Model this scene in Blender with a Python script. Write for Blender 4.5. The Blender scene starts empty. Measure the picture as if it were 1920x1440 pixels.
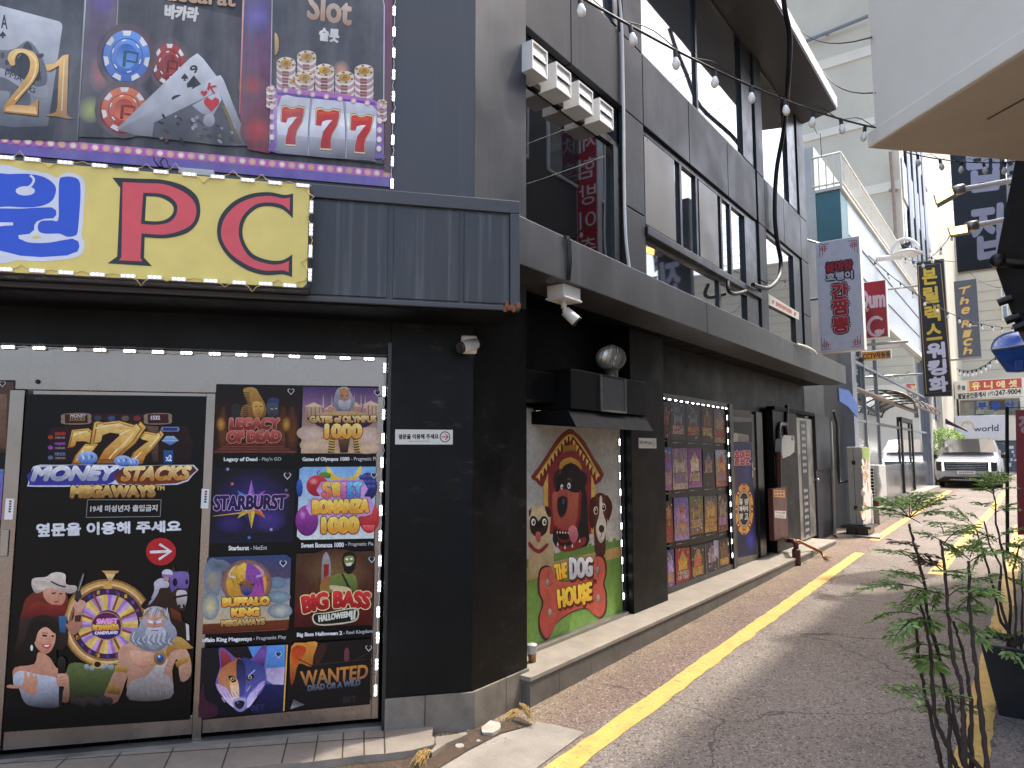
import bpy, bmesh, math, random
from mathutils import Vector as V, geometry
random.seed(7)
scene = bpy.context.scene
COL = scene.collection
rad = math.radians
# ------------------------------------------------------------------ camera, sky, sun, exposure
HEAD, EYE, FPX = rad(36.7), 1.65, 1300.0
PITCH = math.atan(128/1300)
cd = bpy.data.cameras.new('camera'); cam = bpy.data.objects.new('camera', cd); COL.objects.link(cam)
cam.location = (0, 0, EYE); cam.rotation_euler = (math.pi/2+PITCH, 0, HEAD)
cd.sensor_fit = 'HORIZONTAL'; cd.sensor_width = 36; cd.lens = FPX/1920*36; cd.clip_end = 2000; cd.clip_start = .05
scene.camera = cam
SUN_AZ, SUN_EL = rad(26), rad(62)          # azimuth measured from +Y (down the alley) towards +X
wd = bpy.data.worlds.new('World'); scene.world = wd; wd.use_nodes = True
nt = wd.node_tree; bg = nt.nodes['Background']
sky = nt.nodes.new('ShaderNodeTexSky'); sky.sky_type = 'NISHITA'; sky.sun_disc = False
sky.sun_elevation = SUN_EL; sky.sun_rotation = SUN_AZ; sky.dust_density = 5.0; sky.air_density = 1.0; sky.ozone_density = 1.0
nt.links.new(sky.outputs[0], bg.inputs[0]); bg.inputs[1].default_value = .15
sl = bpy.data.lights.new('sun', 'SUN'); sun = bpy.data.objects.new('sun', sl); COL.objects.link(sun)
sl.energy = 1.25; sl.angle = rad(1.2); sl.color = (1, .95, .87)
sv = V((math.sin(SUN_AZ)*math.cos(SUN_EL), math.cos(SUN_AZ)*math.cos(SUN_EL), math.sin(SUN_EL)))
sun.rotation_euler = sv.to_track_quat('Z', 'Y').to_euler(); sun.location = (0, 6, 30)
vs = scene.view_settings; vs.view_transform = 'Standard'; vs.look = 'None'; vs.exposure = 1.9; vs.gamma = 1
scene.cycles.max_bounces = 8; scene.cycles.diffuse_bounces = 4
# ------------------------------------------------------------------ planes of the place
FWD0 = V((-math.sin(HEAD), math.cos(HEAD), 0)); RGT = V((math.cos(HEAD), math.sin(HEAD), 0)); Z = V((0, 0, 1))
FWD = FWD0*math.cos(PITCH)+Z*math.sin(PITCH); UP = Z*math.cos(PITCH)-FWD0*math.sin(PITCH); EYEP = V((0, 0, EYE))
def ray(u, v): return FWD+RGT*((u-960)/FPX)+UP*((720-v)/FPX)
class PL:
    """a vertical plane: s runs along it, z is height, o is the distance out of it"""
    def __init__(s, org, d): s.org = V(org); s.d = V(d).normalized(); s.n = s.d.cross(Z)
    def P(s, a, z, o=0): return s.org+s.d*a+Z*z+s.n*o
    def W(s, u, v, o=0):
        r = ray(u, v); return EYEP+r*((s.org+s.n*o-EYEP).dot(s.n)/r.dot(s.n))
    def sz(s, u, v, o=0):
        p = s.W(u, v, o)-s.org; return p.dot(s.d), p.z
    def off(s, o): return PL(s.org+s.n*o, s.d)
FW = PL((-2.71, 3.24, 0), (math.sin(rad(40)), math.cos(rad(40)), 0))
def AX(x): return PL((x, 0, 0), (0, 1, 0))
def PY(y): return PL((0, y, 0), (1, 0, 0))
SLOPE = .0135
def gz(y): return SLOPE*y
def G(u, v, dz=0):
    r = ray(u, v); n = V((0, -SLOPE, 1)); return EYEP+r*((V((0, 0, dz))-EYEP).dot(n)/r.dot(n))
# ------------------------------------------------------------------ colours, materials
def lin(c): return c/12.92 if c <= .04045 else ((c+.055)/1.055)**2.4
def hx(h, k=1.0):
    h = h.lstrip('#'); return tuple(lin(int(h[i:i+2], 16)/255)*k for i in (0, 2, 4))
MATS = {}
def pm(name, col, rough=.6, metal=0, var=.18, scale=6, bump=.08, bscale=80, streak=0, spec=.5, dirt=None, dirt_amt=.5, rvar=.1, spk=None, scuff=0):
    if name in MATS: return MATS[name]
    m = bpy.data.materials.new(name); m.use_nodes = True; t = m.node_tree; N = t.nodes; b = N['Principled BSDF']; L = t.links.new
    if isinstance(col, str): col = hx(col)
    g = N.new('ShaderNodeNewGeometry')
    def noise(sc, det=5, vec=None, r=.6):
        n = N.new('ShaderNodeTexNoise'); n.inputs['Scale'].default_value = sc; n.inputs['Detail'].default_value = det; n.inputs['Roughness'].default_value = r
        L(vec or g.outputs['Position'], n.inputs['Vector']); return n
    def mp(src, a, c, d, e):
        q = N.new('ShaderNodeMapRange'); L(src, q.inputs[0])
        for i, x in enumerate((a, c, d, e)): q.inputs[i+1].default_value = x
        return q.outputs[0]
    n1 = noise(scale); f = mp(n1.outputs[0], .3, .7, 1-var, 1+var)
    mixc = N.new('ShaderNodeVectorMath'); mixc.operation = 'SCALE'; mixc.inputs[0].default_value = col; L(f, mixc.inputs['Scale']); out = mixc.outputs[0]
    def mix(fac, a, c2):
        q = N.new('ShaderNodeMix'); q.data_type = 'RGBA'; L(fac, q.inputs[0]); L(a, q.inputs[6]); q.inputs[7].default_value = (*c2, 1); return q.outputs[2]
    if streak:
        vm = N.new('ShaderNodeVectorMath'); vm.operation = 'MULTIPLY'; L(g.outputs['Position'], vm.inputs[0]); vm.inputs[1].default_value = (22, 22, .7)
        n2 = noise(1, 4, vm.outputs[0]); out = mix(mp(n2.outputs[0], .52, .85, 0, abs(streak)), out, (.35, .36, .37) if streak > 0 else (.01, .01, .01))
    if dirt:
        n3 = noise(scale*.45, 8, r=.7); out = mix(mp(n3.outputs[0], .5, .75, 0, dirt_amt), out, hx(dirt))
    if spk:
        n5 = noise(spk[0], 2); out = mix(mp(n5.outputs[0], .62, .68, 0, spk[2]), out, hx(spk[1]))
    if scuff:
        vm2 = N.new('ShaderNodeVectorMath'); vm2.operation = 'MULTIPLY'; L(g.outputs['Position'], vm2.inputs[0]); vm2.inputs[1].default_value = (5, 5, 17)
        n6 = noise(1, 9, vm2.outputs[0], .75); n7 = noise(1.1, 3); mm = N.new('ShaderNodeMath'); mm.operation = 'MULTIPLY'; L(mp(n6.outputs[0], .56, .74, 0, 1), mm.inputs[0]); L(mp(n7.outputs[0], .45, .65, 0, scuff), mm.inputs[1]); out = mix(mm.outputs[0], out, hx('#55524c'))
    L(out, b.inputs['Base Color']); b.inputs['Metallic'].default_value = metal; b.inputs['Specular IOR Level'].default_value = spec
    L(mp(n1.outputs[0], .3, .7, max(0, rough-rvar), min(1, rough+rvar)), b.inputs['Roughness'])
    if bump:
        n4 = noise(bscale, 4); bp = N.new('ShaderNodeBump'); bp.inputs['Strength'].default_value = bump; bp.inputs['Distance'].default_value = .01
        L(n4.outputs[0], bp.inputs['Height']); L(bp.outputs[0], b.inputs['Normal'])
    MATS[name] = m; return m
def emis(name, col, strength):
    m = bpy.data.materials.new(name); m.use_nodes = True; b = m.node_tree.nodes['Principled BSDF']
    c = hx(col); b.inputs['Base Color'].default_value = (*c, 1); b.inputs['Emission Color'].default_value = (*c, 1); b.inputs['Emission Strength'].default_value = strength; MATS[name] = m; return m
def printm(name, rough=.4, spec=.4, var=.12, dirt=0, k=1.0, fine=45, fvar=.0):
    m = bpy.data.materials.new(name); m.use_nodes = True; t = m.node_tree; N = t.nodes; b = N['Principled BSDF']; L = t.links.new
    a = N.new('ShaderNodeAttribute'); a.attribute_name = 'Col'; g = N.new('ShaderNodeNewGeometry')
    n = N.new('ShaderNodeTexNoise'); n.inputs['Scale'].default_value = 9; n.inputs['Detail'].default_value = 7; L(g.outputs['Position'], n.inputs['Vector'])
    q = N.new('ShaderNodeMapRange'); L(n.outputs[0], q.inputs[0])
    for i, x in enumerate((.3, .7, k*(1-var), k*(1+var))): q.inputs[i+1].default_value = x
    n0 = N.new('ShaderNodeTexNoise'); n0.inputs['Scale'].default_value = fine; n0.inputs['Detail'].default_value = 4; L(g.outputs['Position'], n0.inputs['Vector'])
    q0 = N.new('ShaderNodeMapRange'); L(n0.outputs[0], q0.inputs[0])
    for i, x in enumerate((.32, .68, 1-fvar, 1+fvar)): q0.inputs[i+1].default_value = x
    mu = N.new('ShaderNodeMath'); mu.operation = 'MULTIPLY'; L(q.outputs[0], mu.inputs[0]); L(q0.outputs[0], mu.inputs[1])
    s = N.new('ShaderNodeVectorMath'); s.operation = 'SCALE'; L(a.outputs['Color'], s.inputs[0]); L(mu.outputs[0], s.inputs['Scale']); out = s.outputs[0]
    if dirt:  # grey streaked veil: grime, and on the banner painted-in haze too
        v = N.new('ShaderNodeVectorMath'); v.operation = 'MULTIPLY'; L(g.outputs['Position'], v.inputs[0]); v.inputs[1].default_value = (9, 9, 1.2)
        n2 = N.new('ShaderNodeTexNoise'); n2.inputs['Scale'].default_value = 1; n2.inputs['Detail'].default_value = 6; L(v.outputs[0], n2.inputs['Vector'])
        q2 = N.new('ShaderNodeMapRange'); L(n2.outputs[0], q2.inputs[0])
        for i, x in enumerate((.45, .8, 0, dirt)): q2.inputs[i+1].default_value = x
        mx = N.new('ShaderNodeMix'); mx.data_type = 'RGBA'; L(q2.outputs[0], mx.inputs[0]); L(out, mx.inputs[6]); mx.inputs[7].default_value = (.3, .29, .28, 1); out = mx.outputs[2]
    L(out, b.inputs['Base Color']); b.inputs['Roughness'].default_value = rough; b.inputs['Specular IOR Level'].default_value = spec
    MATS[name] = m; return m
def glassm(name, tint, rough=.03, weak=False):
    """window glass: dark room behind it, mirror sheen on it"""
    m = bpy.data.materials.new(name); m.use_nodes = True; t = m.node_tree; N = t.nodes; b = N['Principled BSDF']; L = t.links.new
    b.inputs['Base Color'].default_value = (*hx(tint), 1); b.inputs['Roughness'].default_value = rough
    b.inputs['IOR'].default_value = 1.45 if weak else 1.6; b.inputs['Specular IOR Level'].default_value = .5 if weak else 1.0
    b.inputs['Coat Weight'].default_value = 0 if weak else 1; b.inputs['Coat Roughness'].default_value = rough; b.inputs['Coat IOR'].default_value = 1.7
    g = N.new('ShaderNodeNewGeometry'); n = N.new('ShaderNodeTexNoise'); n.inputs['Scale'].default_value = 1.3; L(g.outputs['Position'], n.inputs['Vector'])
    bp = N.new('ShaderNodeBump'); bp.inputs['Strength'].default_value = .03; bp.inputs['Distance'].default_value = .02; L(n.outputs[0], bp.inputs['Height'])
    L(bp.outputs[0], b.inputs['Normal']); L(bp.outputs[0], b.inputs['Coat Normal'])
    MATS[name] = m; return m
# ------------------------------------------------------------------ object helpers
ROOT = {}
def tag(o, label=None, cat=None, group=None, kind=None):
    if label: o['label'] = label
    if cat: o['category'] = cat
    if group: o['group'] = group
    if kind: o['kind'] = kind
    return o
def thing(name, label, cat, loc=(0, 0, 0), group=None):
    o = bpy.data.objects.new(name, None); COL.objects.link(o); o.location = loc; o.empty_display_size = .1
    ROOT[o.name] = V(loc); return tag(o, label, cat, group)
class MB:
    def __init__(s): s.v = []; s.f = []; s.c = []; s.sm = []
    def add(s, vs, fs, col=None, smooth=False):
        k = len(s.v); s.v += [V(p) for p in vs]
        for f in fs:
            s.f.append([i+k for i in f]); s.sm.append(smooth)
            s.c.append(None if col is None else ([col[i] for i in f] if isinstance(col, list) else [col]*len(f)))
        return s
    def quad(s, a, b, c, d, col=None): return s.add([a, b, c, d], [(0, 1, 2, 3)], col)
    def hexa(s, p, col=None):                                     # p: 8 corners, bottom ring then top ring
        return s.add(p, [(3, 2, 1, 0), (4, 5, 6, 7), (0, 1, 5, 4), (1, 2, 6, 5), (2, 3, 7, 6), (3, 0, 4, 7)], col)
    def box(s, pl, s0, s1, z0, z1, o0, o1, col=None):
        P = pl.P; return s.hexa([P(s0, z0, o1), P(s1, z0, o1), P(s1, z0, o0), P(s0, z0, o0), P(s0, z1, o1), P(s1, z1, o1), P(s1, z1, o0), P(s0, z1, o0)], col)
    def abox(s, x0, x1, y0, y1, z0, z1, col=None):
        return s.hexa([V(p) for p in ((x0, y0, z0), (x1, y0, z0), (x1, y1, z0), (x0, y1, z0), (x0, y0, z1), (x1, y0, z1), (x1, y1, z1), (x0, y1, z1))], col)
    def prism(s, pts, vec, col=None):                             # outline (3D, planar) pushed along vec
        n = len(pts); vec = V(vec); t = tess(pts); vs = list(pts)+[V(p)+vec for p in pts]
        fs = [tuple(x) for x in t]+[tuple(i+n for i in reversed(x)) for x in t]+[(i, (i+1) % n, (i+1) % n+n, i+n) for i in range(n)]
        return s.add(vs, fs, col)
    def tube(s, pts, r, n=8, col=None):
        pts = [V(p) for p in pts]; vs = []; prev = None
        for i, p in enumerate(pts):
            t = (pts[min(i+1, len(pts)-1)]-pts[max(i-1, 0)]).normalized()
            if prev is None: a = t.orthogonal().normalized()
            else:
                a = prev-t*prev.dot(t); a = a.normalized() if a.length > 1e-6 else t.orthogonal().normalized()
            prev = a; b = t.cross(a); rr = r[i] if isinstance(r, (list, tuple)) else r
            vs += [p+(a*math.cos(2*math.pi*k/n)+b*math.sin(2*math.pi*k/n))*rr for k in range(n)]
        fs = [(i*n+k, i*n+(k+1) % n, (i+1)*n+(k+1) % n, (i+1)*n+k) for i in range(len(pts)-1) for k in range(n)]
        s.add(vs, fs, col, True); k = len(pts)-1
        return s.add([vs[i] for i in range(n)]+[vs[k*n+i] for i in range(n)], [tuple(range(n-1, -1, -1)), tuple(range(n, 2*n))], col)
    def lathe(s, prof, c, n=20, ax=None, col=None):               # prof: (r, h) pairs along ax
        ax = V(ax or (0, 0, 1)).normalized(); a = ax.orthogonal().normalized(); b = ax.cross(a); c = V(c)
        vs = [c+ax*h+(a*math.cos(2*math.pi*k/n)+b*math.sin(2*math.pi*k/n))*r for r, h in prof for k in range(n)]
        return s.add(vs, [(i*n+k, i*n+(k+1) % n, (i+1)*n+(k+1) % n, (i+1)*n+k) for i in range(len(prof)-1) for k in range(n)], col, True)
    def build(s, name, m, parent=None, loc=None, bevel=0, label=None, cat=None, group=None, kind=None):
        base = ROOT[parent.name] if parent else V(loc) if loc is not None else None
        if base is None:
            xs = [p.x for p in s.v]; ys = [p.y for p in s.v]; base = V(((min(xs)+max(xs))/2, (min(ys)+max(ys))/2, min(p.z for p in s.v)))
        me = bpy.data.meshes.new(name); me.from_pydata([p-base for p in s.v], [], s.f); me.materials.append(MATS[m] if isinstance(m, str) else m)
        if any(c is not None for c in s.c):
            ca = me.color_attributes.new('Col', 'FLOAT_COLOR', 'CORNER'); i = 0; data = []
            for c in s.c:
                for q in c: data += [q[0], q[1], q[2], 1.0]
            ca.data.foreach_set('color', data)
        if any(s.sm): me.polygons.foreach_set('use_smooth', s.sm)
        me.update()
        o = bpy.data.objects.new(name, me); COL.objects.link(o); ROOT[o.name] = base
        if parent: o.parent = parent
        else: o.location = base
        if bevel:
            b = o.modifiers.new('bevel', 'BEVEL'); b.width = bevel; b.segments = 2; b.limit_method = 'ANGLE'; b.angle_limit = rad(40)
        return tag(o, label, cat, group, kind)
def tess(pts):
    """triangulate a planar outline given in 3D or 2D"""
    return geometry.tessellate_polygon([[V((p[0], p[1], p[2] if len(p) > 2 else 0)) for p in pts]])
def copy_tree(o, loc=None, label=None):
    c = o.copy(); COL.objects.link(c); ROOT[c.name] = V(loc) if loc is not None else ROOT[o.name]
    if loc is not None: c.location = loc
    if label: c['label'] = label
    for ch in list(o.children):
        d = ch.copy(); COL.objects.link(d); d.parent = c
        for g in list(ch.children):
            e = g.copy(); COL.objects.link(e); e.parent = d
    return c
# ------------------------------------------------------------------ lettering and printed pictures
TXT = {}
def glyphs(body, fill=3):
    if body not in TXT:
        c = bpy.data.curves.new('lettering', 'FONT'); c.body = body; c.size = 1; c.resolution_u = fill
        o = bpy.data.objects.new('lettering', c); COL.objects.link(o); bpy.context.view_layer.update()
        dg = bpy.context.evaluated_depsgraph_get(); me = bpy.data.meshes.new_from_object(o.evaluated_get(dg))
        vs = [(p.co.x, p.co.y) for p in me.vertices]; fs = [tuple(p.vertices) for p in me.polygons]
        bpy.data.objects.remove(o); bpy.data.meshes.remove(me); bpy.data.curves.remove(c)
        x0, x1 = min(p[0] for p in vs), max(p[0] for p in vs); y0, y1 = min(p[1] for p in vs), max(p[1] for p in vs)
        TXT[body] = ([((p[0]-x0)/(x1-x0 or 1), (p[1]-y0)/(y1-y0 or 1)) for p in vs], fs)
    return TXT[body]
class CV:
    """a printed picture on a plane; shapes stack up 0.1 mm apart; coordinates are traced off enlargements of the photograph"""
    def __init__(s, pl, o=0, ox=0, oy=0, k=1): s.pl = pl; s.o = o; s.m = MB(); s.zoom(ox, oy, k); s.kk = 1.0
    def zoom(s, ox, oy, k): s.ox, s.oy, s.k = ox, oy, k; return s
    dl = .00003
    def up(s, d=None): s.o += d or s.dl
    def w(s, p): return s.pl.W(s.ox+p[0]*s.k, s.oy+p[1]*s.k, s.o)
    def c(s, c): return hx(c, s.kk) if isinstance(c, str) else c
    def poly(s, pts, c1, c2=None, d='v'):
        s.up(); c1 = s.c(c1)
        if c2 is None: cols = [c1]*len(pts)
        else:
            c2 = s.c(c2); q = [p[1] if d == 'v' else p[0] for p in pts]; a, b = min(q), max(q)
            cols = [tuple(c1[i]+(c2[i]-c1[i])*(x-a)/(b-a or 1) for i in range(3)) for x in q]
        s.m.add([s.w(p) for p in pts], [tuple(t) for t in tess(pts)], cols); return s
    def rect(s, x0, y0, x1, y1, c1, c2=None, d='v'): return s.poly([(x0, y0), (x1, y0), (x1, y1), (x0, y1)], c1, c2, d)
    def ell(s, x, y, rx, ry, c1, c2=None, rot=0, n=22, a0=0, a1=360):
        ca, sa = math.cos(rad(rot)), math.sin(rad(rot)); pts = []
        full = a1-a0 >= 360
        for i in range(n if full else n+1):
            t = rad(a0+(a1-a0)*i/n); X, Y = rx*math.cos(t), ry*math.sin(t); pts.append((x+X*ca-Y*sa, y+X*sa+Y*ca))
        return s.poly(pts, c1, c2)
    def glow(s, x, y, rx, ry, c1, c2, rot=0, n=20):
        s.up(); ca, sa = math.cos(rad(rot)), math.sin(rad(rot)); ps = [(x, y)]
        for i in range(n):
            t = 2*math.pi*i/n; X, Y = rx*math.cos(t), ry*math.sin(t); ps.append((x+X*ca-Y*sa, y+X*sa+Y*ca))
        s.m.add([s.w(p) for p in ps], [(0, 1+i, 1+(i+1) % n) for i in range(n)], [s.c(c1)]+[s.c(c2)]*n); return s
    def line(s, pts, w, c):
        L = []; R = []
        for i, p in enumerate(pts):
            a, b = pts[max(i-1, 0)], pts[min(i+1, len(pts)-1)]; dx, dy = b[0]-a[0], b[1]-a[1]; l = math.hypot(dx, dy) or 1
            ww = (w[min(len(w)-1, round(i*(len(w)-1)/(len(pts)-1)))] if isinstance(w, (list, tuple)) else w)/2; L.append((p[0]-dy/l*ww, p[1]+dx/l*ww)); R.append((p[0]+dy/l*ww, p[1]-dx/l*ww))
        s.up(); c = s.c(c); n = len(pts); s.m.add([s.w(p) for p in L+R], [(i, i+1, n+i+1, n+i) for i in range(n-1)], c); return s
    def text(s, body, q, c1, c2=None, bold=0, out=None, outw=0, curve=0, shadow=None):
        """q = corners TL TR BR BL of the lettering's box"""
        vs, fs = glyphs(body)
        def at(x, y, dx, dy):
            y2 = 1-y; a = [q[0][i]+(q[1][i]-q[0][i])*x for i in (0, 1)]; b = [q[3][i]+(q[2][i]-q[3][i])*x for i in (0, 1)]
            return (a[0]+(b[0]-a[0])*y2+dx, a[1]+(b[1]-a[1])*y2+dy-curve*(1-(2*x-1)**2))
        def lay(r, ca, cb, off=(0, 0), n=8):
            ca = s.c(ca); cb = s.c(cb) if cb else ca
            cols = [tuple(cb[i]+(ca[i]-cb[i])*y for i in range(3)) for _, y in vs]
            offs = [(0, 0)] if r == 0 else [(r*math.cos(2*math.pi*j/n), r*math.sin(2*math.pi*j/n)) for j in range(n)]
            for dx, dy in offs:
                s.up(.000025); s.m.add([s.w(at(x, y, dx+off[0], dy+off[1])) for x, y in vs], fs, cols)
        if shadow: lay(outw+bold or 1, shadow[0], None, shadow[1:])
        if out: lay(outw+bold, out, None, n=10)
        lay(bold, c1, c2); 
        return s
    def heart(s, x, y, r, c): 
        return s.poly([(x, y+r), (x-r*.9, y), (x-r*.95, y-r*.5), (x-r*.5, y-r*.85), (x, y-r*.45), (x+r*.5, y-r*.85), (x+r*.95, y-r*.5), (x+r*.9, y)], c)
    def spade(s, x, y, r, c):
        s.poly([(x, y-r), (x-r*.9, y+.1*r), (x-r*.8, y+r*.55), (x-r*.15, y+r*.45), (x-r*.4, y+r), (x+r*.4, y+r), (x+r*.15, y+r*.45), (x+r*.8, y+r*.55), (x+r*.9, y+.1*r)], c); return s
    def build(s, name, m, **k): return s.m.build(name, m, **k)
# ================================================================== materials of the place
pm('black_wall', '#090a0b', .48, var=.35, scale=3, bump=.12, bscale=30, spec=.2, dirt='#2a2825', dirt_amt=.38, scuff=.6)
pm('black_flat', '#0d0e10', .65, var=.25, bump=.05, spec=.12)
pm('front_grey', '#404246', .5, var=.12, scale=2.5, bump=.06, streak=.04)
pm('facet_grey', '#383b40', .42, var=.2, scale=1.6, bump=.06, streak=.07, dirt='#2c2e32', dirt_amt=.35)
pm('side_grey', '#2c2f34', .5, spec=.35, var=.25, scale=1.6, bump=.06, streak=.07, dirt='#2a2c30', dirt_amt=.35, scuff=.25)
pm('fascia_grey', '#46484b', .4, var=.2, scale=2, bump=.06, streak=.14, dirt='#444443', dirt_amt=.4)
pm('canopy_grey', '#313336', .42, var=.14, scale=3, bump=.05, streak=.3)
pm('rust', '#7a4a2c', .8, var=.4, scale=40)
pm('frame_black', '#1c1d20', .35, var=.15, spec=.6)
pm('steel', '#98908a', .3, metal=1, var=.1, scale=3, bump=.01, bscale=60, streak=-.06)
pm('alu', '#a09c95', .38, metal=.85, var=.12, scale=5)
pm('tile_base', '#787065', .55, var=.25, scale=9, bump=.25, bscale=120, dirt='#4a453e', dirt_amt=.45, spk=(160, '#8d867b', .5))
pm('tile_step', '#67625a', .6, var=.25, scale=8, bump=.25, bscale=120, dirt='#3d3832', dirt_amt=.5, spk=(150, '#827b71', .4))
pm('step_top', '#90877a', .75, var=.16, scale=7, bump=.2, bscale=90, dirt='#6c5f50', dirt_amt=.5, spk=(200, '#c2b9aa', .4))
pm('pave', '#867b6e', .7, var=.18, scale=6, bump=.25, bscale=100, dirt='#5d564d', dirt_amt=.5, spk=(190, '#b3aa9e', .4))
pm('concrete', '#8f877b', .85, var=.2, scale=5, bump=.5, bscale=60, dirt='#756a5d', dirt_amt=.6, spk=(120, '#6b6259', .5))
pm('rubble', '#aaa294', .85, var=.25, scale=20, bump=.6, bscale=60)
pm('soil', '#4c3d2e', .95, var=.4, scale=30, bump=.8, bscale=70, dirt='#2f271e')
pm('straw', '#a8894f', .8, var=.35, scale=40)
pm('white_paint', '#dedcd6', .4, var=.06, dirt='#a9a69c', dirt_amt=.2)
pm('white_plastic', '#d9d6cd', .45, var=.05)
pm('cable_black', '#151517', .5, var=.1)
pm('cable_white', '#d8d8d6', .5, var=.08)
pm('yellow_paint', '#c8a453', .65, var=.16, scale=14, bump=.35, bscale=150, dirt='#8d7a50', dirt_amt=.5, spk=(38, '#6b5f50', .85))
pm('interior', '#0c0c0e', .9)
glassm('glass_dark', '#090a0d', .02)
glassm('glass_grey', '#2c3036')
glassm('glass_clear', '#3a4046')
pm('frosted', '#635f53', .35, var=.1, scale=2, spec=.6)
emis('led', '#f4f7ff', 6.0)
printm('print', .5, .2, fvar=.12, fine=38, k=1.35); printm('print_gloss', .3, .22, fvar=.13, fine=55); printm('grid', .4, .2, .2, fvar=.3, fine=30, k=.95); printm('banner', .5, .3, .08, dirt=.34, fvar=.1, fine=12); printm('signface', .35, .4, .06)  # banner's dirt also holds a hazy washed-out veil painted into its colours
def asphalt(name, c1, c2, lit):
    m = bpy.data.materials.new(name); m.use_nodes = True; t = m.node_tree; N = t.nodes; b = N['Principled BSDF']; L = t.links.new
    g = N.new('ShaderNodeNewGeometry'); sx = N.new('ShaderNodeSeparateXYZ'); L(g.outputs['Position'], sx.inputs[0])
    def noise(s, d=6, r=.6):
        n = N.new('ShaderNodeTexNoise'); n.inputs['Scale'].default_value = s; n.inputs['Detail'].default_value = d; n.inputs['Roughness'].default_value = r; L(g.outputs['Position'], n.inputs['Vector']); return n.outputs[0]
    def mp(src, a, c, d, e):
        q = N.new('ShaderNodeMapRange'); L(src, q.inputs[0])
        for i, x in enumerate((a, c, d, e)): q.inputs[i+1].default_value = x
        return q.outputs[0]
    def mix(f, a, c, blend='MIX'):
        q = N.new('ShaderNodeMix'); q.data_type = 'RGBA'; q.blend_type = blend
        if isinstance(f, float): q.inputs[0].default_value = f
        else: L(f, q.inputs[0])
        for k, x in ((6, a), (7, c)):
            if isinstance(x, tuple): q.inputs[k].default_value = (*x, 1)
            else: L(x, q.inputs[k])
        return q.outputs[2]
    ad = N.new('ShaderNodeMath'); ad.operation = 'MULTIPLY_ADD'; L(noise(2.2), ad.inputs[0]); ad.inputs[1].default_value = .5; L(sx.outputs[0], ad.inputs[2])
    base = mix(mp(ad.outputs[0], -1.98, -1.7, 0, 1), hx('#826b60'), hx('#90867c'))       # reddish strip beside the kerb, greyer carriageway
    base = mix(mp(ad.outputs[0], -2.30, -2.02, .75, 0), base, hx('#917f68'))
    base = mix(mp(noise(.9, 5), .4, .7, 0, .55), base, hx('#675e56'))
    v = N.new('ShaderNodeTexVoronoi'); v.inputs['Scale'].default_value = 92; L(g.outputs['Position'], v.inputs['Vector'])
    hs = N.new('ShaderNodeSeparateColor'); L(v.outputs['Color'], hs.inputs[0])
    base = mix(mp(hs.outputs[0], .8, .97, 0, .5), base, hx('#c4b7a8'))
    base = mix(mp(hs.outputs[1], .68, .94, 0, .68), base, hx('#352c28'))
    base = mix(mp(noise(260, 3), .38, .62, .4, 0), base, hx('#3a332f'))
    base = mix(mp(noise(3.3, 3), .66, .72, 0, .35), base, hx('#4a423c'))
    w = N.new('ShaderNodeTexVoronoi'); w.feature = 'DISTANCE_TO_EDGE'; w.inputs['Scale'].default_value = .55
    wn = N.new('ShaderNodeVectorMath'); wn.operation = 'MULTIPLY_ADD'; n3 = N.new('ShaderNodeTexNoise'); n3.inputs['Scale'].default_value = 3; n3.inputs['Detail'].default_value = 5
    L(g.outputs['Position'], n3.inputs['Vector']); L(n3.outputs['Color'], wn.inputs[0]); wn.inputs[1].default_value = (.5, .5, 0); L(g.outputs['Position'], wn.inputs[2]); L(wn.outputs[0], w.inputs['Vector'])
    base = mix(mp(w.outputs['Distance'], .0, .006, .7, 0), base, hx('#2b2522'))
    L(base, b.inputs['Base Color']); b.inputs['Roughness'].default_value = .85; b.inputs['Specular IOR Level'].default_value = .25
    bp = N.new('ShaderNodeBump'); bp.inputs['Strength'].default_value = .55; bp.inputs['Distance'].default_value = .006; L(v.outputs['Distance'], bp.inputs['Height']); L(bp.outputs[0], b.inputs['Normal'])
    MATS[name] = m
asphalt('asphalt', None, None, 1)
# ================================================================== ground
m = MB(); ys = [-60, -20, 0, 12, 30, 60, 300]; zs = [gz(-20), gz(-20), 0, gz(12), gz(30), gz(60), gz(60)]
vv = []
for y, z in zip(ys, zs): vv += [(-150, y, z), (150, y, z)]
m.add(vv, [(2*i, 2*i+1, 2*i+3, 2*i+2) for i in range(len(ys)-1)])
m.build('road', 'asphalt', loc=(0, 0, 0), kind='structure')
def gl(pts, dz=.004): return [V((x, y, gz(y)+dz)) for x, y in pts]
def strip(name, L, w, kind='structure'):
    m = MB(); vs = []; n = len(L); rnd = random.Random(3)
    fine = []
    for i in range(n-1):
        a, b = V(L[i]), V(L[i+1]); k = max(1, int((b-a).length/.12)); fine += [a.lerp(b, j/k) for j in range(k)]
    fine.append(V(L[-1]))
    for p in fine:
        e = rnd.uniform(-.008, .008); e2 = rnd.uniform(-.008, .008)
        vs += [V((p.x-w/2+e, p.y, gz(p.y)+.004)), V((p.x+w/2+e2, p.y, gz(p.y)+.004))]
    m.add(vs, [(2*i, 2*i+1, 2*i+3, 2*i+2) for i in range(len(fine)-1)]); return m.build(name, 'yellow_paint', kind=kind)
strip('road_marking', [(-1.98, 1.2), (-2.02, 3.0), (-2.07, 6), (-2.14, 11.55)], .145)
strip('road_marking', [(-2.2, 13.1), (-2.24, 20), (-2.26, 27.5)], .15)
strip('road_marking', [(-.36, 1.5), (-.345, 5), (-.30, 9), (-.27, 17)], .15)
strip('road_marking', [(-1.05, 10.2), (-.98, 14), (-.84, 20), (-.76, 28)], .16)
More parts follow.
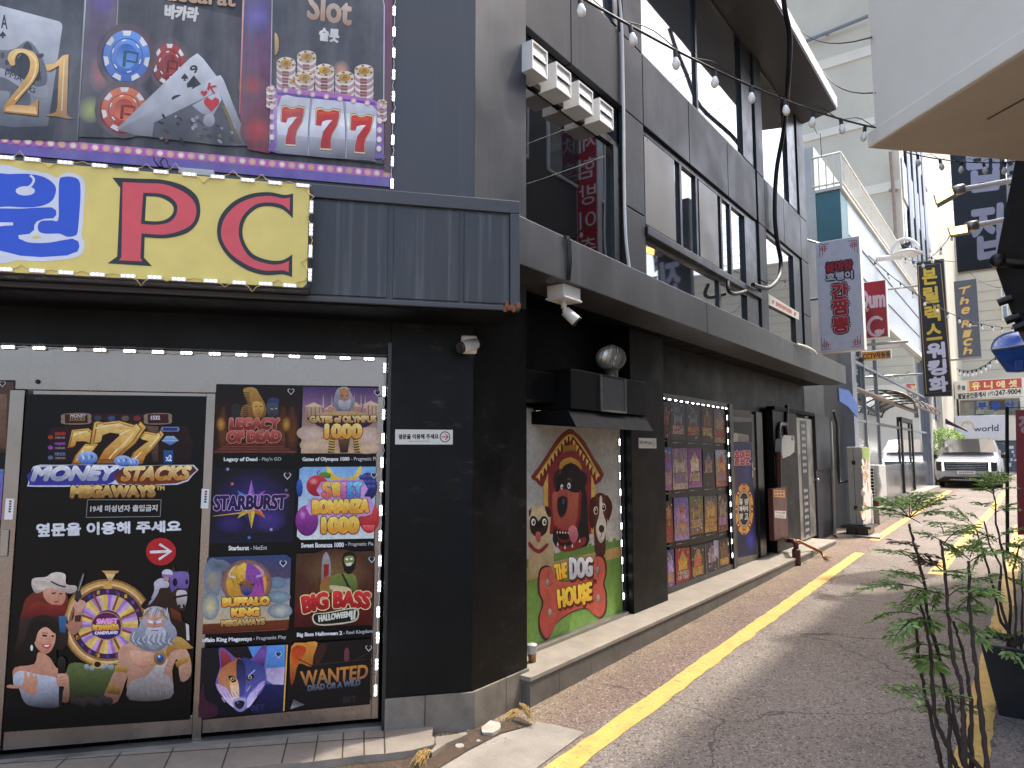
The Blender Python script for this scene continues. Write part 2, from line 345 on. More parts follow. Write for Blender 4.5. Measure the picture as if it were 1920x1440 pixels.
# concrete patch and broken pavement in front of the steel door
pp = [G(*p) for p in ((760, 1470), (822, 1440), (873, 1408), (905, 1385), (937, 1369), (975, 1357), (1003, 1354), (1050, 1363), (1097, 1375), (1060, 1402), (1009, 1440), (960, 1480))]
MB().add([p+Z*.006 for p in pp], [tuple(t) for t in tess(pp)]).build('path', 'concrete', kind='structure')
pz = .085
def wz(u, v, z):
    r = ray(u, v); return EYEP+r*((z-EYE)/r.z)
edge = [wz(*p, pz) for p in ((-140, 1500), (250, 1462), (510, 1433), (570, 1430), (642, 1421), (680, 1416), (722, 1413), (770, 1407), (813, 1396), (815, 1384), (809, 1378), (813, 1362))]
back = [FW.P(.02, pz, -.1), FW.P(-3.6, pz, -.1)]
pv = MB(); pv.prism(edge+back, (0, 0, -.2)); pv.build('pavement', 'pave', kind='structure')
pj = MB()                                                                   # joints between the pavement slabs
for a, b in (((340, 1372), (300, 1455)), ((545, 1362), (528, 1431)), ((645, 1353), (642, 1421)), ((720, 1370), (722, 1412)), ((160, 1390), (70, 1470)), ((0, 1432), (720, 1382)), ((440, 1366), (414, 1445)), ((250, 1380), (190, 1460)), ((600, 1357), (588, 1428)), ((682, 1351), (683, 1416))):
    A, B = wz(*a, pz+.0015), wz(*b, pz+.0015); n = (B-A).cross(Z).normalized()*.004; pj.quad(A-n, B-n, B+n, A+n)
pj.build('pavement', 'soil', kind='structure')
sp = [G(*p, .012) for p in ((480, 1460), (640, 1426), (730, 1416), (815, 1398), (850, 1378), (940, 1352), (975, 1345), (1000, 1358), (940, 1374), (880, 1405), (825, 1438), (760, 1475))]
MB().add(sp, [tuple(t) for t in tess(sp)]).build('ground', 'soil', kind='structure')
# ================================================================== the black building
BLD = thing('commercial_building', 'black three storey commercial building with grey upper panels covering the whole left of the alley', 'building', (-2.71, 3.24, 0))
YE, ZR, ZF0, ZF1, XF, XU = 11.72, 7.06, 2.785, 3.09, -2.42, -2.72
CORE = [FW.P(-.05, 0, -.14), V((-2.98, 3.85, 0)), V((-2.98, YE-.05, 0)), V((-9, YE-.05, 0)), V((-9, 0, 0)), FW.P(-3.6, 0, -.14)]
MB().prism([p+Z*2.9 for p in CORE], (0, 0, 4.1)).build('upper_core', 'interior', BLD)
core2 = [FW.P(-.05, 0, -.2), V((-3.08, 3.85, 0)), V((-3.08, 12.55, 0)), V((-9, 12.55, 0)), V((-9, 0, 0)), FW.P(-3.6, 0, -.2)]
MB().prism([p-Z*.1 for p in core2], (0, 0, 2.9)).build('ground_wall', 'black_wall', BLD)
SJ = -.497                                                                   # right jamb of the steel door
m = MB(); m.box(FW, SJ, 0, .04, 2.62, -.12, 0); m.box(FW, -3.6, SJ-.003, 2.23, 2.62, -.12, 0); m.build('front_wall', 'black_wall', BLD)
m = MB(); m.box(FW, -3.6, 0, 2.623, ZR, -.12, 0); m.build('upper_front_wall', 'front_grey', BLD)
fc = [V((-2.71, 3.242, 0)), V((-2.71, 3.80, 0)), V((-2.95, 3.80, 0)), V((-2.95, 3.4, 0))]
MB().prism([p+Z*.04 for p in fc], (0, 0, 2.58)).build('corner_wall', 'black_wall', BLD)
MB().prism([p+Z*2.623 for p in fc], (0, 0, ZR-2.623)).build('upper_corner_wall', 'facet_grey', BLD)
# stone base tiles of the corner
m = MB()
for a, b in ((SJ-.004, -.275), (-.271, .012)): m.box(FW, a, b, -.05, .256, .002, .016)
m.box(AX(-2.71), 3.245, 3.55, -.05, .256, .002, .018); m.box(AX(-2.71), 3.554, 3.80, -.05, .256, .002, .018)
m.build('stone_base', 'tile_base', BLD, bevel=.002)
m = MB(); m.box(FW, SJ-.02, SJ, .08, 2.3, .001, .012); m.build('door_jamb', 'frame_black', BLD)
# step in front of the alley side
ZS = .238
m = MB(); m.abox(-3.1, -2.612, 3.70, 12.3, ZS-.028, ZS); m.build('step', 'step_top', BLD, bevel=.003)
m = MB(); y = 3.705; rnd = random.Random(5)
for w in [.34]+[.42]*40:
    y2 = min(y+w, 12.295); m.abox(-2.9, -2.62, y, y2-.004, -.1, ZS-.0285); y = y2
    if y > 12.2: break
m.build('step_riser', 'tile_step', BLD)
# fascia over the ground floor
AF = AX(XF)
m = MB(); yj = AF.sz(1326, 600)[0]
for a, b in ((3.2, yj-.004), (yj+.004, 11.9), (11.906, 12.62)): m.abox(-2.80, XF, a, b, ZF0, ZF1)
m.build('fascia', 'fascia_grey', BLD, bevel=.006)
m = MB(); m.abox(-3.2, -2.8, 3.81, 12.6, ZF0+.005, ZF1-.02); m.build('soffit', 'black_flat', BLD)
m = MB(); m.abox(-9, -2.96, YE, 12.6, 2.9, 3.05); m.build('fascia_roof', 'fascia_grey', BLD)
# upper storeys on the alley side: grey panels with open joints
AU = AX(XU); m = MB()
def pan(y0, y1, z0, z1): m.box(AU, y0+.006, y1-.006, z0+.006, z1-.006, -.06, 0)
Z1, Z2, ZS3, ZT = 3.805, 4.685, 5.385, ZR
for a, b in ((3.80, 4.43), (4.43, 5.30)): pan(a, b, Z2, ZS3)
for a, b in ((ZF1, Z1), (Z1, Z2), (Z2, ZS3), (ZS3, ZT)): pan(5.31, 5.70, a, b)
for a, b in ((5.70, 6.80), (6.80, 7.98), (7.98, 9.05)): pan(a, b, Z2, ZS3)
for a, b in ((ZF1, Z1+.1), (Z1+.1, Z2), (Z2, ZS3), (ZS3, ZT)): pan(9.12, 9.44, a, b)
for a, b in ((9.44, 10.35), (10.35, 11.28)): pan(a, b, Z2, ZS3)
for a, b in ((ZF1, Z1), (Z1, Z2), (Z2, ZS3), (ZS3, ZT)): pan(11.28, YE, a, b)
m.build('wall_panel', 'side_grey', BLD, bevel=.004)
m = MB(); m.box(AU, 3.8, YE-.01, ZF1-.05, ZT, -.24, -.13); m.build('panel_backing', 'black_flat', BLD)
m = MB(); m.abox(-9, XU-.01, YE-.06, YE, ZF1-.1, ZT); m.build('end_wall', 'side_grey', BLD)
def win(name, y0, y1, z0, z1, glass, mull=(), rails=(), fw=.045, dep=.05, jamb=0):
    """a window set back in the panels: frame with its panes as sub-parts"""
    f = MB(); o0, o1 = -dep-.02, -dep+.02; P = AU
    f.box(P, y0, y1, z0, z0+fw, o0, o1); f.box(P, y0, y1, z1-fw, z1, o0, o1); f.box(P, y0, y0+fw, z0+fw, z1-fw, o0, o1); f.box(P, y1-fw, y1, z0+fw, z1-fw, o0, o1)
    for q in mull: f.box(P, q-fw/2, q+fw/2, z0+fw, z1-fw, o0, o1-.002)
    for q in rails: f.box(P, y0+fw, y1-fw, q-fw/2, q+fw/2, o0+.002, o1+.002)
    if jamb: f.box(P, y1-jamb, y1-fw-.002, z0+fw, z1-fw, o0, o1+.01)
    fr = f.build(name, 'frame_black', BLD)
    e = MB(); e.quad(P.P(y0+.01, z0+.01, o0+.012), P.P(y1-.01, z0+.01, o0+.012), P.P(y1-.01, z1-.01, o0+.012), P.P(y0+.01, z1-.01, o0+.012))
    p = e.build('pane', glass, BLD); p.parent = fr; p.location = (0, 0, 0); return fr
win('window', 3.82, 5.29, ZF1-.02, 4.355, 'glass_dark', jamb=.13, dep=.06)
win('window', 3.82, 5.29, 4.36, Z2-.005, 'glass_dark', fw=.03, dep=.08)
w2 = win('window', 5.71, 9.10, 3.70, Z2-.005, 'glass_grey', mull=(6.62, 7.05, 7.80, 8.12), fw=.05, jamb=.5)
win('window', 5.71, 9.10, ZF1-.02, 3.66, 'glass_clear', mull=(7.68,), fw=.06, jamb=.5)
m = MB(); m.box(AU, 5.71, 9.10, 3.64, 3.72, -.06, .02); q = m.build('transom', 'frame_black', BLD, bevel=.006); q.parent = w2
for a, b in ((5.76, 6.45), (7.1, 7.66)): m = MB(); m.box(AU, a, b, 3.76, Z2-.07, -.04, -.025); q = m.build('sash', 'frosted', BLD); q.parent = w2
win('window', 9.45, 11.27, ZF1-.02, Z2-.005, 'glass_grey', fw=.05, jamb=.42)
win('window', 3.82, 5.30, ZS3, ZT, 'glass_clear', fw=.05, jamb=.14)
win('window', 5.71, 9.10, ZS3, ZT, 'glass_clear', mull=(7.15,), fw=.05, jamb=.45)
win('window', 9.45, 11.27, ZS3, ZT, 'glass_clear', fw=.05, jamb=.5)
# roof with its overhang and pale edge
XR = -2.16; YR = AX(XR).sz(1568, 199)[0]
rf = [FW.P(0, ZR, .3), V((XR, 3.1, ZR)), V((XR, YR, ZR)), V((XU-.1, YE+.02, ZR)), V((-9, YE+.02, ZR)), V((-9, -.2, ZR)), FW.P(-3.6, ZR, .3)]
ro = MB().prism(rf, (0, 0, .14)).build('roof', 'front_grey', BLD)
m = MB(); m.abox(XR-.05, XR+.012, 3.1, YR+.01, ZR+.03, ZR+.2); q = m.build('roof_edge', 'white_paint', BLD); q.parent = ro
# ================================================================== steel sliding door unit
DO = FW.off(-.045)
def zpx(pl, u, v): return pl.sz(u, v)[1]
def spx(pl, u, v): return pl.sz(u, v)[0]
m = MB(); m.box(FW, -3.6, SJ-.022, 1.985, 2.222, -.10, -.045); dh = m.build('door_header', 'steel', BLD, bevel=.003)
m = MB(); m.box(FW, -3.6, SJ-.022, 2.223, 2.24, -.10, -.01); m.build('header_trim', 'frame_black', BLD)
zb = .135
sA = [spx(DO, 24, 800), spx(DO, 44, 800)]                     # stile of the leaf at the frame's left edge
s1 = spx(DO, 46, 800); s2 = spx(DO, 385, 800); s3 = spx(DO, 402, 800); s4 = spx(DO, 706, 800); s5 = spx(DO, 719, 800)
m = MB(); m.box(DO, sA[0]-.02, sA[1], zb, 1.983, -.04, .012); m.box(DO, -3.6, sA[0]-.024, zb, zb+.09, -.04, .004); m.build('door_stile', 'steel', BLD, bevel=.004)
m = MB(); z1 = zpx(DO, 200, 712); z0 = zpx(DO, 200, 744)
m.box(DO, s1+.03, s2, z0, 1.983, -.04, 0); m.box(DO, s2+.001, s3, zb-.03, 1.983, -.04, .008); m.box(DO, s1, s2, zb, zb+.098, -.04, 0)
leaf = m.build('door_leaf', 'steel', BLD, bevel=.003)
m = MB(); m.box(DO, s1-.015, s1+.03, zb, 1.98, -.045, -.012); q = m.build('leaf_edge', 'frame_black', BLD); q.parent = leaf
m = MB(); m.box(DO, s3+.001, s4, zb, zb+.10, -.04, 0); m.box(DO, s4+.001, s5, zb, 1.983, -.04, .004); m.build('side_light_frame', 'steel', BLD, bevel=.003)
m = MB(); m.box(DO, -3.6, s4, zb+.05, 1.984, -.06, -.03); m.build('door_pane', 'glass_dark', BLD)
m = MB(); m.lathe([(0, .022), (.008, .02), (.012, .012), (.012, 0)], DO.W(72, 716, -.005), 12, DO.n); m.build('keyhole', 'frame_black', BLD)
m = MB(); m.box(FW, -3.6, SJ-.002, .08, zb-.031, -.08, -.01); m.build('door_sill', 'alu', BLD)
hc = DO.W(10, 1018, .015)
m = MB(); m.box(DO, DO.sz(4, 1018)[0], DO.sz(19, 1018)[0], zpx(DO, 10, 1043), zpx(DO, 10, 993), .012, .022); m.build('lock_plate', 'alu', BLD, bevel=.008)
# ================================================================== canopy box over the door
CO = FW.off(.45); sR = spx(CO, 975, 480); zt = zpx(CO, 975, 377); zbt = zpx(CO, 975, 583)
can = MB(); can.box(CO, -3.6, sR-.03, zbt+.03, zt-.03, -.45, -.02); can = can.build('canopy', 'canopy_grey', BLD)
def cpart(name, m, mat, bev=.004):
    q = m.build(name, mat, BLD, bevel=bev); q.parent = can; return q
m = MB(); zr = zpx(CO, 930, 397); zl = zpx(CO, 930, 572)
m.box(CO, -3.6, sR, zr, zt, -.45, 0); cpart('top_rim', m, 'front_grey')
m = MB(); m.box(CO, -3.6, sR, zbt, zl, -.45, .002); cpart('bottom_rim', m, 'front_grey')
m = MB(); m.box(CO, spx(CO, 957, 480), sR, zl+.001, zr-.001, -.45, -.001); cpart('end_rim', m, 'front_grey')
m = MB(); cc = [spx(CO, x, 470) for x in (590, 727, 738, 862, 871, 957)]
for a, b in ((cc[0]-.1, cc[1]), (cc[2], cc[3]), (cc[4], cc[5]-.002)): m.box(CO, a, b, zl+.012, zr-.012, -.02, -.012)
cpart('infill_panel', m, 'canopy_grey')
m = MB(); m.box(CO, -3.6, sR-.01, zbt-.012, zbt-.001, -.45, -.02); cpart('underside', m, 'black_flat')
m = MB(); rnd = random.Random(2); P0 = CO.W(968, 578, .003)
for i in range(9): 
    a = CO.sz(946+i*3.2, 575+rnd.uniform(-4, 6)); m.box(CO, a[0]-.008, a[0]+.012, a[1]-.014, a[1]+rnd.uniform(.0, .02), .0025, .006+rnd.uniform(0, .006))
cpart('rusty_edge', m, 'rust')
# big yellow sign on the canopy
SO = CO.off(.14)
SG = thing('shop_sign', 'wide yellow light box sign with blue and red lettering on the front canopy', 'sign', SO.W(300, 540))
c = [SO.sz(*p) for p in ((585, 351), (583, 541))]; zs1, zs0 = SO.sz(300, 320)[1], SO.sz(300, 529)[1]; sr = c[0][0]
m = MB(); m.box(SO, -3.6, sr, zs0, zs1, -.138, -.001); m.build('casing', 'frame_black', SG, bevel=.012)
cv = CV(SO, .0, 0, 260, 620/1920)
FY = '#d2c06a'
z_ = [SO.P(-3.6, zs0+.01, .001), SO.P(sr-.03, zs0+.01, .001), SO.P(sr-.012, zs0+.03, .001), SO.P(sr-.012, zs1-.03, .001), SO.P(sr-.03, zs1-.01, .001), SO.P(-3.6, zs1-.01, .001)]
cv.m.add(z_, [tuple(t) for t in tess(z_)], hx(FY)); cv.o = .002
WHT, BLU, RED, BLK = '#c9cdd6', '#2c50bd', '#cb4f55', '#26282b'
def curve(pts, n=6, closed=True):
    """smooth a hand traced outline (Catmull-Rom)"""
    o = []; N = len(pts)
    for i in range(N if closed else N-1):
        p0, p1, p2, p3 = (pts[(i-1) % N], pts[i], pts[(i+1) % N], pts[(i+2) % N]) if closed else (pts[max(i-1, 0)], pts[i], pts[i+1], pts[min(i+2, N-1)])
        for j in range(n):
            t = j/n; o.append(tuple(.5*(2*p1[k]+(p2[k]-p0[k])*t+(2*p0[k]-5*p1[k]+4*p2[k]-p3[k])*t*t+(3*p1[k]-p0[k]-3*p2[k]+p3[k])*t**3) for k in (0, 1)))
    if not closed: o.append(pts[-1])
    return o
# the blue syllable with its white edge
cv.poly(curve([(-40, 190), (150, 183), (270, 200), (330, 225), (380, 198), (440, 205), (490, 250), (488, 400), (475, 560), (490, 600), (480, 660), (420, 695), (250, 712), (120, 705), (-40, 680)]), WHT)
cv.poly(curve([(-60, 215), (60, 205), (170, 205), (260, 225), (318, 270), (322, 320), (290, 370), (200, 398), (60, 395), (-60, 380)]), BLU)
cv.poly(curve([(345, 240), (370, 222), (420, 222), (460, 245), (468, 320), (460, 450), (450, 545), (430, 565), (390, 570), (345, 552), (270, 552), (228, 540), (220, 505), (240, 478), (300, 474), (338, 470), (340, 350)], 4), BLU)
cv.poly([(-40, 404), (120, 406), (220, 400), (300, 398), (325, 415), (328, 440), (310, 462), (260, 465), (215, 480), (200, 500), (198, 530), (170, 553), (110, 560), (108, 580), (160, 600), (260, 604), (360, 590), (420, 580), (455, 595), (462, 625), (450, 655), (390, 678), (240, 688), (120, 680), (40, 660), (-40, 640)], BLU)
cv.poly([(-40, 486), (76, 486), (76, 503), (30, 505), (-40, 515)], WHT)
cv.ell(147, 303, 56, 27, WHT); cv.line(curve([(175, 212), (196, 235), (186, 265), (160, 285)], 5, False), 14, WHT)
cv.poly(curve([(105, 562), (180, 566), (210, 548), (240, 564), (330, 572), (380, 578), (330, 596), (240, 606), (150, 598)], 4), WHT)
cv.poly([(178, 577), (212, 560), (248, 574), (212, 582)], FY)
# P
outP = curve([(652, 226), (800, 232), (940, 238), (1060, 270), (1140, 330), (1163, 410), (1145, 490), (1080, 550), (960, 578), (840, 572)], 5, False)+[(836, 690), (882, 740), (624, 724), (680, 684), (690, 480), (698, 285)]
cv.poly(outP, BLK)
inP = curve([(712, 252), (840, 258), (950, 264), (1050, 300), (1115, 350), (1140, 410), (1125, 480), (1070, 525), (960, 556), (822, 550)], 5, False)+[(815, 690), (826, 712), (690, 706), (705, 690)]
cv.poly(inP, RED)
cv.poly(curve([(832, 314), (920, 318), (980, 335), (1020, 370), (1030, 410), (1015, 455), (975, 488), (900, 500), (818, 494)], 5, False), BLK)
cv.poly(curve([(850, 336), (920, 340), (970, 360), (1000, 385), (1008, 415), (995, 445), (960, 470), (910, 480), (842, 476)], 5, False), FY)
# C
outC = curve([(1702, 318), (1650, 326), (1560, 310), (1450, 322), (1350, 370), (1280, 450), (1260, 540), (1280, 620), (1340, 700), (1440, 765), (1540, 792), (1640, 788), (1696, 804)], 6, False)+curve([(1697, 672), (1640, 705), (1560, 705), (1470, 670), (1420, 600), (1408, 530), (1430, 460), (1490, 405), (1560, 392), (1640, 410), (1700, 462)], 5, False)
cv.poly(outC, BLK)
inC = curve([(1684, 342), (1640, 346), (1560, 332), (1460, 345), (1370, 388), (1305, 460), (1283, 540), (1300, 610), (1355, 680), (1450, 740), (1540, 766), (1640, 764), (1676, 776)], 6, False)+curve([(1678, 708), (1630, 728), (1560, 728), (1455, 690), (1400, 610), (1386, 530), (1410, 450), (1480, 385), (1560, 370), (1640, 385), (1682, 420)], 5, False)
cv.poly(inC, RED)
cv.build('face', 'signface', parent=SG)
m = MB(); m.box(SO, spx(SO, 333, 305), spx(SO, 400, 312), zs1+.001, zs1+.035, -.1, -.02); m.build('terminal_box', 'alu', SG, bevel=.004)
m = MB(); pts = [(288, 290), (290, 300), (298, 310), (306, 312), (300, 302), (306, 294), (312, 296), (316, 308), (320, 312)]
m.tube([SO.W(u, v+2, -.03) for u, v in pts], .004, 6); m.build('loose_wire', 'cable_black', SG)
# ================================================================== alley side, ground floor fittings
XS = -2.96; AS = AX(XS)
jp = AX(-2.87); ya, yb = spx(jp, 1189, 1150), spx(jp, 1253, 1128)
m = MB(); m.abox(-3.08, -2.87, ya, yb, ZS+.001, ZF0); m.build('pilaster', 'black_wall', BLD, bevel=.004)
y1 = spx(AS, 1165, 1000)
m = MB(); m.abox(-3.08, -2.93, y1+.012, ya-.03, ZS+.001, 2.2); m.abox(-3.08, -2.945, ya-.028, ya-.003, ZS+.001, 2.2); m.build('reveal', 'frame_black', BLD, bevel=.004)
m = MB(); m.abox(-3.06, -2.90, 3.83, y1+.01, ZS+.001, ZS+.028); m.build('shopfront_sill', 'alu', BLD, bevel=.004)
A2 = AX(-3.02); p20, p21 = spx(A2, 1254, 930), spx(A2, 1364, 930); zp2 = A2.sz(1300, 758)[1]
m = MB(); m.abox(-3.08, -2.985, yb+.002, p21+.1, ZS+.001, ZS+.06); m.build('shopfront_sill', 'frame_black', BLD, bevel=.004); m = MB(); m.abox(-3.08, -2.99, yb+.002, p21+.1, zp2+.01, zp2+.07); m.build('shopfront_head', 'frame_black', BLD, bevel=.004)
m = MB(); m.abox(-3.08, -2.97, p21+.03, spx(AX(-2.97), 1379, 930), ZS+.001, 2.25); m.build('door_post', 'frame_black', BLD, bevel=.004)
# blue entrance door
AD = AX(-3.0); d0, d1 = spx(AD, 1379, 930), spx(AD, 1421, 930); zd = AD.sz(1400, 775)[1]
m = MB(); m.box(AD, d0, d1, ZS+.03, zd, -.05, -.002); ed = m.build('entrance_door', 'frame_black', BLD, bevel=.003)
cv = CV(AD, .0, 1360, 760, 160/720)
cv.poly([(62, 310), (222, 312), (268, 1256), (108, 1284)], '#27264f', '#1f2140'); cv.rect(70, 140, 225, 310, '#0b0c0e')
cv.glow(215, 1130, 50, 110, '#3a3aa0', '#1f2142'); cv.glow(180, 560, 40, 150, '#34356f', '#242550')
cv.poly([(58, 36), (218, 48), (220, 108), (60, 92)], '#5b564e', '#3d3a35'); cv.poly([(70, 230), (196, 250), (198, 308), (68, 308)], '#8d887c', '#77726a'); cv.rect(70, 236, 108, 306, '#a8a397')
cv.text('출입문', [(78, 385), (208, 380), (210, 500), (78, 500)], '#b32a3a', '#9c2433', bold=4, out='#c9b5ba', outw=4)
cv.poly([(106, 1286), (268, 1256), (270, 1308), (106, 1350)], '#6c655b', '#57524a')
cv.line([(74, 560), (95, 620), (80, 690)], 18, '#4a2430')
for rx, ry, col in ((82, 224, '#5a2c1f'), (76, 214, '#8e3a2a'), (58, 166, '#b98f3e'), (52, 152, '#2a2320'), (50, 146, '#c9b99a'), (46, 138, '#131315')): cv.ell(158, 875, rx, ry, col, n=30)
for i in range(8):
    t = rad(i*45+22); t2 = rad(i*45+45); x, y = 158+70*math.cos(t), 875+194*math.sin(t)
    cv.poly([(158+r*math.cos(q), 875+R*math.sin(q)) for r, R, q in ((80, 220, t-.24), (80, 220, t+.24), (60, 170, t+.2), (60, 170, t-.2))], '#c9973f')
    cv.spade(158+68*math.cos(t2), 875+190*math.sin(t2), 8, '#e0d2b8')
for k, (s, x0, x1) in enumerate((('홀', 120, 146), ('덤', 164, 190), ('바둑이', 122, 190), ('맞', 122, 148), ('고', 164, 190))):
    y = (790, 790, 850, 915, 915)[k]; cv.text(s, [(x0, y), (x1, y-4), (x1, y+44), (x0, y+48)], '#c9c6bd', bold=2)
q = cv.build('door_print', 'print', parent=BLD); q.parent = ed
hp = AD.W(1411, 880, .0)
m = MB(); m.lathe([(.012, 0), (.012, .03), (.0, .031)], hp, 10, AD.n); m.tube([hp+AD.n*.03, hp+AD.n*.032-AD.d*.10], .008, 8); m.box(AD, AD.sz(1410, 880)[0]-.018, AD.sz(1410, 880)[0]+.018, hp.z-.11, hp.z+.09, 0, .006)
q = m.build('handle', 'alu', BLD); q.parent = ed
# narrow signed jamb beside the entrance door, dark passage, further walls
AE = AX(-2.98); e0, e1, e2, e3 = [spx(AE, u, 930) for u in (1423, 1434, 1449, 1494)]
m = MB(); m.box(AE, e0, e1, ZS+.02, 2.2, -.06, 0); m.build('door_jamb', 'frame_black', BLD, bevel=.003)
m = MB(); m.box(AE, e2, e3, ZS+.001, 2.3, -.06, .04); m.build('wall_panel', 'black_wall', BLD)
f0, f1 = spx(AE, 1495, 930), spx(AE, 1533, 930); zf = AE.sz(1510, 785)[1]
m = MB(); m.box(AE, f0, f1, ZS+.02, zf, -.04, 0); d2 = m.build('side_door', 'alu', BLD, bevel=.004)
g0, g1 = spx(AE, 1505, 930), spx(AE, 1517, 930); m = MB(); Pd = AE.P
def dq(a, b, c, d, o, col): m.quad(Pd(a, c, o), Pd(b, c, o), Pd(b, d, o), Pd(a, d, o), hx(col))
dq(g0, g1, ZS+.06, zf-.04, .004, '#3a3b3e')
for i in range(19):
    if i in (8, 9): continue
    z = zf-.15-i*.105
    for j in range(3): a = g0+(g1-g0)*(.22+.2*j); dq(a, a+(g1-g0)*.12, z, z+.05, .0045, '#b9b7b0')
q = m.build('door_strip', 'signface', BLD); q.parent = d2
kp = AE.W(1527, 900, .0); m = MB(); m.lathe([(.012, 0), (.012, .03), (.03, .045), (.03, .065), (.0, .08)], kp, 12, AE.n); q = m.build('knob', 'alu', BLD); q.parent = d2
h0, h1 = spx(AE, 1540, 930), spx(AE, 1556, 930)
m = MB(); m.box(AE, h0, h1, ZS+.001, 2.3, -.06, .02); m.build('wall_panel', 'side_grey', BLD, bevel=.004)
m = MB(); m.box(AE, h1+.05, 12.6, .1, 1.35, -.06, .03); m.box(AE, h1+.25, 12.6, 1.352, 2.3, -.06, .05); m.build('wall_panel', 'side_grey', BLD)
m = MB(); m.box(AE, e2, 12.5, 2.26, 2.31, -.05, .07); m.build('ledge', 'black_flat', BLD)
# exhaust duct box and its hood over the dog picture
AH = AX(-2.62); h = [spx(AH, u, 740) for u in (1071, 1125, 1172, 1211)]; zh1 = AH.sz(1140, 706)[1]; zh0 = AH.sz(1140, 775)[1]
HD = thing('exhaust_hood', 'black boxed exhaust duct with slanted lip above the dog picture', 'exhaust hood', (-2.9, h[1], 2.0))
m = MB(); m.abox(-2.955, -2.62, h[0], h[3], zh0+.01, zh1+.01); m.build('duct_box', 'black_wall', HD, bevel=.005)
m = MB(); m.abox(-2.955, -2.74, 3.84, h[0]-.002, zh0+.06, zh1-.02); m.build('duct_arm', 'black_wall', HD, bevel=.005)
zl = AH.sz(1140, 805)[1]
m = MB(); m.hexa([V((-2.955, h[0]-.02, zl+.03)), V((-2.955, h[3]+.02, zl+.03)), V((-2.565, h[3]+.02, zl)), V((-2.565, h[0]-.02, zl)), V((-2.955, h[0]-.02, zh0)), V((-2.955, h[3]+.02, zh0)), V((-2.64, h[3]+.02, zh0+.005)), V((-2.64, h[0]-.02, zh0+.005))])
m.build('lip', 'black_flat', HD, bevel=.004)
m = MB(); m.box(AH, h[1]+.012, h[2]-.012, zh0+.02, zh1-.01, .001, .006); m.build('access_panel', 'front_grey', HD)
m = MB()
for a, b, c_, d_ in ((h[1], h[1]+.012, zh0+.01, zh1), (h[2]-.012, h[2], zh0+.01, zh1), (h[1]+.012, h[2]-.012, zh0+.01, zh0+.025)): m.box(AH, a, b, c_, d_, .001, .014)
m.build('panel_edge', 'alu', HD)
tc = AH.W(1146, 700, -.10); TV = thing('turbine_vent', 'silver spinning turbine vent on top of the black exhaust duct', 'roof vent', tc)
R = .115; m = MB(); m.lathe([(.055, -.06), (.055, .02), (.075, .03)], tc, 20); m.build('neck', 'alu', TV)
m = MB(); nb = 20                                                       # curved vanes of the turbine
for i in range(nb):
    a0 = 2*math.pi*i/nb; vs = []
    for j in range(9):
        t = j/8; el = -1.1+2.2*t; r = R*math.cos(el*.95)+.01; z = tc.z+.125+.1*math.sin(el); a = a0+.5*t
        for da in (0, .27): rr = r*(1.0 if da == 0 else .86); vs.append((tc.x+rr*math.cos(a+da), tc.y+rr*math.sin(a+da), z))
    m.add(vs, [(2*j, 2*j+1, 2*j+3, 2*j+2) for j in range(8)], smooth=True)
m.lathe([(.06, .215), (.03, .232), (0, .236)], tc, 16); pm('vent_silver', '#cfcbc2', .32, metal=.7, var=.08); m.build('vanes', 'vent_silver', TV)
# small round siren on the return wall
q = V((-2.88, 3.95, AX(-2.85).sz(1002, 726)[1])); 
SI = thing('siren', 'small silver dome siren in the dark nook left of the exhaust duct', 'siren', q)
m = MB(); m.lathe([(.0, .075), (.03, .07), (.048, .045), (.055, .0), (.06, -.02), (.06, -.09)], q, 16, (1, -.15, 0)); m.build('dome', 'alu', SI)
m = MB(); m.abox(q.x-.12, q.x-.085, q.y-.05, q.y+.05, q.z-.06, q.z+.06); m.build('mount', 'black_flat', SI)
# ================================================================== printed pictures on the front
SKIN, HAIRK = '#c98f72', '#1b1513'
# ---- picture on the sliding leaf
cv = CV(DO, .003, 0, 560, 400/1252)
cv.poly([(156, 560), (1214, 573), (1115, 2470), (10, 2545)], '#070809'); cv.o = .0034
cv.poly([(290, 760), (430, 745), (1100, 750), (1135, 860), (1110, 965), (280, 955)], '#2b1416', '#1c1113'); cv.poly([(520, 676), (850, 676), (850, 742), (520, 742)], '#331a17', '#1d100f')
for a, b in ((360, 534), (846, 1008)):
    cv.poly(curve([(a+12, 676), (b-14, 673), (b, 704), (b-14, 735), (a+12, 736), (a, 706)], 3), '#8b7a6a'); cv.poly([(a+20, 678), (b-22, 676), (b-18, 730), (a+22, 732)], '#4d1d1c', '#3a1414')
cv.text('MONEY', [(415, 678), (508, 677), (500, 696), (412, 698)], '#c9c3c0', bold=1); cv.text('STACKS', [(410, 701), (500, 700), (495, 716), (408, 717)], '#a98f63', bold=.6); cv.text('1532', [(886, 688), (938, 687), (938, 709), (886, 710)], '#d3cfd6', bold=1.5)
for x, c in ((575, '#39424a'), (655, '#35507a'), (735, '#6b5a4a'), (805, '#7a2e3a')): cv.ell(x, 702, 22, 16, c)
for t, y, c in (('GRAND', 783, '#a8352e'), ('MAJOR', 844, '#8b4aa0'), ('MINOR', 903, '#5c6a8e')):
    cv.text(t, [(322, y), (384, y), (384, y+18), (322, y+18)], c, bold=1.5); cv.rect(310, y+24, 392, y+44, '#2d2023'); cv.ell(296, y+30, 15, 12, c); cv.text('3500.00', [(324, y+27), (380, y+27), (380, y+38), (324, y+38)], '#b9a8a8')
cv.poly([(950, 752), (1046, 752), (1056, 766), (1046, 780), (950, 780), (942, 766)], '#7d86a8'); cv.rect(958, 757, 1040, 775, '#2b3a86')
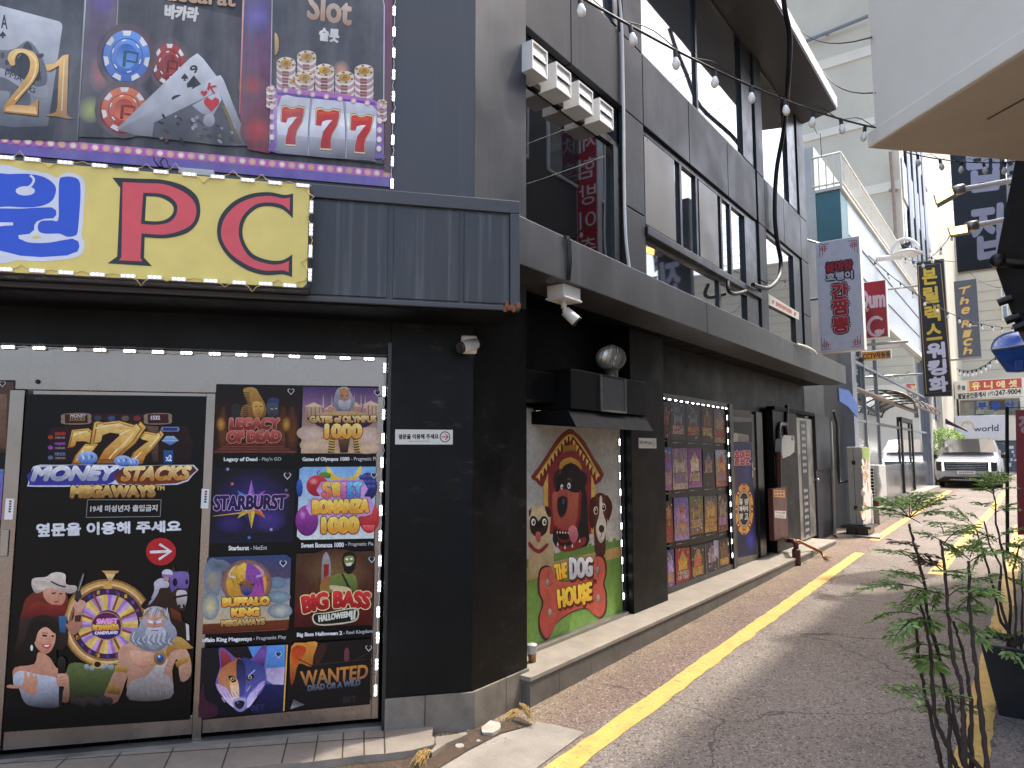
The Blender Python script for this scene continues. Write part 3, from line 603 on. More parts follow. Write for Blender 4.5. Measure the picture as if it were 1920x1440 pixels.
cv.poly([(950, 835), (975, 806), (1020, 806), (1048, 832), (1000, 862)], '#9fc0e0', '#2b5ba8'); cv.line([(950, 833), (1046, 833)], 2, '#dceaf5')
cv.rect(960, 890, 1016, 968, '#2c5a94', '#173a70'); cv.text('x2', [(974, 918), (1006, 918), (1006, 952), (974, 952)], '#cfe0ee', bold=2)
cv.poly([(860, 745), (930, 750), (930, 960), (900, 960)], '#6a5140', '#3a2a20')
def seven(P, x0=0):
    cv.poly([(x, y) for x, y in P], '#4a2a14')
    cx = sum(p[0] for p in P)/len(P); cy = sum(p[1] for p in P)/len(P)
    cv.poly([(cx+(x-cx)*.95, cy+(y-cy)*.95) for x, y in P], '#e6b45a', '#8a5a22')
    cv.poly([(cx+(x-cx)*.84, cy+(y-cy)*.84) for x, y in P], '#7a4a1c'); cv.poly([(cx+(x-cx)*.80, cy+(y-cy)*.80) for x, y in P], '#f0cf7a', '#c07a26')
seven([(420, 768), (520, 758), (560, 790), (560, 860), (500, 838), (440, 838), (432, 872), (393, 880)]); seven([(500, 850), (580, 850), (530, 915), (500, 975), (415, 975), (440, 920)])
seven([(850, 776), (930, 790), (948, 768), (966, 795), (900, 880), (855, 925), (835, 975), (740, 975), (780, 905), (850, 850), (878, 832), (820, 815)])
seven([(548, 722), (570, 716), (600, 724), (700, 712), (790, 738), (815, 742), (832, 716), (866, 752), (800, 850), (735, 905), (665, 975), (560, 975), (600, 905), (680, 830), (725, 792), (640, 780), (585, 800), (572, 848), (524, 858), (535, 790)])
for a, b, c_ in (((600, 745), (700, 730), (780, 760)), ((640, 930), (720, 850), (790, 780))): cv.poly([a, b, c_, ((a[0]+c_[0])/2+12, (a[1]+c_[1])/2+16)], '#fbe9b0', '#d9993c')
for a in ((560, 760, 640, 745), (700, 800, 760, 770), (640, 940, 690, 880), (880, 870, 930, 810), (780, 950, 830, 900), (430, 800, 500, 780), (450, 950, 490, 890)): cv.line([(a[0], a[1]), (a[2], a[3])], 7, '#f8e6b2')
for x, y, rx, ry in ((515, 935, 58, 40), (720, 952, 52, 32), (785, 962, 34, 26)):
    cv.ell(x, y, rx, ry, '#a8c6ee', '#2f58b0'); 
    for i in range(5): cv.poly([(x-rx*.6+i*rx*.3, y-ry*.5), (x-rx*.3+i*rx*.28, y-ry*.1*i), (x-rx*.5+i*rx*.3, y+ry*.3)], ['#d8e6fa', '#5f8ad8', '#bcd2f2', '#2b50a8', '#8eb0e6'][i])
cv.poly(curve([(165, 1085), (195, 985), (320, 975), (690, 975), (720, 985), (1138, 975), (1128, 1040), (1040, 1092), (690, 1092), (660, 1085), (560, 1100), (200, 1104)], 2), '#c9cdd8')
cv.poly(curve([(174, 1082), (203, 992), (690, 982), (660, 1078), (550, 1092), (205, 1096)], 2), '#2c2a7a', '#3c3a9a'); cv.poly(curve([(695, 1086), (722, 992), (1130, 982), (1120, 1038), (1035, 1084)], 2), '#4a1d14', '#7a3a22')
cv.text('MONEY', [(212, 988), (692, 985), (655, 1060), (186, 1066)], '#f2f3f6', '#8e93a8', bold=9); cv.text('STACKS', [(736, 990), (1124, 985), (1096, 1058), (712, 1066)], '#f6e1a0', '#b9772a', bold=8)
cv.text('MEGAWAYS', [(425, 1102), (905, 1100), (905, 1158), (418, 1164)], '#e8c678', '#8a5c28', bold=9, out='#3a2312', outw=5); cv.text('TM', [(918, 1100), (964, 1100), (964, 1122), (918, 1122)], '#c9a860', bold=2)
for P in ([(514, 1180), (946, 1180)], [(946, 1180), (940, 1278)], [(940, 1278), (506, 1284)], [(506, 1284), (514, 1180)]): cv.line(P, 4, '#8a8a88')
cv.text('19세 미성년자 출입금지', [(532, 1214), (924, 1210), (922, 1246), (530, 1252)], '#c3c3c1', bold=1.6)
cv.text('옆문을 이용해 주세요', [(216, 1322), (1060, 1304), (1060, 1364), (216, 1396)], '#d6d8dc', bold=4)
cv.zoom(0, 980, 400/1252)
cv.ell(945, 170, 88, 81, '#b3262c', n=32); cv.line([(880, 173), (996, 168)], 16, '#e3dede'); cv.line([(935, 126), (1003, 168), (932, 216)], 15, '#e3dede')
# wheel of fortune
for rx, ry, c in ((268, 262, '#8a6432'), (256, 250, '#c79a58'), (240, 234, '#e0bd84'), (228, 222, '#9a6a34'), (214, 208, '#3a2544')): cv.ell(632, 592, rx, ry, c, n=40)
for i in range(44):
    t0, t1 = rad(i*360/44), rad((i+1)*360/44); c = ['#d8b45c', '#a678b8', '#c9a0d0', '#e3c46e'][i % 4]
    cv.poly([(632+85*math.cos(t0), 598+85*math.sin(t0)), (632+178*math.cos(t0), 596+174*math.sin(t0)), (632+178*math.cos(t1), 596+174*math.sin(t1)), (632+85*math.cos(t1), 598+85*math.sin(t1))], c)
    if i % 2: cv.rect(632+196*math.cos(t0)-8, 594+192*math.sin(t0)-11, 632+196*math.cos(t0)+8, 594+192*math.sin(t0)+11, ['#7a4a9a', '#c59a3c', '#3a3f8a'][i % 3])
for i in range(8):
    t = rad(i*45+20); cv.line([(632+90*math.cos(t), 598+90*math.sin(t)), (632+200*math.cos(t), 596+196*math.sin(t))], 13, '#8a4a2e')
cv.ell(625, 606, 92, 84, '#b98a5a'); cv.ell(625, 606, 86, 79, '#5f1f58', '#3a1a50')
cv.text('SWEET', [(570, 566), (690, 562), (688, 596), (568, 600)], '#e78ac0', '#f0b6d8', bold=4, out='#5a1040', outw=3); cv.text('BONANZA', [(546, 602), (698, 598), (696, 628), (548, 632)], '#f2d24a', '#d98a2a', bold=4, out='#6a2a50', outw=3)
cv.poly(curve([(545, 632), (625, 640), (700, 628), (690, 662), (560, 664)], 3), '#2b2a7a'); cv.text('CANDYLAND', [(556, 640), (692, 636), (688, 652), (558, 656)], '#e0d8ea', bold=2)
cv.poly([(597, 282), (700, 282), (690, 296), (660, 300), (652, 340), (660, 388), (608, 388), (605, 350), (640, 345), (615, 298)], '#c99a50'); cv.poly([(618, 300), (678, 300), (645, 358)], '#e2c894', '#a87838')
# lawn and pebbles
cv.poly(curve([(392, 862), (440, 820), (560, 838), (700, 830), (700, 900), (690, 1010), (400, 1040)], 3), '#5c6b3a', '#14180f')
for i, (x, y) in enumerate(((508, 848), (540, 855), (600, 848), (628, 842), (655, 850))): cv.ell(x, y, 15, 18, '#b0b2b4', '#5a5c5e')
cv.ell(572, 832, 28, 24, '#c9a94a'); cv.ell(572, 832, 20, 17, '#1b1b1d')
# race horse and rider
cv.poly(curve([(830, 480), (890, 430), (940, 390), (1000, 300), (1020, 250), (1035, 290), (1090, 290), (1104, 262), (1108, 320), (1104, 430), (1085, 515), (1050, 520), (1060, 560), (1105, 610), (1115, 700), (1020, 660), (960, 600), (860, 520)], 3), '#3f2a1e', '#1c130e')
cv.poly(curve([(1005, 300), (1030, 288), (1100, 290), (1110, 340), (1098, 386), (1040, 384), (1008, 410), (995, 350)], 3), '#7d6aa8', '#5a4686'); cv.ell(1027, 350, 14, 24, '#15121a'); cv.ell(1096, 348, 8, 16, '#15121a')
cv.poly(curve([(1040, 400), (1090, 400), (1098, 440), (1086, 490), (1050, 500), (1035, 450)], 3), '#c9c4c0', '#8e8682'); cv.line([(1015, 440), (1098, 425)], 12, '#141214'); cv.ell(1052, 490, 9, 11, '#2a2224'); cv.ell(1078, 488, 7, 10, '#2a2224')
cv.poly([(1090, 590), (1108, 600), (1112, 690), (1095, 690)], '#c9c2bc'); cv.poly([(1000, 500), (1062, 530), (1068, 580), (1010, 560)], '#7a3a22', '#4a2014')
cv.poly(curve([(905, 350), (950, 325), (990, 350), (985, 380), (940, 385), (925, 420), (890, 470), (870, 480), (905, 400)], 3), '#c4c0cc', '#8f8b9c'); cv.ell(982, 297, 32, 24, '#cfc6d4'); cv.poly([(950, 302), (1010, 306), (1000, 322), (952, 318)], '#8a6aa8'); cv.ell(975, 330, 18, 14, '#a98a7c')
cv.line([(885, 440), (835, 500)], 20, '#101012')
# cowgirl with hat and pistol
cv.poly(curve([(150, 450), (210, 400), (260, 380), (380, 400), (400, 470), (385, 520), (350, 560), (200, 570), (120, 570), (130, 520)], 3), '#7a3424', '#54201a')
cv.poly(curve([(120, 560), (180, 540), (300, 550), (390, 560), (400, 640), (370, 740), (140, 760), (85, 760), (110, 640)], 3), '#3c2a28', '#1b1615')
cv.poly(curve([(255, 400), (300, 380), (372, 395), (385, 440), (365, 480), (330, 492), (285, 470), (260, 440)], 3), '#d09a80', '#b57a60')
cv.poly([(302, 412), (330, 408), (326, 416), (304, 420)], '#2a1a18'); cv.poly([(345, 412), (368, 416), (364, 422), (348, 420)], '#2a1a18'); cv.poly([(316, 462), (345, 458), (340, 468), (322, 470)], '#9c3a34'); cv.line([(340, 420), (346, 445), (336, 448)], 3, '#9a5f4c')
cv.poly(curve([(185, 350), (200, 325), (270, 318), (300, 298), (340, 290), (385, 305), (388, 360), (445, 370), (448, 400), (410, 416), (360, 400), (290, 385), (220, 415), (192, 390)], 3), '#dccfc0', '#a8988a'); cv.line([(298, 345), (345, 368), (386, 378)], 9, '#3a2c24'); cv.poly(curve([(200, 352), (250, 340), (300, 372), (230, 396)], 3), '#b9aa9a', '#cfc2b2')
cv.poly([(345, 545), (392, 550), (385, 650), (350, 640)], '#3f6fa0', '#27486e'); cv.poly(curve([(385, 600), (430, 660), (478, 610), (482, 520), (500, 480), (470, 450), (440, 470), (432, 560), (400, 590)], 3), '#c48f78', '#a8705a')
cv.poly(curve([(430, 480), (460, 450), (505, 470), (480, 520), (450, 520)], 3), '#cf9c84'); cv.poly([(440, 545), (478, 540), (472, 582), (438, 580)], '#4a2a1c')
cv.poly([(484, 296), (498, 298), (470, 400), (480, 430), (455, 470), (436, 452), (446, 405)], '#4c4a4e', '#222226'); cv.line([(490, 305), (460, 400)], 4, '#a8a6aa')
cv.poly(curve([(200, 470), (300, 480), (380, 490), (380, 540), (300, 552), (150, 560), (125, 545)], 3), '#8a2e26', '#54191a')
# presenter with microphone
cv.poly(curve([(180, 570), (230, 545), (300, 550), (345, 600), (348, 680), (330, 740), (330, 820), (260, 850), (140, 830), (80, 850), (90, 770), (140, 690), (160, 620)], 3), '#241c1a', '#0e0c0c')
cv.poly(curve([(86, 850), (200, 830), (225, 760), (290, 790), (330, 850), (390, 880), (405, 930), (370, 960), (330, 900), (300, 960), (110, 950), (78, 920)], 3), '#cf987a', '#a8705a')
cv.poly(curve([(205, 625), (260, 600), (318, 630), (325, 690), (300, 750), (262, 770), (220, 740), (198, 690)], 3), '#d8a386', '#b97e62')
cv.poly(curve([(180, 600), (260, 580), (330, 620), (320, 650), (270, 612), (225, 640), (206, 700), (180, 690)], 3), '#1a1412')
cv.poly([(248, 655), (278, 660), (274, 670), (250, 668)], '#1e1412'); cv.poly([(300, 660), (320, 662), (316, 672), (302, 670)], '#1e1412'); cv.line([(246, 645), (280, 650)], 4, '#2a1b16'); cv.poly(curve([(248, 712), (300, 715), (285, 738), (262, 736)], 3), '#b84a44'); cv.poly([(256, 717), (292, 719), (280, 728), (264, 727)], '#eee6e0'); cv.line([(288, 668), (296, 695), (282, 700)], 3, '#a86f58'); cv.ell(186, 735, 8, 18, '#d8d8de')
cv.poly(curve([(82, 890), (130, 870), (220, 890), (330, 910), (345, 960), (345, 1080), (200, 1080), (140, 1050), (110, 970), (80, 950)], 3), '#c2c4d0', '#2a2a30')
cv.poly(curve([(38, 962), (60, 950), (130, 955), (140, 880), (150, 865), (165, 905), (185, 868), (196, 905), (215, 890), (222, 950), (210, 1010), (160, 1000), (130, 975), (60, 972)], 3), '#d29c80', '#a66e56')
cv.poly(curve([(333, 905), (370, 885), (404, 930), (402, 1050), (350, 1040), (378, 965), (338, 960)], 3), '#cc957a', '#5a3a2e')
cv.ell(362, 825, 26, 40, '#2e2a2a', '#0d0d0d'); cv.rect(340, 850, 385, 885, '#101011'); cv.poly([(345, 960), (372, 960), (362, 1080), (345, 1080)], '#131314')
for i in range(3): cv.line([(335, 912+i*18), (385, 902+i*20)], 3, '#9a6650')
# bearded man with laurel crown
cv.poly(curve([(700, 740), (780, 700), (860, 720), (980, 700), (1080, 730), (1118, 800), (1118, 900), (1060, 930), (1040, 800), (1010, 870), (1000, 1000), (760, 1000), (750, 900), (690, 1050), (605, 1050), (640, 940), (690, 830)], 3), '#d6a286', '#6a4636')
cv.poly(curve([(760, 750), (850, 760), (920, 770), (890, 830), (800, 830)], 3), '#e2b498', '#bf8568'); cv.line([(780, 830), (840, 850), (900, 830)], 5, '#a8725c'); cv.line([(930, 800), (1000, 850)], 5, '#a8725c')
cv.poly(curve([(765, 935), (860, 900), (930, 820), (985, 800), (960, 880), (1005, 920), (1000, 1030), (760, 1040)], 3), '#c9bcb8', '#4a4442')
for a in range(5): cv.line([(800+a*40, 925-a*12), (840+a*35, 1010)], 4, '#93837e')
cv.poly(curve([(975, 750), (1010, 680), (1060, 672), (1120, 720), (1128, 738), (1020, 750), (985, 790)], 3), '#c79a52', '#8a6226')
cv.poly([(676, 838), (752, 850), (746, 882), (672, 868)], '#c39a4a', '#7c5620'); cv.poly([(640, 945), (712, 965), (700, 1010), (625, 1000)], '#a87c3a', '#4e3514'); cv.poly([(1028, 818), (1110, 780), (1116, 810), (1036, 850)], '#c39a4a', '#7c5620')
cv.poly(curve([(830, 560), (870, 500), (930, 492), (985, 520), (1000, 580), (1030, 620), (1035, 670), (980, 720), (940, 750), (880, 755), (830, 740), (765, 700), (775, 640), (815, 610)], 3), '#a9aab4', '#787a86')
cv.poly(curve([(862, 545), (920, 535), (962, 560), (955, 610), (900, 640), (862, 615)], 3), '#cf9c84', '#b07c66')
cv.poly([(870, 575), (900, 582), (896, 592), (872, 588)], '#e4e6f0'); cv.poly([(916, 582), (948, 572), (946, 586), (918, 592)], '#cfd6f0'); cv.line([(862, 568), (902, 578)], 6, '#c9c9d0'); cv.line([(914, 578), (955, 564)], 6, '#c9c9d0'); cv.line([(906, 585), (906, 615)], 4, '#9a6a58')
cv.poly(curve([(860, 620), (905, 618), (960, 616), (975, 680), (930, 735), (880, 738), (850, 690)], 3), '#bfc0c8', '#8a8c98'); cv.line([(885, 634), (930, 632)], 5, '#7a4a42')
for i in range(16):
    x = 790+i*15; cv.line(curve([(x, 640+((i*37) % 40)), (x-12, 680+((i*23) % 30)), (x+10, 715)], 3, False), 5, ['#d2d3da', '#6c6e7a'][i % 2])
for i in range(7): cv.line(curve([(840+i*22, 560-((i*7) % 12)), (850+i*22, 520), (872+i*18, 500)], 3, False), 5, ['#cfd0d8', '#74767f'][i % 2])
for s in (-1, 1):
    for i in range(5): cv.ell(905+s*(72-i*9), 560-i*11, 14, 5, '#c9a046', '#8a6624', rot=s*(50-i*8))
cv.ell(938, 793, 37, 42, '#b98a3c', '#6c4a18'); cv.ell(940, 795, 22, 24, '#3a6ab0', '#142f66'); cv.ell(934, 785, 7, 8, '#b4cdee')
for i in range(8): cv.ell(430+i*30, 1040+(i % 3)*8, 22, 26, '#3a3030', '#161415')
cv.build('poster', 'print_gloss', label='tall black poster on the sliding door with golden sevens, prize wheel and bearded man', cat='poster', group='advertising posters')
# ---- the strip of poster on the neighbouring leaf at the frame's edge
cv = CV(DO, .006, 0, 560, 400/1252)
cv.poly([(-1100, 470), (86, 478), (34, 1600), (-20, 2520), (-1100, 2560)], '#17181a')
cv.poly([(-300, 482), (84, 490), (66, 880), (40, 905), (-300, 900)], '#5b453a', '#3a2620'); cv.poly([(-20, 560), (40, 560), (35, 880), (-20, 880)], '#7c6450', '#5a3f34')
cv.poly([(-300, 1000), (22, 1000), (2, 1300), (-300, 1300)], '#5f76b8', '#8a4f9c'); cv.heart(14, 500, 20, '#d0d0d2'); cv.heart(14, 499, 15, '#2a2422')
cv.build('poster', 'print_gloss', label='dark poster cut by the left edge on the steel frame left of the sliding door', cat='poster', group='advertising posters')
# stickers on the stiles
for P, lab in (([(1184, 1115), (1230, 1118), (1222, 1232), (1178, 1230)], 'white push sticker on the steel stile between sliding door and tile poster'), ([(34, 1172), (84, 1174), (74, 1296), (24, 1296)], 'white push sticker on the leftmost steel stile')):
    cv = CV(DO, .0125, 0, 560, 400/1252); x = P[0][0]
    cv.poly(P, '#dcdcda'); h = [(P[0][0]*(1-t)+P[1][0]*t, P[0][1]) for t in (.42, .62)]
    for i, c in enumerate(('#2a2a2c', '#8a2a2e', '#2a2a2c', '#2a2a2c', '#2a2a2c')): y = P[0][1]+12+i*15; cv.rect(h[0][0]-1-i*1.1, y, h[1][0]+3-i*1.1, y+11, c)
    cv.build('sticker', 'signface', label=lab, cat='sticker')
# ---- the tile poster right of the sliding door: eight game pictures
cv = CV(DO, .002, 370, 640, 400/1440)
def tile(P, c1, c2=None): return cv.poly(P, c1, c2)
def cap(a, b, P, Q): cv.text(a, P, '#d8d8da', bold=1.8); cv.text(b, Q, '#b9b9bc', bold=.5)
cv.poly([(128, 288), (1224, 304), (1190, 1460), (1165, 2450), (-10, 2560)], '#08090b'); cv.o = .0024
# 1 pharaoh masks
tile([(130, 292), (712, 302), (672, 752), (112, 755)], '#191312', '#3a1712')
for x, w in ((150, 40), (560, 60), (620, 50)): cv.glow(x+20, 600, w, 170, '#7a4420', '#241412')
for x in (165, 570, 630): cv.rect(x, 440, x+22, 680, '#4c2a18', '#6a3a1c')
for x in (160, 600): cv.glow(x, 560, 34, 55, '#d89a40', '#4a2814')
for i in range(4): cv.poly([(200-i*28, 690+i*17), (540+i*40, 690+i*17), (555+i*40, 702+i*17), (185-i*28, 702+i*17)], '#8a4a3a', '#5a2018')
cv.poly(curve([(470, 420), (490, 390), (535, 395), (548, 450), (535, 510), (490, 515), (468, 480)], 3), '#5a5f6c', '#2e3038'); cv.poly(curve([(470, 420), (490, 382), (545, 386), (548, 425), (520, 415)], 3), '#33406a'); cv.line([(495, 455), (512, 458)], 4, '#d0d4da'); cv.line([(525, 456), (538, 452)], 4, '#d0d4da')
cv.poly(curve([(235, 440), (270, 420), (300, 450), (300, 520), (235, 520)], 3), '#2c2c30')
cv.poly(curve([(310, 325), (350, 310), (395, 318), (420, 360), (455, 420), (465, 470), (440, 520), (300, 520), (305, 440), (340, 420), (320, 370)], 3), '#c0924a', '#6a4420')
for i in range(6): cv.line([(312+i*3, 345+i*16), (350+i*2, 350+i*16)], 6, '#4a3a30'); cv.line([(310, 440+i*13), (345, 445+i*13)], 6, '#4a2a2a')
cv.poly(curve([(372, 420), (400, 405), (440, 420), (448, 460), (430, 505), (405, 518), (378, 490)], 3), '#e0b45c', '#9a6a2a'); cv.line([(386, 442), (404, 440)], 5, '#1c1410'); cv.line([(422, 440), (440, 438)], 5, '#1c1410'); cv.line([(400, 492), (424, 490)], 4, '#6a3a1c'); cv.line([(414, 445), (416, 475)], 4, '#a87a34')
cv.text('LEGACY', [(225, 524), (552, 524), (545, 590), (222, 594)], '#c86a62', '#7a2624', bold=9, out='#d8a08a', outw=3, shadow=('#2a0f0c', 3, 8)); cv.text('OF DEAD', [(206, 612), (560, 610), (556, 676), (204, 680)], '#c0605a', '#7a2422', bold=9, out='#d8a08a', outw=3, shadow=('#2a0f0c', 3, 8))
# 2 temple
tile([(714, 306), (1222, 316), (1206, 756), (700, 756)], '#5c4474', '#c9a888'); cv.poly([(716, 310), (1222, 318), (1216, 470), (708, 470)], '#4f3a72', '#9a7290')
for x, w, h in ((730, 110, 60), (860, 80, 40), (1040, 60, 60), (1120, 100, 70)):
    cv.rect(x, 500-h, x+w, 540, '#caa98c', '#a8806c'); cv.poly([(x-8, 500-h), (x+w/2, 470-h), (x+w+8, 500-h)], '#dcc0a4')
    for i in range(4): cv.rect(x+8+i*w/4, 505-h, x+14+i*w/4, 540, '#8a6458')
for x in (908, 850, 1060, 1105, 1133): cv.poly([(x-6, 450), (x, 350), (x+6, 450)], '#c9b0a8')
for x, y, rx, ry, c in ((760, 620, 90, 50, '#d8c4bc'), (1160, 640, 100, 60, '#d0b8ac'), (800, 700, 110, 50, '#d8bc98'), (1140, 720, 90, 40, '#e0c498'), (950, 700, 60, 40, '#b89070')): cv.glow(x, y, rx, ry, c, '#c4a48c')
cv.poly(curve([(935, 340), (960, 312), (1010, 308), (1035, 345), (1060, 400), (1050, 450), (1000, 470), (940, 465), (918, 420)], 3), '#b4b4bc', '#74747e'); cv.poly(curve([(965, 345), (1020, 345), (1022, 395), (995, 410), (966, 390)], 3), '#b98670'); cv.line([(970, 365), (988, 370)], 5, '#3a2a2a'); cv.line([(1002, 370), (1018, 364)], 5, '#3a2a2a'); cv.poly(curve([(955, 395), (995, 405), (1035, 392), (1030, 450), (990, 465), (955, 440)], 3), '#c9c9d0', '#90909a'); cv.poly([(958, 312), (970, 330), (990, 308), (1010, 330), (1030, 312), (1026, 345), (962, 345)], '#b98a3a')
cv.poly([(890, 440), (940, 450), (900, 475), (870, 475)], '#c08a70'); cv.poly([(1050, 440), (1100, 440), (1110, 470), (1060, 472)], '#c08a70')
cv.ell(985, 540, 200, 60, '#3a2450', '#2a2048'); cv.ell(985, 495, 170, 24, '#c0a070'); cv.poly([(740, 520), (770, 500), (1200, 500), (1216, 520), (1200, 552), (770, 552)], '#4a2a30')
cv.text('GATES of OLYMPUS', [(760, 506), (1204, 504), (1204, 544), (762, 546)], '#f0d49a', '#b98a4a', bold=5, out='#3a1a14', outw=4)
cv.poly([(890, 660), (905, 640), (930, 650), (925, 752), (882, 752)], '#8a6a34', '#4a3418'); cv.poly([(1085, 655), (1065, 640), (1050, 650), (1058, 752), (1098, 752)], '#8a6a34', '#4a3418'); cv.poly([(950, 660), (1030, 660), (1015, 752), (965, 752)], '#6a4a34', '#2a1c18')
for i in range(5): cv.line([(884, 665+i*18), (926, 672+i*18)], 6, '#d8b46a'); cv.line([(1055, 672+i*18), (1096, 665+i*18)], 6, '#d8b46a')
cv.text('1000', [(868, 564), (1106, 562), (1104, 648), (866, 650)], '#fbe48a', '#d9902a', bold=10, out='#5a2a14', outw=5)
for x, y in ((1216, 348), (632, 338)): cv.heart(x, y, 24, '#cfcfd2'); cv.heart(x, y-1, 18, '#1c1a20')
cap('Legacy of Dead', "- Play'n GO", [(180, 784), (404, 784), (404, 814), (180, 814)], [(416, 784), (566, 782), (566, 812), (416, 812)]); cap('Gates of Olympus 1000', '- Pragmatic Pl', [(710, 784), (1026, 782), (1026, 812), (710, 814)], [(1038, 782), (1206, 780), (1206, 812), (1038, 812)])
# 3 star
tile([(105, 850), (668, 860), (645, 1355), (85, 1365)], '#14151f', '#17172c'); cv.glow(370, 1090, 280, 230, '#3a2f78', '#16161f'); cv.glow(480, 1200, 120, 90, '#4a3a8a', '#241f4a'); cv.glow(230, 1230, 110, 70, '#352a6a', '#1b1836')
def burst(cx, cy, R, r, cols, n=8, rot=0):
    for i in range(n):
        t = rad(rot+i*360/n); tl, tr = t-math.pi/n, t+math.pi/n; Rr = R*(1 if i % 2 == 0 else .82); c = cols[i % len(cols)]
        tip = (cx+Rr*math.sin(t), cy-Rr*math.cos(t)); cv.poly([(cx, cy), (cx+r*math.sin(tl), cy-r*math.cos(tl)), tip], c, None); cv.poly([(cx, cy), tip, (cx+r*math.sin(tr), cy-r*math.cos(tr))], tuple(.6*q for q in hx(c)), None)
burst(365, 1100, 165, 62, ['#a878c8', '#9a5cc0', '#c05a8a', '#d8743a', '#e8c04a', '#b8c04a', '#3a7ac0', '#4a8ad8'], 8)
cv.line([(105, 1180), (360, 1150), (470, 1090), (590, 1050)], [3, 12, 12, 3], '#d89a4a')
cv.text('STARBURST', [(118, 1046), (600, 1038), (592, 1128), (114, 1138)], '#2a2350', '#1c1a3a', bold=6, out='#c9a8e0', outw=4)
for x, y, c in ((235, 962, '#e8907a'), (205, 863, '#a0b0e0'), (350, 1325, '#4a9ae8'), (498, 1270, '#d8b0e8'), (600, 1005, '#8a80c0'), (610, 1040, '#e070a0')): cv.glow(x, y, 14, 14, c, '#1b1a34')
cv.text('BET', [(425, 1215), (505, 1214), (505, 1252), (425, 1253)], '#3d3670', bold=2); cv.heart(608, 908, 26, '#cfcfd2'); cv.heart(608, 906, 20, '#1a1a22')
# 4 fruit
cv.poly(curve([(690, 862), (715, 848), (1206, 846), (1200, 1090), (1192, 1330), (700, 1340), (672, 1318)], 1), '#7fb0e0', '#d8dfd8')
for x, y, rx, ry, c, c2 in ((810, 975, 75, 72, '#d0404a', '#8a1a28'), (690, 990, 22, 60, '#3a68c0', '#1a3a80'), (740, 1210, 78, 105, '#a84aa0', '#5a1a68'), (1150, 980, 65, 95, '#3a4490', '#1c2050'), (1160, 1190, 70, 105, '#d84a4a', '#9a2028'), (800, 1110, 60, 50, '#c05ab0', '#7a2a80')): cv.ell(x, y, rx, ry, c, c2)
cv.glow(785, 945, 30, 24, '#f0a0a0', '#cc3f49'); cv.glow(710, 1170, 24, 34, '#d08ad0', '#9a3f94')
for i in range(14): cv.ell(1105+(i % 4)*28, 915+(i//4)*34, 14, 15, '#5a66b8', '#252a60')
cv.poly(curve([(870, 855), (890, 850), (930, 905), (1000, 925), (1060, 905), (1090, 850), (1108, 850), (1095, 905), (1040, 948), (960, 955), (900, 930)], 3), '#f0d85a', '#d8a830'); cv.poly(curve([(822, 900), (850, 880), (900, 895), (890, 925), (850, 915)], 3), '#6a9a3a', '#3a6a20'); cv.line([(815, 905), (810, 885), (826, 870)], 5, '#5a3a1a')
cv.poly([(1115, 1240), (1195, 1240), (1192, 1285), (1120, 1282)], '#e86a6a', '#b83038')
cv.poly(curve([(755, 1070), (850, 1050), (1165, 1050), (1175, 1165), (1060, 1180), (760, 1172)], 2), '#c89ad0'); cv.poly(curve([(835, 950), (1115, 935), (1118, 1060), (840, 1060)], 2), '#c89ad0')
for ch, x0, x1, c1, c2 in (('S', 845, 905, '#f0c860', '#d85a5a'), ('W', 908, 972, '#f0e060', '#e08a40'), ('E', 976, 1012, '#e89ac8', '#c05aa0'), ('E', 1016, 1054, '#7ac0e8', '#3a80c0'), ('T', 1058, 1110, '#8ad0e8', '#4a70c0')): cv.text(ch, [(x0+4, 958), (x1-4, 954), (x1-4, 1046), (x0+4, 1050)], c1, c2, bold=10, out='#6a3a7a', outw=4)
cv.text('BONANZA', [(782, 1078), (1158, 1070), (1150, 1150), (786, 1160)], '#fbe070', '#e09a2a', bold=11, out='#8a3a4a', outw=5); cv.text('1000', [(846, 1196), (1084, 1190), (1080, 1286), (846, 1290)], '#fbe070', '#d9902a', bold=13, out='#6a2a3a', outw=6, shadow=('#b87ac0', 0, 0))
cv.heart(1192, 905, 22, '#d8d8dc'); cv.heart(1192, 903, 17, '#2a2a34')
cap('Starburst', '- NetEnt', [(212, 1382), (348, 1380), (348, 1408), (212, 1410)], [(360, 1380), (470, 1378), (470, 1406), (360, 1408)]); cap('Sweet Bonanza 1000', '- Pragmatic Pla', [(702, 1362), (988, 1358), (988, 1388), (702, 1392)], [(1000, 1358), (1188, 1354), (1188, 1384), (1000, 1388)])
cv.zoom(350, 1020, 420/1440)
# 5 buffalo
tile([(130, 90), (150, 85), (640, 68), (672, 90), (655, 540), (640, 552), (100, 580)], '#2f456e', '#8a4a2a'); cv.poly([(120, 250), (665, 220), (658, 490), (105, 515)], '#6a7f9a', '#c9b48a'); cv.poly([(106, 515), (658, 485), (654, 545), (100, 580)], '#7a3a22', '#4a2016')
for x, y, rx, ry, c in ((170, 220, 60, 130, '#9a8a72'), (150, 400, 60, 90, '#d8c890'), (600, 430, 80, 50, '#c9c8b0'), (580, 250, 60, 40, '#7a94a8'), (590, 340, 80, 40, '#8ca4a4'), (200, 140, 80, 40, '#56606c')): cv.glow(x, y, rx, ry, c, '#6d7c8c')
cv.glow(385, 250, 165, 150, '#f0a83a', '#7a5a58'); cv.ell(385, 255, 130, 130, '#e08a3a', '#e8b04a')
cv.poly(curve([(280, 190), (330, 145), (385, 132), (385, 345), (275, 330), (262, 260)], 3), '#e8c04a', '#b87a2a'); cv.poly(curve([(385, 132), (440, 145), (480, 190), (495, 260), (490, 330), (385, 345)], 3), '#7a4a9c', '#a84a90')
for i in range(8): cv.line([(285+i*12, 200+(i % 3)*20), (295+i*12, 250+(i % 2)*25)], 4, '#9a6a20'); cv.line([(395+i*12, 200+(i % 3)*20), (400+i*12, 250+(i % 2)*25)], 4, '#4a2a74')
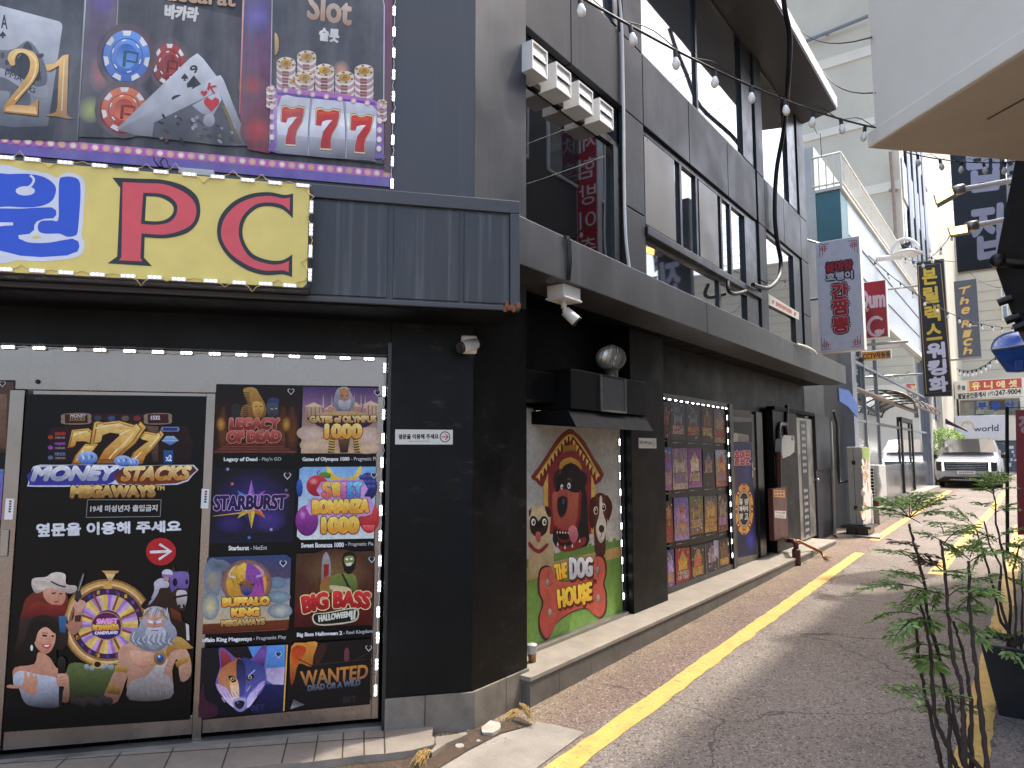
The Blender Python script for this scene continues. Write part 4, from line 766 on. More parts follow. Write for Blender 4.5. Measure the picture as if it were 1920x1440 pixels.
cv.line(curve([(310, 215), (275, 205), (285, 170), (322, 135)], 4, False), [14, 14, 10, 3], '#d8c8b8'); cv.line(curve([(448, 210), (492, 195), (480, 165), (438, 130)], 4, False), [14, 14, 10, 3], '#b09ac0')
cv.poly(curve([(340, 250), (385, 235), (430, 250), (420, 310), (400, 330), (370, 330), (350, 310)], 3), '#8a5a2a', '#3a3a7a'); cv.line([(330, 255), (362, 268)], 6, '#2a1408'); cv.line([(440, 255), (412, 268)], 6, '#1a0e30'); cv.poly(curve([(362, 300), (408, 298), (402, 325), (372, 325)], 3), '#3a4a9a', '#1a2050')
cv.text('BUFFALO', [(234, 350), (530, 340), (528, 388), (234, 398)], '#f8dc6a', '#d88a2a', bold=7, out='#4a1c10', outw=5); cv.text('KING', [(292, 416), (464, 410), (462, 458), (292, 466)], '#f8dc6a', '#d88a2a', bold=7, out='#4a1c10', outw=5); cv.text('MEGAWAYS', [(226, 492), (500, 480), (498, 516), (224, 528)], '#e8c47a', '#9a6a34', bold=5, out='#2a140c', outw=4)
cv.heart(620, 126, 24, '#d8d8dc'); cv.heart(620, 124, 18, '#2a2a34')
cap('uffalo King Megaways', '- Pragmatic Play', [(102, 606), (418, 596), (418, 628), (102, 638)], [(428, 596), (640, 586), (640, 614), (428, 626)])
# 6 bearded fisherman with chainsaw
tile([(705, 62), (1208, 44), (1190, 520), (690, 535)], '#4a3424', '#4a1614'); cv.glow(960, 180, 240, 150, '#7a5a3a', '#4a2c20'); cv.poly([(690, 420), (760, 330), (1180, 320), (1190, 450), (1100, 520), (760, 530)], '#7a201c', '#3a1210')
for x in (770, 810, 850, 1130, 1165): cv.line([(x, 330), (x+6, 210+(x % 60))], 12, '#5a2a1c')
cv.poly(curve([(865, 330), (870, 120), (885, 62), (905, 58), (925, 120), (922, 250)], 3), '#9a9a9c', '#7a5a4a'); cv.poly([(880, 130), (915, 130), (912, 200), (882, 220)], '#8a2a22')
cv.poly(curve([(860, 260), (900, 210), (960, 225), (955, 270), (930, 310), (865, 310)], 3), '#a8542c', '#8a7a3a'); cv.poly(curve([(930, 210), (1000, 185), (1070, 195), (1092, 230), (1085, 300), (950, 310), (920, 250)], 3), '#7a8a44', '#4a5a2a')
cv.poly([(990, 185), (1006, 190), (1060, 290), (1040, 290)], '#2e2a1e'); cv.poly(curve([(925, 265), (1040, 280), (1050, 306), (940, 300)], 3), '#c9b890')
cv.poly(curve([(1000, 90), (1020, 55), (1060, 50), (1088, 85), (1080, 160), (1045, 195), (1012, 170)], 3), '#1c1714'); cv.poly(curve([(1015, 85), (1070, 78), (1072, 125), (1020, 130)], 3), '#8a9a54', '#6a7a40'); cv.ell(1030, 98, 9, 6, '#e8e8d8'); cv.ell(1058, 96, 9, 6, '#e8e8d8'); cv.poly([(1018, 122), (1068, 118), (1056, 140), (1028, 142)], '#d8d4c0')
cv.text('BIG BASS', [(742, 344), (1180, 318), (1168, 412), (754, 442)], '#d83a3a', '#9a1c20', bold=10, out='#e8cf9a', outw=6, curve=22, shadow=('#3a0c0a', 4, 10))
cv.poly(curve([(815, 450), (900, 440), (1040, 412), (1100, 415), (1105, 470), (1060, 505), (880, 525), (815, 505)], 3), '#c9c4a8'); cv.poly(curve([(822, 454), (905, 446), (1040, 420), (1092, 424), (1096, 466), (1056, 496), (880, 516), (824, 500)], 3), '#17181a')
cv.text('HALLOWEEN', [(848, 460), (1050, 432), (1050, 466), (850, 500)], '#d8d8c4', bold=3); cv.text('II', [(1056, 432), (1084, 424), (1080, 482), (1058, 488)], '#d8d8c4', bold=3)
cv.heart(1190, 100, 22, '#d8d8dc'); cv.heart(1190, 98, 17, '#1c1a1a')
cap('Big Bass Halloween 2', '- Reel Kingdom', [(710, 572), (998, 560), (998, 590), (710, 602)], [(1008, 560), (1196, 548), (1196, 576), (1008, 588)])
# 7 wolf
tile([(95, 670), (648, 645), (622, 1075), (75, 1115)], '#15161c', '#12131a'); cv.poly([(395, 660), (636, 648), (618, 1078), (440, 1090), (500, 900)], '#5f94d8', '#1a2050'); cv.poly([(510, 800), (632, 790), (622, 910), (560, 905), (505, 870)], '#b09ac0', '#c8bcd8'); cv.poly([(500, 900), (628, 905), (620, 1076), (420, 1090)], '#23265a', '#15172c')
cv.line([(646, 648), (624, 1074)], 9, '#d8a850')
cv.poly(curve([(80, 1110), (90, 950), (110, 900), (120, 1000), (190, 1040), (190, 1105)], 3), '#3a1c2a')
cv.poly(curve([(185, 900), (215, 790), (205, 680), (245, 672), (330, 740), (420, 735), (480, 660), (515, 660), (505, 790), (512, 890), (440, 1000), (385, 1060), (340, 1080), (295, 1050), (230, 985)], 3), '#6a4a8a', '#7a6aa8')
cv.poly(curve([(222, 690), (245, 690), (290, 750), (225, 800)], 3), '#a83a3a', '#6a2a3a'); cv.poly(curve([(430, 750), (485, 680), (500, 690), (495, 790)], 3), '#8a5ab0', '#3a2a5a')
cv.poly(curve([(215, 810), (300, 750), (350, 740), (345, 880), (340, 1000), (300, 1000), (240, 960), (205, 900)], 3), '#a8562c', '#c9936a'); cv.poly(curve([(350, 740), (430, 755), (500, 800), (500, 880), (440, 960), (385, 1000), (345, 990)], 3), '#2c3a7a', '#6a6ab0')
cv.poly(curve([(190, 900), (260, 930), (300, 1000), (300, 1050), (230, 985)], 3), '#c8a0c8', '#e0d0e4'); cv.poly(curve([(505, 880), (440, 920), (390, 990), (390, 1055), (440, 1000)], 3), '#b898d8', '#d8c8e8'); cv.poly(curve([(320, 760), (352, 745), (380, 800), (372, 960), (330, 960)], 3), '#1c1a30', '#4a4a8a')
cv.poly(curve([(280, 860), (330, 880), (335, 1000), (300, 1020), (285, 960)], 3), '#e8a860', '#f0d8c0'); cv.poly(curve([(268, 850), (300, 850), (318, 880), (290, 890)], 3), '#1c1210'); cv.ell(294, 868, 13, 12, '#d8b860'); cv.ell(295, 868, 6, 8, '#17120e'); cv.poly(curve([(385, 850), (425, 838), (432, 860), (398, 878)], 3), '#12121c'); cv.ell(407, 858, 13, 12, '#c9b474'); cv.ell(407, 858, 6, 8, '#12121c'); cv.line([(440, 810), (395, 850)], 8, '#b0b8e8')
cv.poly(curve([(300, 1000), (380, 990), (385, 1050), (345, 1078), (305, 1050)], 3), '#b0a0c8', '#8a80b0'); cv.poly(curve([(308, 1018), (340, 1005), (372, 1015), (365, 1045), (342, 1062), (316, 1048)], 3), '#17161e', '#2c2c3a'); cv.ell(330, 1020, 9, 5, '#6a6a84')
for i in range(12): cv.line([(205+i*10, 930+((i*29) % 60)), (225+i*10, 960+((i*29) % 60))], 4, ['#e0c8d8', '#7a5a9a'][i % 2]); cv.line([(500-i*9, 900+((i*31) % 50)), (478-i*9, 935+((i*31) % 50))], 4, ['#d0c0e8', '#5a4a90'][i % 2])
cv.heart(590, 712, 24, '#c0c8d8'); cv.heart(590, 710, 18, '#2c3a5c'); cv.text('BET', [(415, 1038), (500, 1030), (500, 1066), (415, 1072)], '#2e3058', bold=2)
# 8 wanted
tile([(670, 645), (1185, 610), (1172, 1022), (640, 1068)], '#1a1616', '#141315'); cv.poly(curve([(672, 660), (760, 635), (840, 632), (815, 720), (800, 790), (720, 770), (690, 880), (668, 890)], 3), '#d8923a', '#8a2418'); cv.poly(curve([(672, 680), (730, 650), (770, 680), (720, 760), (690, 800)], 3), '#b83a22', '#c8601f'); cv.poly(curve([(820, 720), (860, 640), (900, 660), (840, 780)], 3), '#3a221a')
cv.line([(720, 740), (800, 780), (1160, 740)], 7, '#2e2a28'); cv.line([(1075, 745), (1170, 700)], 4, '#3a3634'); cv.poly(curve([(1015, 680), (1040, 670), (1045, 740), (1015, 750)], 3), '#6a3a44')
cv.text('WANTED', [(732, 822), (1168, 776), (1158, 862), (740, 912)], '#c8843a', '#8a6248', bold=3.5, out='#1a1210', outw=4); cv.text('DEAD OR A WILD', [(780, 910), (1116, 872), (1112, 908), (780, 944)], '#6a7080', '#4a4e58', bold=3)
for i in range(9): cv.line([(668, 1060), (690+i*8, 1000+i*4)], 3, '#8a8a8c')
cv.text('BET', [(1008, 984), (1090, 976), (1090, 1012), (1008, 1020)], '#2c2c30', bold=2); cv.heart(1170, 670, 22, '#c8c8cc'); cv.heart(1170, 668, 17, '#1c1a1a')
cv.build('poster', 'print_gloss', label='tile poster of game pictures with wolf and fruit, right of the sliding door', cat='poster', group='advertising posters')
# ---- billboard on the upper front wall
cv = CV(FW, .012, 0, 0, 400/1694)
bz = FW.sz(733, 352)[1]; bs = FW.sz(736, 170)[0]; bz0 = bz
m = MB(); m.box(FW, -3.6, bs, bz0, 5.6, .001, .012); fr = m.build('billboard', 'frame_black', label='large casino banner with chips, cards and slot reels on the upper front wall', cat='billboard')
ROOT[fr.name] = V(fr.location)
q = [FW.P(a, b, .0124) for a, b in ((-3.6, bz0), (bs, bz0), (bs, 5.6), (-3.6, 5.6))]; cv.m.add(q, [(0, 1, 2, 3)], hx('#414246')); cv.o = .0126
D1, D2 = '#55575b', '#47494d'
pr = [cv.pl.sz(x, y)[1] for x, y in ((20, 257), (20, 268), (20, 288))]
def band(z0, z1, c): cv.up(); cv.m.add([FW.P(-3.6, z0, cv.o), FW.P(bs, z0, cv.o), FW.P(bs, z1, cv.o), FW.P(-3.6, z1, cv.o)], [(0, 1, 2, 3)], hx(c))
zA = FW.sz(728, 326)[1]; zB = FW.sz(728, 335)[1]; zP = FW.sz(728, 321)[1]
band(bz0, zB, '#6f60a0'); band(zB, zP, '#b866a8')
for i in range(64):
    s = bs-.03-i*.055; c = FW.P(s, (zB+zP)/2, 0); cv.up(); r = .015; cc = hx('#e8dcc0' if i % 2 else '#d8b47a')
    for r, cc in ((.022, hx('#c890b0')), (.014, cc)):
        cv.up(); n = 10; cv.m.add([FW.P(s+r*math.cos(t*2*math.pi/n), (zB+zP)/2+r*math.sin(t*2*math.pi/n), cv.o) for t in range(n)], [tuple(range(n))], cc)
# left card and 21
cv.poly([(-700, -260), (690, -30), (615, 1125), (-700, 1080)], '#55585d', '#3e4044'); cv.glow(350, 350, 300, 380, '#606368', '#54575b')
cv.poly([(-160, 0), (10, 46), (470, 170), (492, 190), (495, 215), (380, 1000), (100, 1010), (-200, 960)], '#c9ccd0', '#5d5f64')
cv.text('A', [(10, 118), (58, 118), (58, 232), (10, 222)], '#3c3d42', bold=2); cv.spade(22, 275, 28, '#3a3b40')
cv.poly(curve([(-40, 420), (60, 400), (130, 380), (220, 322), (300, 400), (360, 520), (375, 640), (330, 700), (240, 720), (235, 835), (60, 830), (80, 730), (-40, 690)], 3), '#77797e', '#5d5f63')
cv.poly(curve([(180, 380), (220, 330), (260, 385), (250, 400)], 2), '#4c4e52')
for i in range(9): cv.ell(20+i*38, 440+((i*53) % 60), 18, 26, '#4e5054', rot=i*30); cv.ell(60+i*32, 560+((i*47) % 80), 14, 22, '#505257', rot=-i*25)
cv.spade(190, 560, 150, '#44464b'); cv.poly(curve([(-60, 530), (60, 560), (200, 640), (290, 690), (375, 680), (370, 770), (280, 770), (170, 700), (40, 620), (-60, 600)], 3), '#a8aaae', '#8a8c91'); cv.text('PMA', [(45, 555), (190, 605), (170, 650), (40, 600)], '#3e4044', bold=1); cv.text('G', [(238, 690), (285, 700), (275, 740), (232, 728)], '#3e4044', bold=1)
GO = ('#e8c07a', '#a8763c')
two = curve([(60, 470), (75, 420), (130, 388), (210, 392), (280, 430), (308, 500), (300, 580), (250, 670), (180, 750), (115, 830)], 4, False)+[(230, 838), (282, 810), (290, 785), (305, 795), (300, 920), (30, 890), (22, 860)]+curve([(60, 800), (150, 690), (220, 590), (240, 510), (225, 450), (180, 420), (140, 430), (120, 470), (118, 515), (85, 520)], 4, False)
cv.poly([(x+6, y+8) for x, y in two], '#3c3026'); cv.poly(two, *GO); cv.line(curve([(95, 470), (130, 415), (200, 410), (270, 460), (285, 530), (250, 640), (120, 790)], 4, False), 9, '#f0d8a4'); cv.poly([(45, 850), (110, 832), (285, 845), (295, 905), (40, 880)], '#c9985a', '#e0bc84')
one = curve([(360, 512), (430, 505), (470, 470), (500, 440), (545, 432)], 3, False)+[(530, 880)]+curve([(535, 915), (560, 930), (595, 938)], 3, False)+[(540, 942), (440, 922), (357, 918)]+curve([(400, 905), (440, 890), (455, 850)], 3, False)+[(470, 520), (400, 560), (372, 560)]
cv.poly([(x+6, y+6) for x, y in one], '#3c3026'); cv.poly(one, *GO); cv.line([(510, 470), (490, 880)], 8, '#f0dcae')
# dividing lines
cv.poly([(676, -80), (690, -80), (618, 1120), (606, 1120)], '#b8bab8', '#5d5f62')
cv.poly([(692, -80), (930, -60), (908, 1095), (625, 1085)], '#6e6274', '#4a4a4c')
cv.glow(820, 20, 120, 120, '#6f5f98', '#67606e'); cv.glow(790, 590, 90, 150, '#a8706c', '#645e64'); cv.glow(720, 870, 100, 110, '#a8b06a', '#5c5c58')
cv.poly([(944, -80), (1960, 150), (1900, 1100), (905, 1080), (925, 240)], '#565458', '#3f4043'); cv.line([(940, -60), (926, 240)], 7, '#b0a48c'); cv.line([(903, 600), (895, 720)], 6, '#b0a48c')
cv.text('바카라', [(1316, 36), (1580, 62), (1562, 168), (1310, 142)], '#d0cdc4', bold=7)
def chip(x, y, rx, ry, c1, c2, rot=0, f='P', ft='#2d5a5c'):
    cv.glow(x, y, rx*1.3, ry*1.28, '#a04a4c', '#565458'); cv.ell(x-rx*.05, y+ry*.04, rx*1.02, ry*1.02, tuple(.45*q for q in hx(c2)), n=28); cv.ell(x, y, rx, ry, c1, c2, n=32)
    for i in range(7):
        t = rad(i*51.4+14); P = []
        for rr, dt in ((1, -.2), (1, .2), (.8, .17), (.8, -.17)): P.append((x+rx*rr*math.cos(t+dt), y+ry*rr*math.sin(t+dt)))
        cv.poly(P, '#d8d6d2')
    cv.ell(x, y, rx*.70, ry*.70, tuple(.7*q for q in hx(c2)), n=28); cv.ell(x, y, rx*.66, ry*.66, c1, c2, n=28)
    for i in range(6):
        t = rad(i*60+20); cv.line([(x+rx*.62*math.cos(t+d), y+ry*.62*math.sin(t+d)) for d in (-.15, 0, .15)], 10, '#e0dedc')
    cv.ell(x, y, rx*.45, ry*.48, c2, c1, n=24); cv.line([(x-rx*.05, y-ry*.2), (x-rx*.12, y+ry*.42)], rx*.14, ft); cv.line([(x+rx*.02, y-ry*.18), (x+rx*.48, y-ry*.1), (x+rx*.42, y+ry*.25), (x, y+ry*.18)], rx*.1, ft)
chip(1345, 510, 130, 165, '#a8443c', '#7a2c2c', ft='#5a2422'); chip(1005, 445, 185, 205, '#6f9ad8', '#3a62b0'); chip(985, 870, 180, 180, '#d8784a', '#a83a34', ft='#7a2622')
cv.zoom(0, 0, 760/1920)
cv.poly(curve([(552, 610), (900, 275), (935, 252), (965, 280), (1040, 380), (1060, 420), (900, 560), (640, 640)], 1), '#cfd1d4', '#8e8f94'); cv.line([(1045, 360), (580, 605)], 4, '#85868a')
cv.text('9', [(896, 320), (925, 305), (945, 335), (915, 350)], '#303135', bold=2); cv.spade(875, 365, 18, '#303135'); cv.spade(918, 395, 38, '#2c2d31'); cv.ell(838, 462, 26, 12, '#34353a', rot=-15)
cv.poly(curve([(560, 615), (1020, 362), (1045, 356), (1060, 380), (1130, 560), (1195, 690), (1100, 690), (640, 640)], 1), '#cdced2', '#56575b')
cv.poly([(730, 580), (1035, 430), (1145, 680), (1060, 690), (720, 650)], '#6a6a70', '#46474b'); cv.poly([(910, 500), (1035, 430), (1050, 470), (1010, 545), (960, 540)], '#c4c5ca', '#9a9ba0')
rr = random.Random(4)
for i in range(34): x = rr.uniform(760, 1110); y = rr.uniform(545, 670); cv.ell(x, y, rr.uniform(6, 20), rr.uniform(4, 11), rr.choice(['#3a3b40', '#8a8b90', '#54393c', '#7a6a4c', '#2c2d31', '#9a9ba2']), rot=rr.uniform(0, 90))
cv.poly([(1050, 500), (1068, 505), (1140, 670), (1125, 672)], '#8a7a44', '#55503a'); cv.ell(990, 570, 28, 32, '#b0b1b6', '#7a7b80')
cv.text('K', [(990, 392), (1032, 412), (1018, 444), (982, 424)], '#b43a40', bold=2); cv.heart(966, 442, 17, '#b8383e'); cv.heart(1002, 492, 38, '#b8343a')
cv.text('accarat', [(800, -62), (1116, -30), (1112, 30), (790, 0)], '#d0b494', '#b89878', bold=3)
cv.zoom(380, 0, 380/1520)
cv.poly([(284, 900), (308, -80), (530, -60), (500, 1150), (340, 1120)], '#62587a', '#7a3c40'); cv.glow(400, 120, 110, 140, '#7568a8', '#5f5876'); cv.glow(370, 640, 110, 110, '#a04a4c', '#62505c'); cv.glow(410, 980, 130, 120, '#b84448', '#68484c'); cv.poly([(300, 0), (312, 0), (282, 860), (272, 850)], '#d8b09a', '#c04a4c')
cv.poly([(522, -60), (1330, -60), (1362, -20), (1355, 1230), (500, 1140)], '#55575a', '#3f4144'); cv.line([(522, -40), (503, 1140)], 6, '#b8babb'); cv.line([(1350, -20), (1362, 40), (1358, 800), (1352, 1200)], 7, '#c9c4cc')
cv.poly([(1366, -60), (1425, -60), (1412, 1290), (1360, 1280)], '#7a4a60', '#4a3a40')
cv.text('Slot', [(795, -70), (1118, -10), (1108, 186), (788, 135)], '#cfc0ae', '#a88a74', bold=8, out='#5c4c44', outw=3); cv.text('슬롯', [(878, 210), (1022, 222), (1018, 318), (876, 300)], '#d0cdc6', bold=5)
def stack(x, y, n, r=72):
    for i in range(n, 0, -1):
        yy = y+i*24; cv.ell(x, yy+4, r, r*.62, '#a89078'); cv.ell(x, yy, r, r*.62, '#d8d0c4' if i % 2 else '#b08a98'); cv.poly([(x-r*.4, yy+r*.45), (x+r*.3, yy+r*.5), (x+r*.3, yy+r*.62+8), (x-r*.4, yy+r*.62+6)], '#8a5a4a')
    cv.ell(x, y, r, r*.66, '#e0d6c4', '#b8a48a')
    for i in range(6):
        t = rad(i*60+20); cv.ell(x+r*.8*math.cos(t), y+r*.52*math.sin(t), r*.15, r*.1, '#8a5a34')
    cv.ell(x, y, r*.6, r*.4, '#c9a04e', '#a87c34'); cv.line([(x-8, y+14), (x-4, y-14), (x+16, y-10), (x+10, y+4), (x-4, y+2)], 6, '#6a3c22')
cv.glow(1040, 540, 70, 90, '#d8a080', '#55575a')
stack(780, 425, 7); stack(625, 475, 8); stack(1210, 530, 8); stack(915, 525, 7); stack(690, 605, 3, 50); stack(765, 580, 5); stack(1065, 580, 5); cv.ell(540, 330, 32, 85, '#c9a878', '#a8845a', a0=-90, a1=90)
cv.poly(curve([(510, 720), (570, 675), (700, 670), (1000, 700), (1280, 750), (1345, 800), (1360, 900), (1350, 1150), (1300, 1190), (560, 1150), (510, 1060)], 2), '#b070b0', '#6a5a98')
cv.poly([(560, 690), (1290, 765), (1300, 790), (560, 712)], '#5f4a9a'); cv.poly([(530, 730), (560, 740), (560, 1100), (520, 1020)], '#c9a8d0', '#8a6ab0')
cv.poly(curve([(592, 720), (700, 728), (1000, 755), (1270, 790), (1305, 900), (1285, 1190), (1260, 1205), (600, 1150), (560, 1080), (556, 900)], 2), '#d2d3d8', '#66656c'); cv.poly([(560, 800), (1300, 870), (1300, 960), (558, 900)], '#c8c9d0', '#eceef0'); cv.poly([(556, 900), (1302, 960), (1300, 1060), (562, 1010)], '#eceef0', '#b0b0b8'); cv.poly([(562, 1010), (1300, 1060), (1282, 1200), (600, 1150), (566, 1090)], '#b0b0b8', '#5c5b60')
for a, b in (((815, 738), (792, 1165)), ((1062, 762), (1075, 1185))): cv.line([a, (a[0]*.5+b[0]*.5+(-6 if a[0] < 900 else 8), (a[1]+b[1])/2), b], 16, '#7c7c84'); cv.line([a, (a[0]*.5+b[0]*.5+(-2 if a[0] < 900 else 12), (a[1]+b[1])/2), b], 5, '#b4b4bc')
for x, y, k in ((668, 940, 1), (930, 965, 1.04), (1185, 1000, .98)):
    S = [(-75, -125), (-70, -140), (-40, -145), (-10, -128), (20, -128), (50, -140), (95, -130), (92, -85), (75, -20), (40, 40), (30, 90), (32, 150), (-48, 145), (-45, 100), (-25, 20), (20, -40), (45, -65), (5, -65), (-30, -55), (-42, -20), (-80, -25)]
    for e, c1, c2 in ((1.07, '#5a4a30', None), (1.04, '#d8c89a', None), (.97, '#c23c34', '#a82a34')): cv.poly([(x+px*k*e, y+py*k*e) for px, py in S], c1, c2)
    cv.poly([(x-60*k, y-120*k), (x+70*k, y-120*k), (x+50*k, y-95*k), (x-55*k, y-95*k)], '#d8583c', '#c43c34')
stack(512, 670, 5, 36); stack(1345, 770, 5, 38)
for i in range(9): x = 520+i*102; y = 660+i*16; cv.glow(x, y, 22, 22, '#f4e6c4', '#b888b0')
for i in range(4): cv.ell(1328-i*2, 905+i*70, 18, 22, '#e8dcc8'); cv.ell(520, 800+i*76, 18, 22, '#e0d0c4')
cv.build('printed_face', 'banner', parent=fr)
# ---- small white arrow signs
def arrow_sign(P, label, o=.004, pl=FW):
    cv = CV(pl, o, 0, 0, 1); x0, y0, x1, y1 = P[0][0], P[0][1], P[2][0], P[2][1]
    c = [pl.sz(*p) for p in P]; m = MB(); s0, s1 = c[0][0], c[1][0]; z0, z1 = (c[2][1]+c[3][1])/2, (c[0][1]+c[1][1])/2
    m.box(pl, s0, s1, z0, z1, .001, o); r = m.build('direction_sign', 'white_plastic', bevel=.003, label=label, cat='sign', group='white arrow signs'); ROOT[r.name] = V(r.location)
    def L(a, b): return (P[0][0]+(P[1][0]-P[0][0])*a+(P[3][0]-P[0][0])*b, P[0][1]+(P[1][1]-P[0][1])*a+(P[3][1]-P[0][1])*b)
    cv.text('옆문을 이용해 주세요', [L(.06, .3), L(.75, .3), L(.75, .62), L(.06, .62)], '#1c1c1e', bold=(x1-x0)*.004); cv.text('~PLEASE USE THE SIDE DOOR~', [L(.22, .74), L(.6, .74), L(.6, .82), L(.22, .82)], '#3a3a3c')
    w = (x1-x0); a = [L(.865+.085*math.cos(rad(t)), .5+.34*math.sin(rad(t))) for t in range(0, 361, 20)]; cv.line(a, w*.016, '#2a2a2c')
    cv.line([L(.81, .5), L(.91, .5)], w*.018, '#b02a2a'); cv.line([L(.87, .3), L(.92, .5), L(.87, .7)], w*.018, '#b02a2a')
    cv.build('sign_print', 'signface', parent=r)
arrow_sign([(741, 806), (849, 805), (849, 833), (741, 834)], 'white plastic arrow sign on the front black wall beside the steel door')
arrow_sign([(1197, 820), (1230, 823), (1230, 842), (1197, 839)], 'smaller white arrow sign on the black pilaster beside the picture grid', pl=AX(-2.87))
# ---- dog picture in the alcove
cv = CV(AS, .0, 980, 780, 210/1375)
zt_ = AS.sz(1060, 772)[1]; z0_ = ZS+.03
q = [AS.P(a, b, 0) for a, b in ((3.835, z0_), (y1, z0_), (y1, zt_), (3.835, zt_))]
m = MB(); m.box(AS, 3.835, y1+.008, z0_-.002, zt_+.01, -.03, -.001); dp = m.build('poster', 'alu', label='poster of three dogs and a red kennel in the shallow recess', cat='poster', group='advertising posters'); ROOT[dp.name] = V(dp.location)
zg = AS.sz(1150, 1010)[1]; zf_ = AS.sz(1150, 930)[1]
def hb(z0, z1, c1, c2):
    cv.up(); a, b = cv.c(c1), cv.c(c2); cv.m.add([AS.P(3.835, z0, cv.o), AS.P(y1, z0, cv.o), AS.P(y1, z1, cv.o), AS.P(3.835, z1, cv.o)], [(0, 1, 2, 3)], [b, b, a, a])
hb(z0_, zt_, '#b0aca4', '#a8a49c'); hb(z0_, zg, '#5f7a3a', '#6a8a40'); hb(zg-.17, zg-.08, '#a88a5c', '#a07f50')
for i in range(12):
    s = y1-.06-i*.14; cv.up(); cv.m.add([AS.P(s-.04, zg-.02, cv.o), AS.P(s+.04, zg-.02, cv.o), AS.P(s+.04, zf_, cv.o), AS.P(s, zf_+.05, cv.o), AS.P(s-.04, zf_, cv.o)], [(0, 1, 2, 3, 4)], hx('#b0aaa0'))
hb(zg+.03, zg+.06, '#b4ada2', '#aaa398'); hb(zg+.16, zg+.19, '#b4ada2', '#aaa398')
cv.glow(560, 700, 560, 640, '#8a857c', '#aaa69e')
cv.poly([(260, 640), (540, 330), (700, 340), (885, 640), (890, 1450), (250, 1450)], '#8a3236', '#7a2228')
for y in (520, 640, 780, 930, 1080): cv.line([(310, y), (860, y-15)], 5, '#6a2024')
for x0, x1 in ((258, 312), (842, 888)): cv.poly([(x0, 650), (x1, 650), (x1, 1450), (x0, 1450)], '#d8b45a', '#b88a34')
cv.poly(curve([(100, 745), (200, 620), (330, 420), (430, 270), (560, 160), (640, 190), (760, 310), (880, 520), (1000, 720), (890, 850), (860, 760), (720, 480), (590, 330), (470, 460), (330, 640), (250, 870), (160, 800)], 2), '#5c1f1c', '#7a2a2a')
cv.line(curve([(115, 740), (250, 590), (400, 350), (520, 220), (580, 190), (660, 230), (790, 390), (900, 580), (985, 720)], 3, False), 18, '#8a3a30')
cv.line(curve([(170, 760), (280, 600), (420, 390), (530, 260), (590, 235), (650, 270), (780, 450), (880, 630), (940, 740)], 3, False), 26, '#c9a050')
for i in range(9): t = i/8; cv.poly([(180+340*t, 740-470*t), (215+340*t, 700-465*t), (210+340*t, 800-470*t)], '#e0bc68'); cv.poly([(930-320*t, 730-470*t), (895-320*t, 690-460*t), (900-320*t, 790-470*t)], '#e0bc68')
cv.poly(curve([(490, 350), (520, 370), (630, 350), (655, 335), (660, 400), (655, 440), (630, 425), (520, 445), (490, 465), (500, 410)], 3), '#b08434', '#8a6024')
cv.poly(curve([(445, 640), (480, 550), (585, 505), (690, 560), (730, 650), (690, 640), (590, 570), (500, 640)], 3), '#d0a44a', '#a87c2c'); cv.ell(590, 700, 120, 120, '#241a20')
# dark dog in the kennel
cv.poly(curve([(375, 780), (400, 690), (450, 660), (440, 800), (395, 890)], 3), '#3a2422'); cv.poly(curve([(700, 680), (770, 700), (795, 780), (760, 870), (720, 800)], 3), '#2c1c1c')
cv.poly(curve([(430, 760), (500, 690), (600, 665), (690, 700), (740, 790), (790, 1000), (800, 1300), (790, 1600), (400, 1600), (390, 1300), (400, 1000)], 3), '#221d20', '#1a1618')
cv.poly(curve([(365, 960), (430, 930), (520, 900), (620, 940), (690, 940), (700, 1000), (690, 1250), (640, 1420), (500, 1540), (420, 1480), (375, 1250)], 3), '#b06048', '#93352f')
cv.poly(curve([(455, 900), (500, 900), (555, 960), (550, 1150), (480, 1255), (425, 1180), (420, 1030)], 3), '#a84e40', '#7a2a28'); cv.poly(curve([(425, 1040), (470, 985), (540, 1000), (550, 1080), (530, 1180), (480, 1245), (435, 1180)], 3), '#17161c', '#24222c'); cv.ell(500, 1050, 14, 40, '#4a4a5a')
cv.ell(480, 870, 16, 34, '#ece8e0'); cv.ell(569, 855, 21, 40, '#ece8e0'); cv.ell(484, 880, 8, 14, '#17120e'); cv.ell(566, 862, 9, 16, '#17120e'); cv.line([(545, 785), (575, 765), (600, 800)], 9, '#8a5a3c')
cv.poly(curve([(388, 1340), (480, 1400), (600, 1380), (670, 1270), (690, 950), (720, 930), (715, 1150), (690, 1330), (620, 1480), (520, 1560), (430, 1500)], 3), '#8a2a26', '#6a1a1c'); cv.poly(curve([(400, 1390), (500, 1430), (620, 1400), (580, 1500), (500, 1520), (430, 1480)], 3), '#1b1013')
for i in range(6): cv.poly([(415+i*34, 1415+i*3), (435+i*34, 1420+i*2), (425+i*34, 1450)], '#ded8c8')
cv.poly(curve([(560, 1390), (620, 1340), (665, 1380), (680, 1480), (640, 1560), (590, 1530)], 3), '#c87a80', '#a8565e')
cv.poly(curve([(410, 1560), (500, 1600), (620, 1570), (760, 1480), (770, 1560), (640, 1650), (480, 1660)], 3), '#7a2624')
for x, y in ((430, 1590), (520, 1630), (610, 1610), (700, 1550)): cv.poly([(x-12, y), (x+12, y), (x, y-50)], '#c9c4bc')
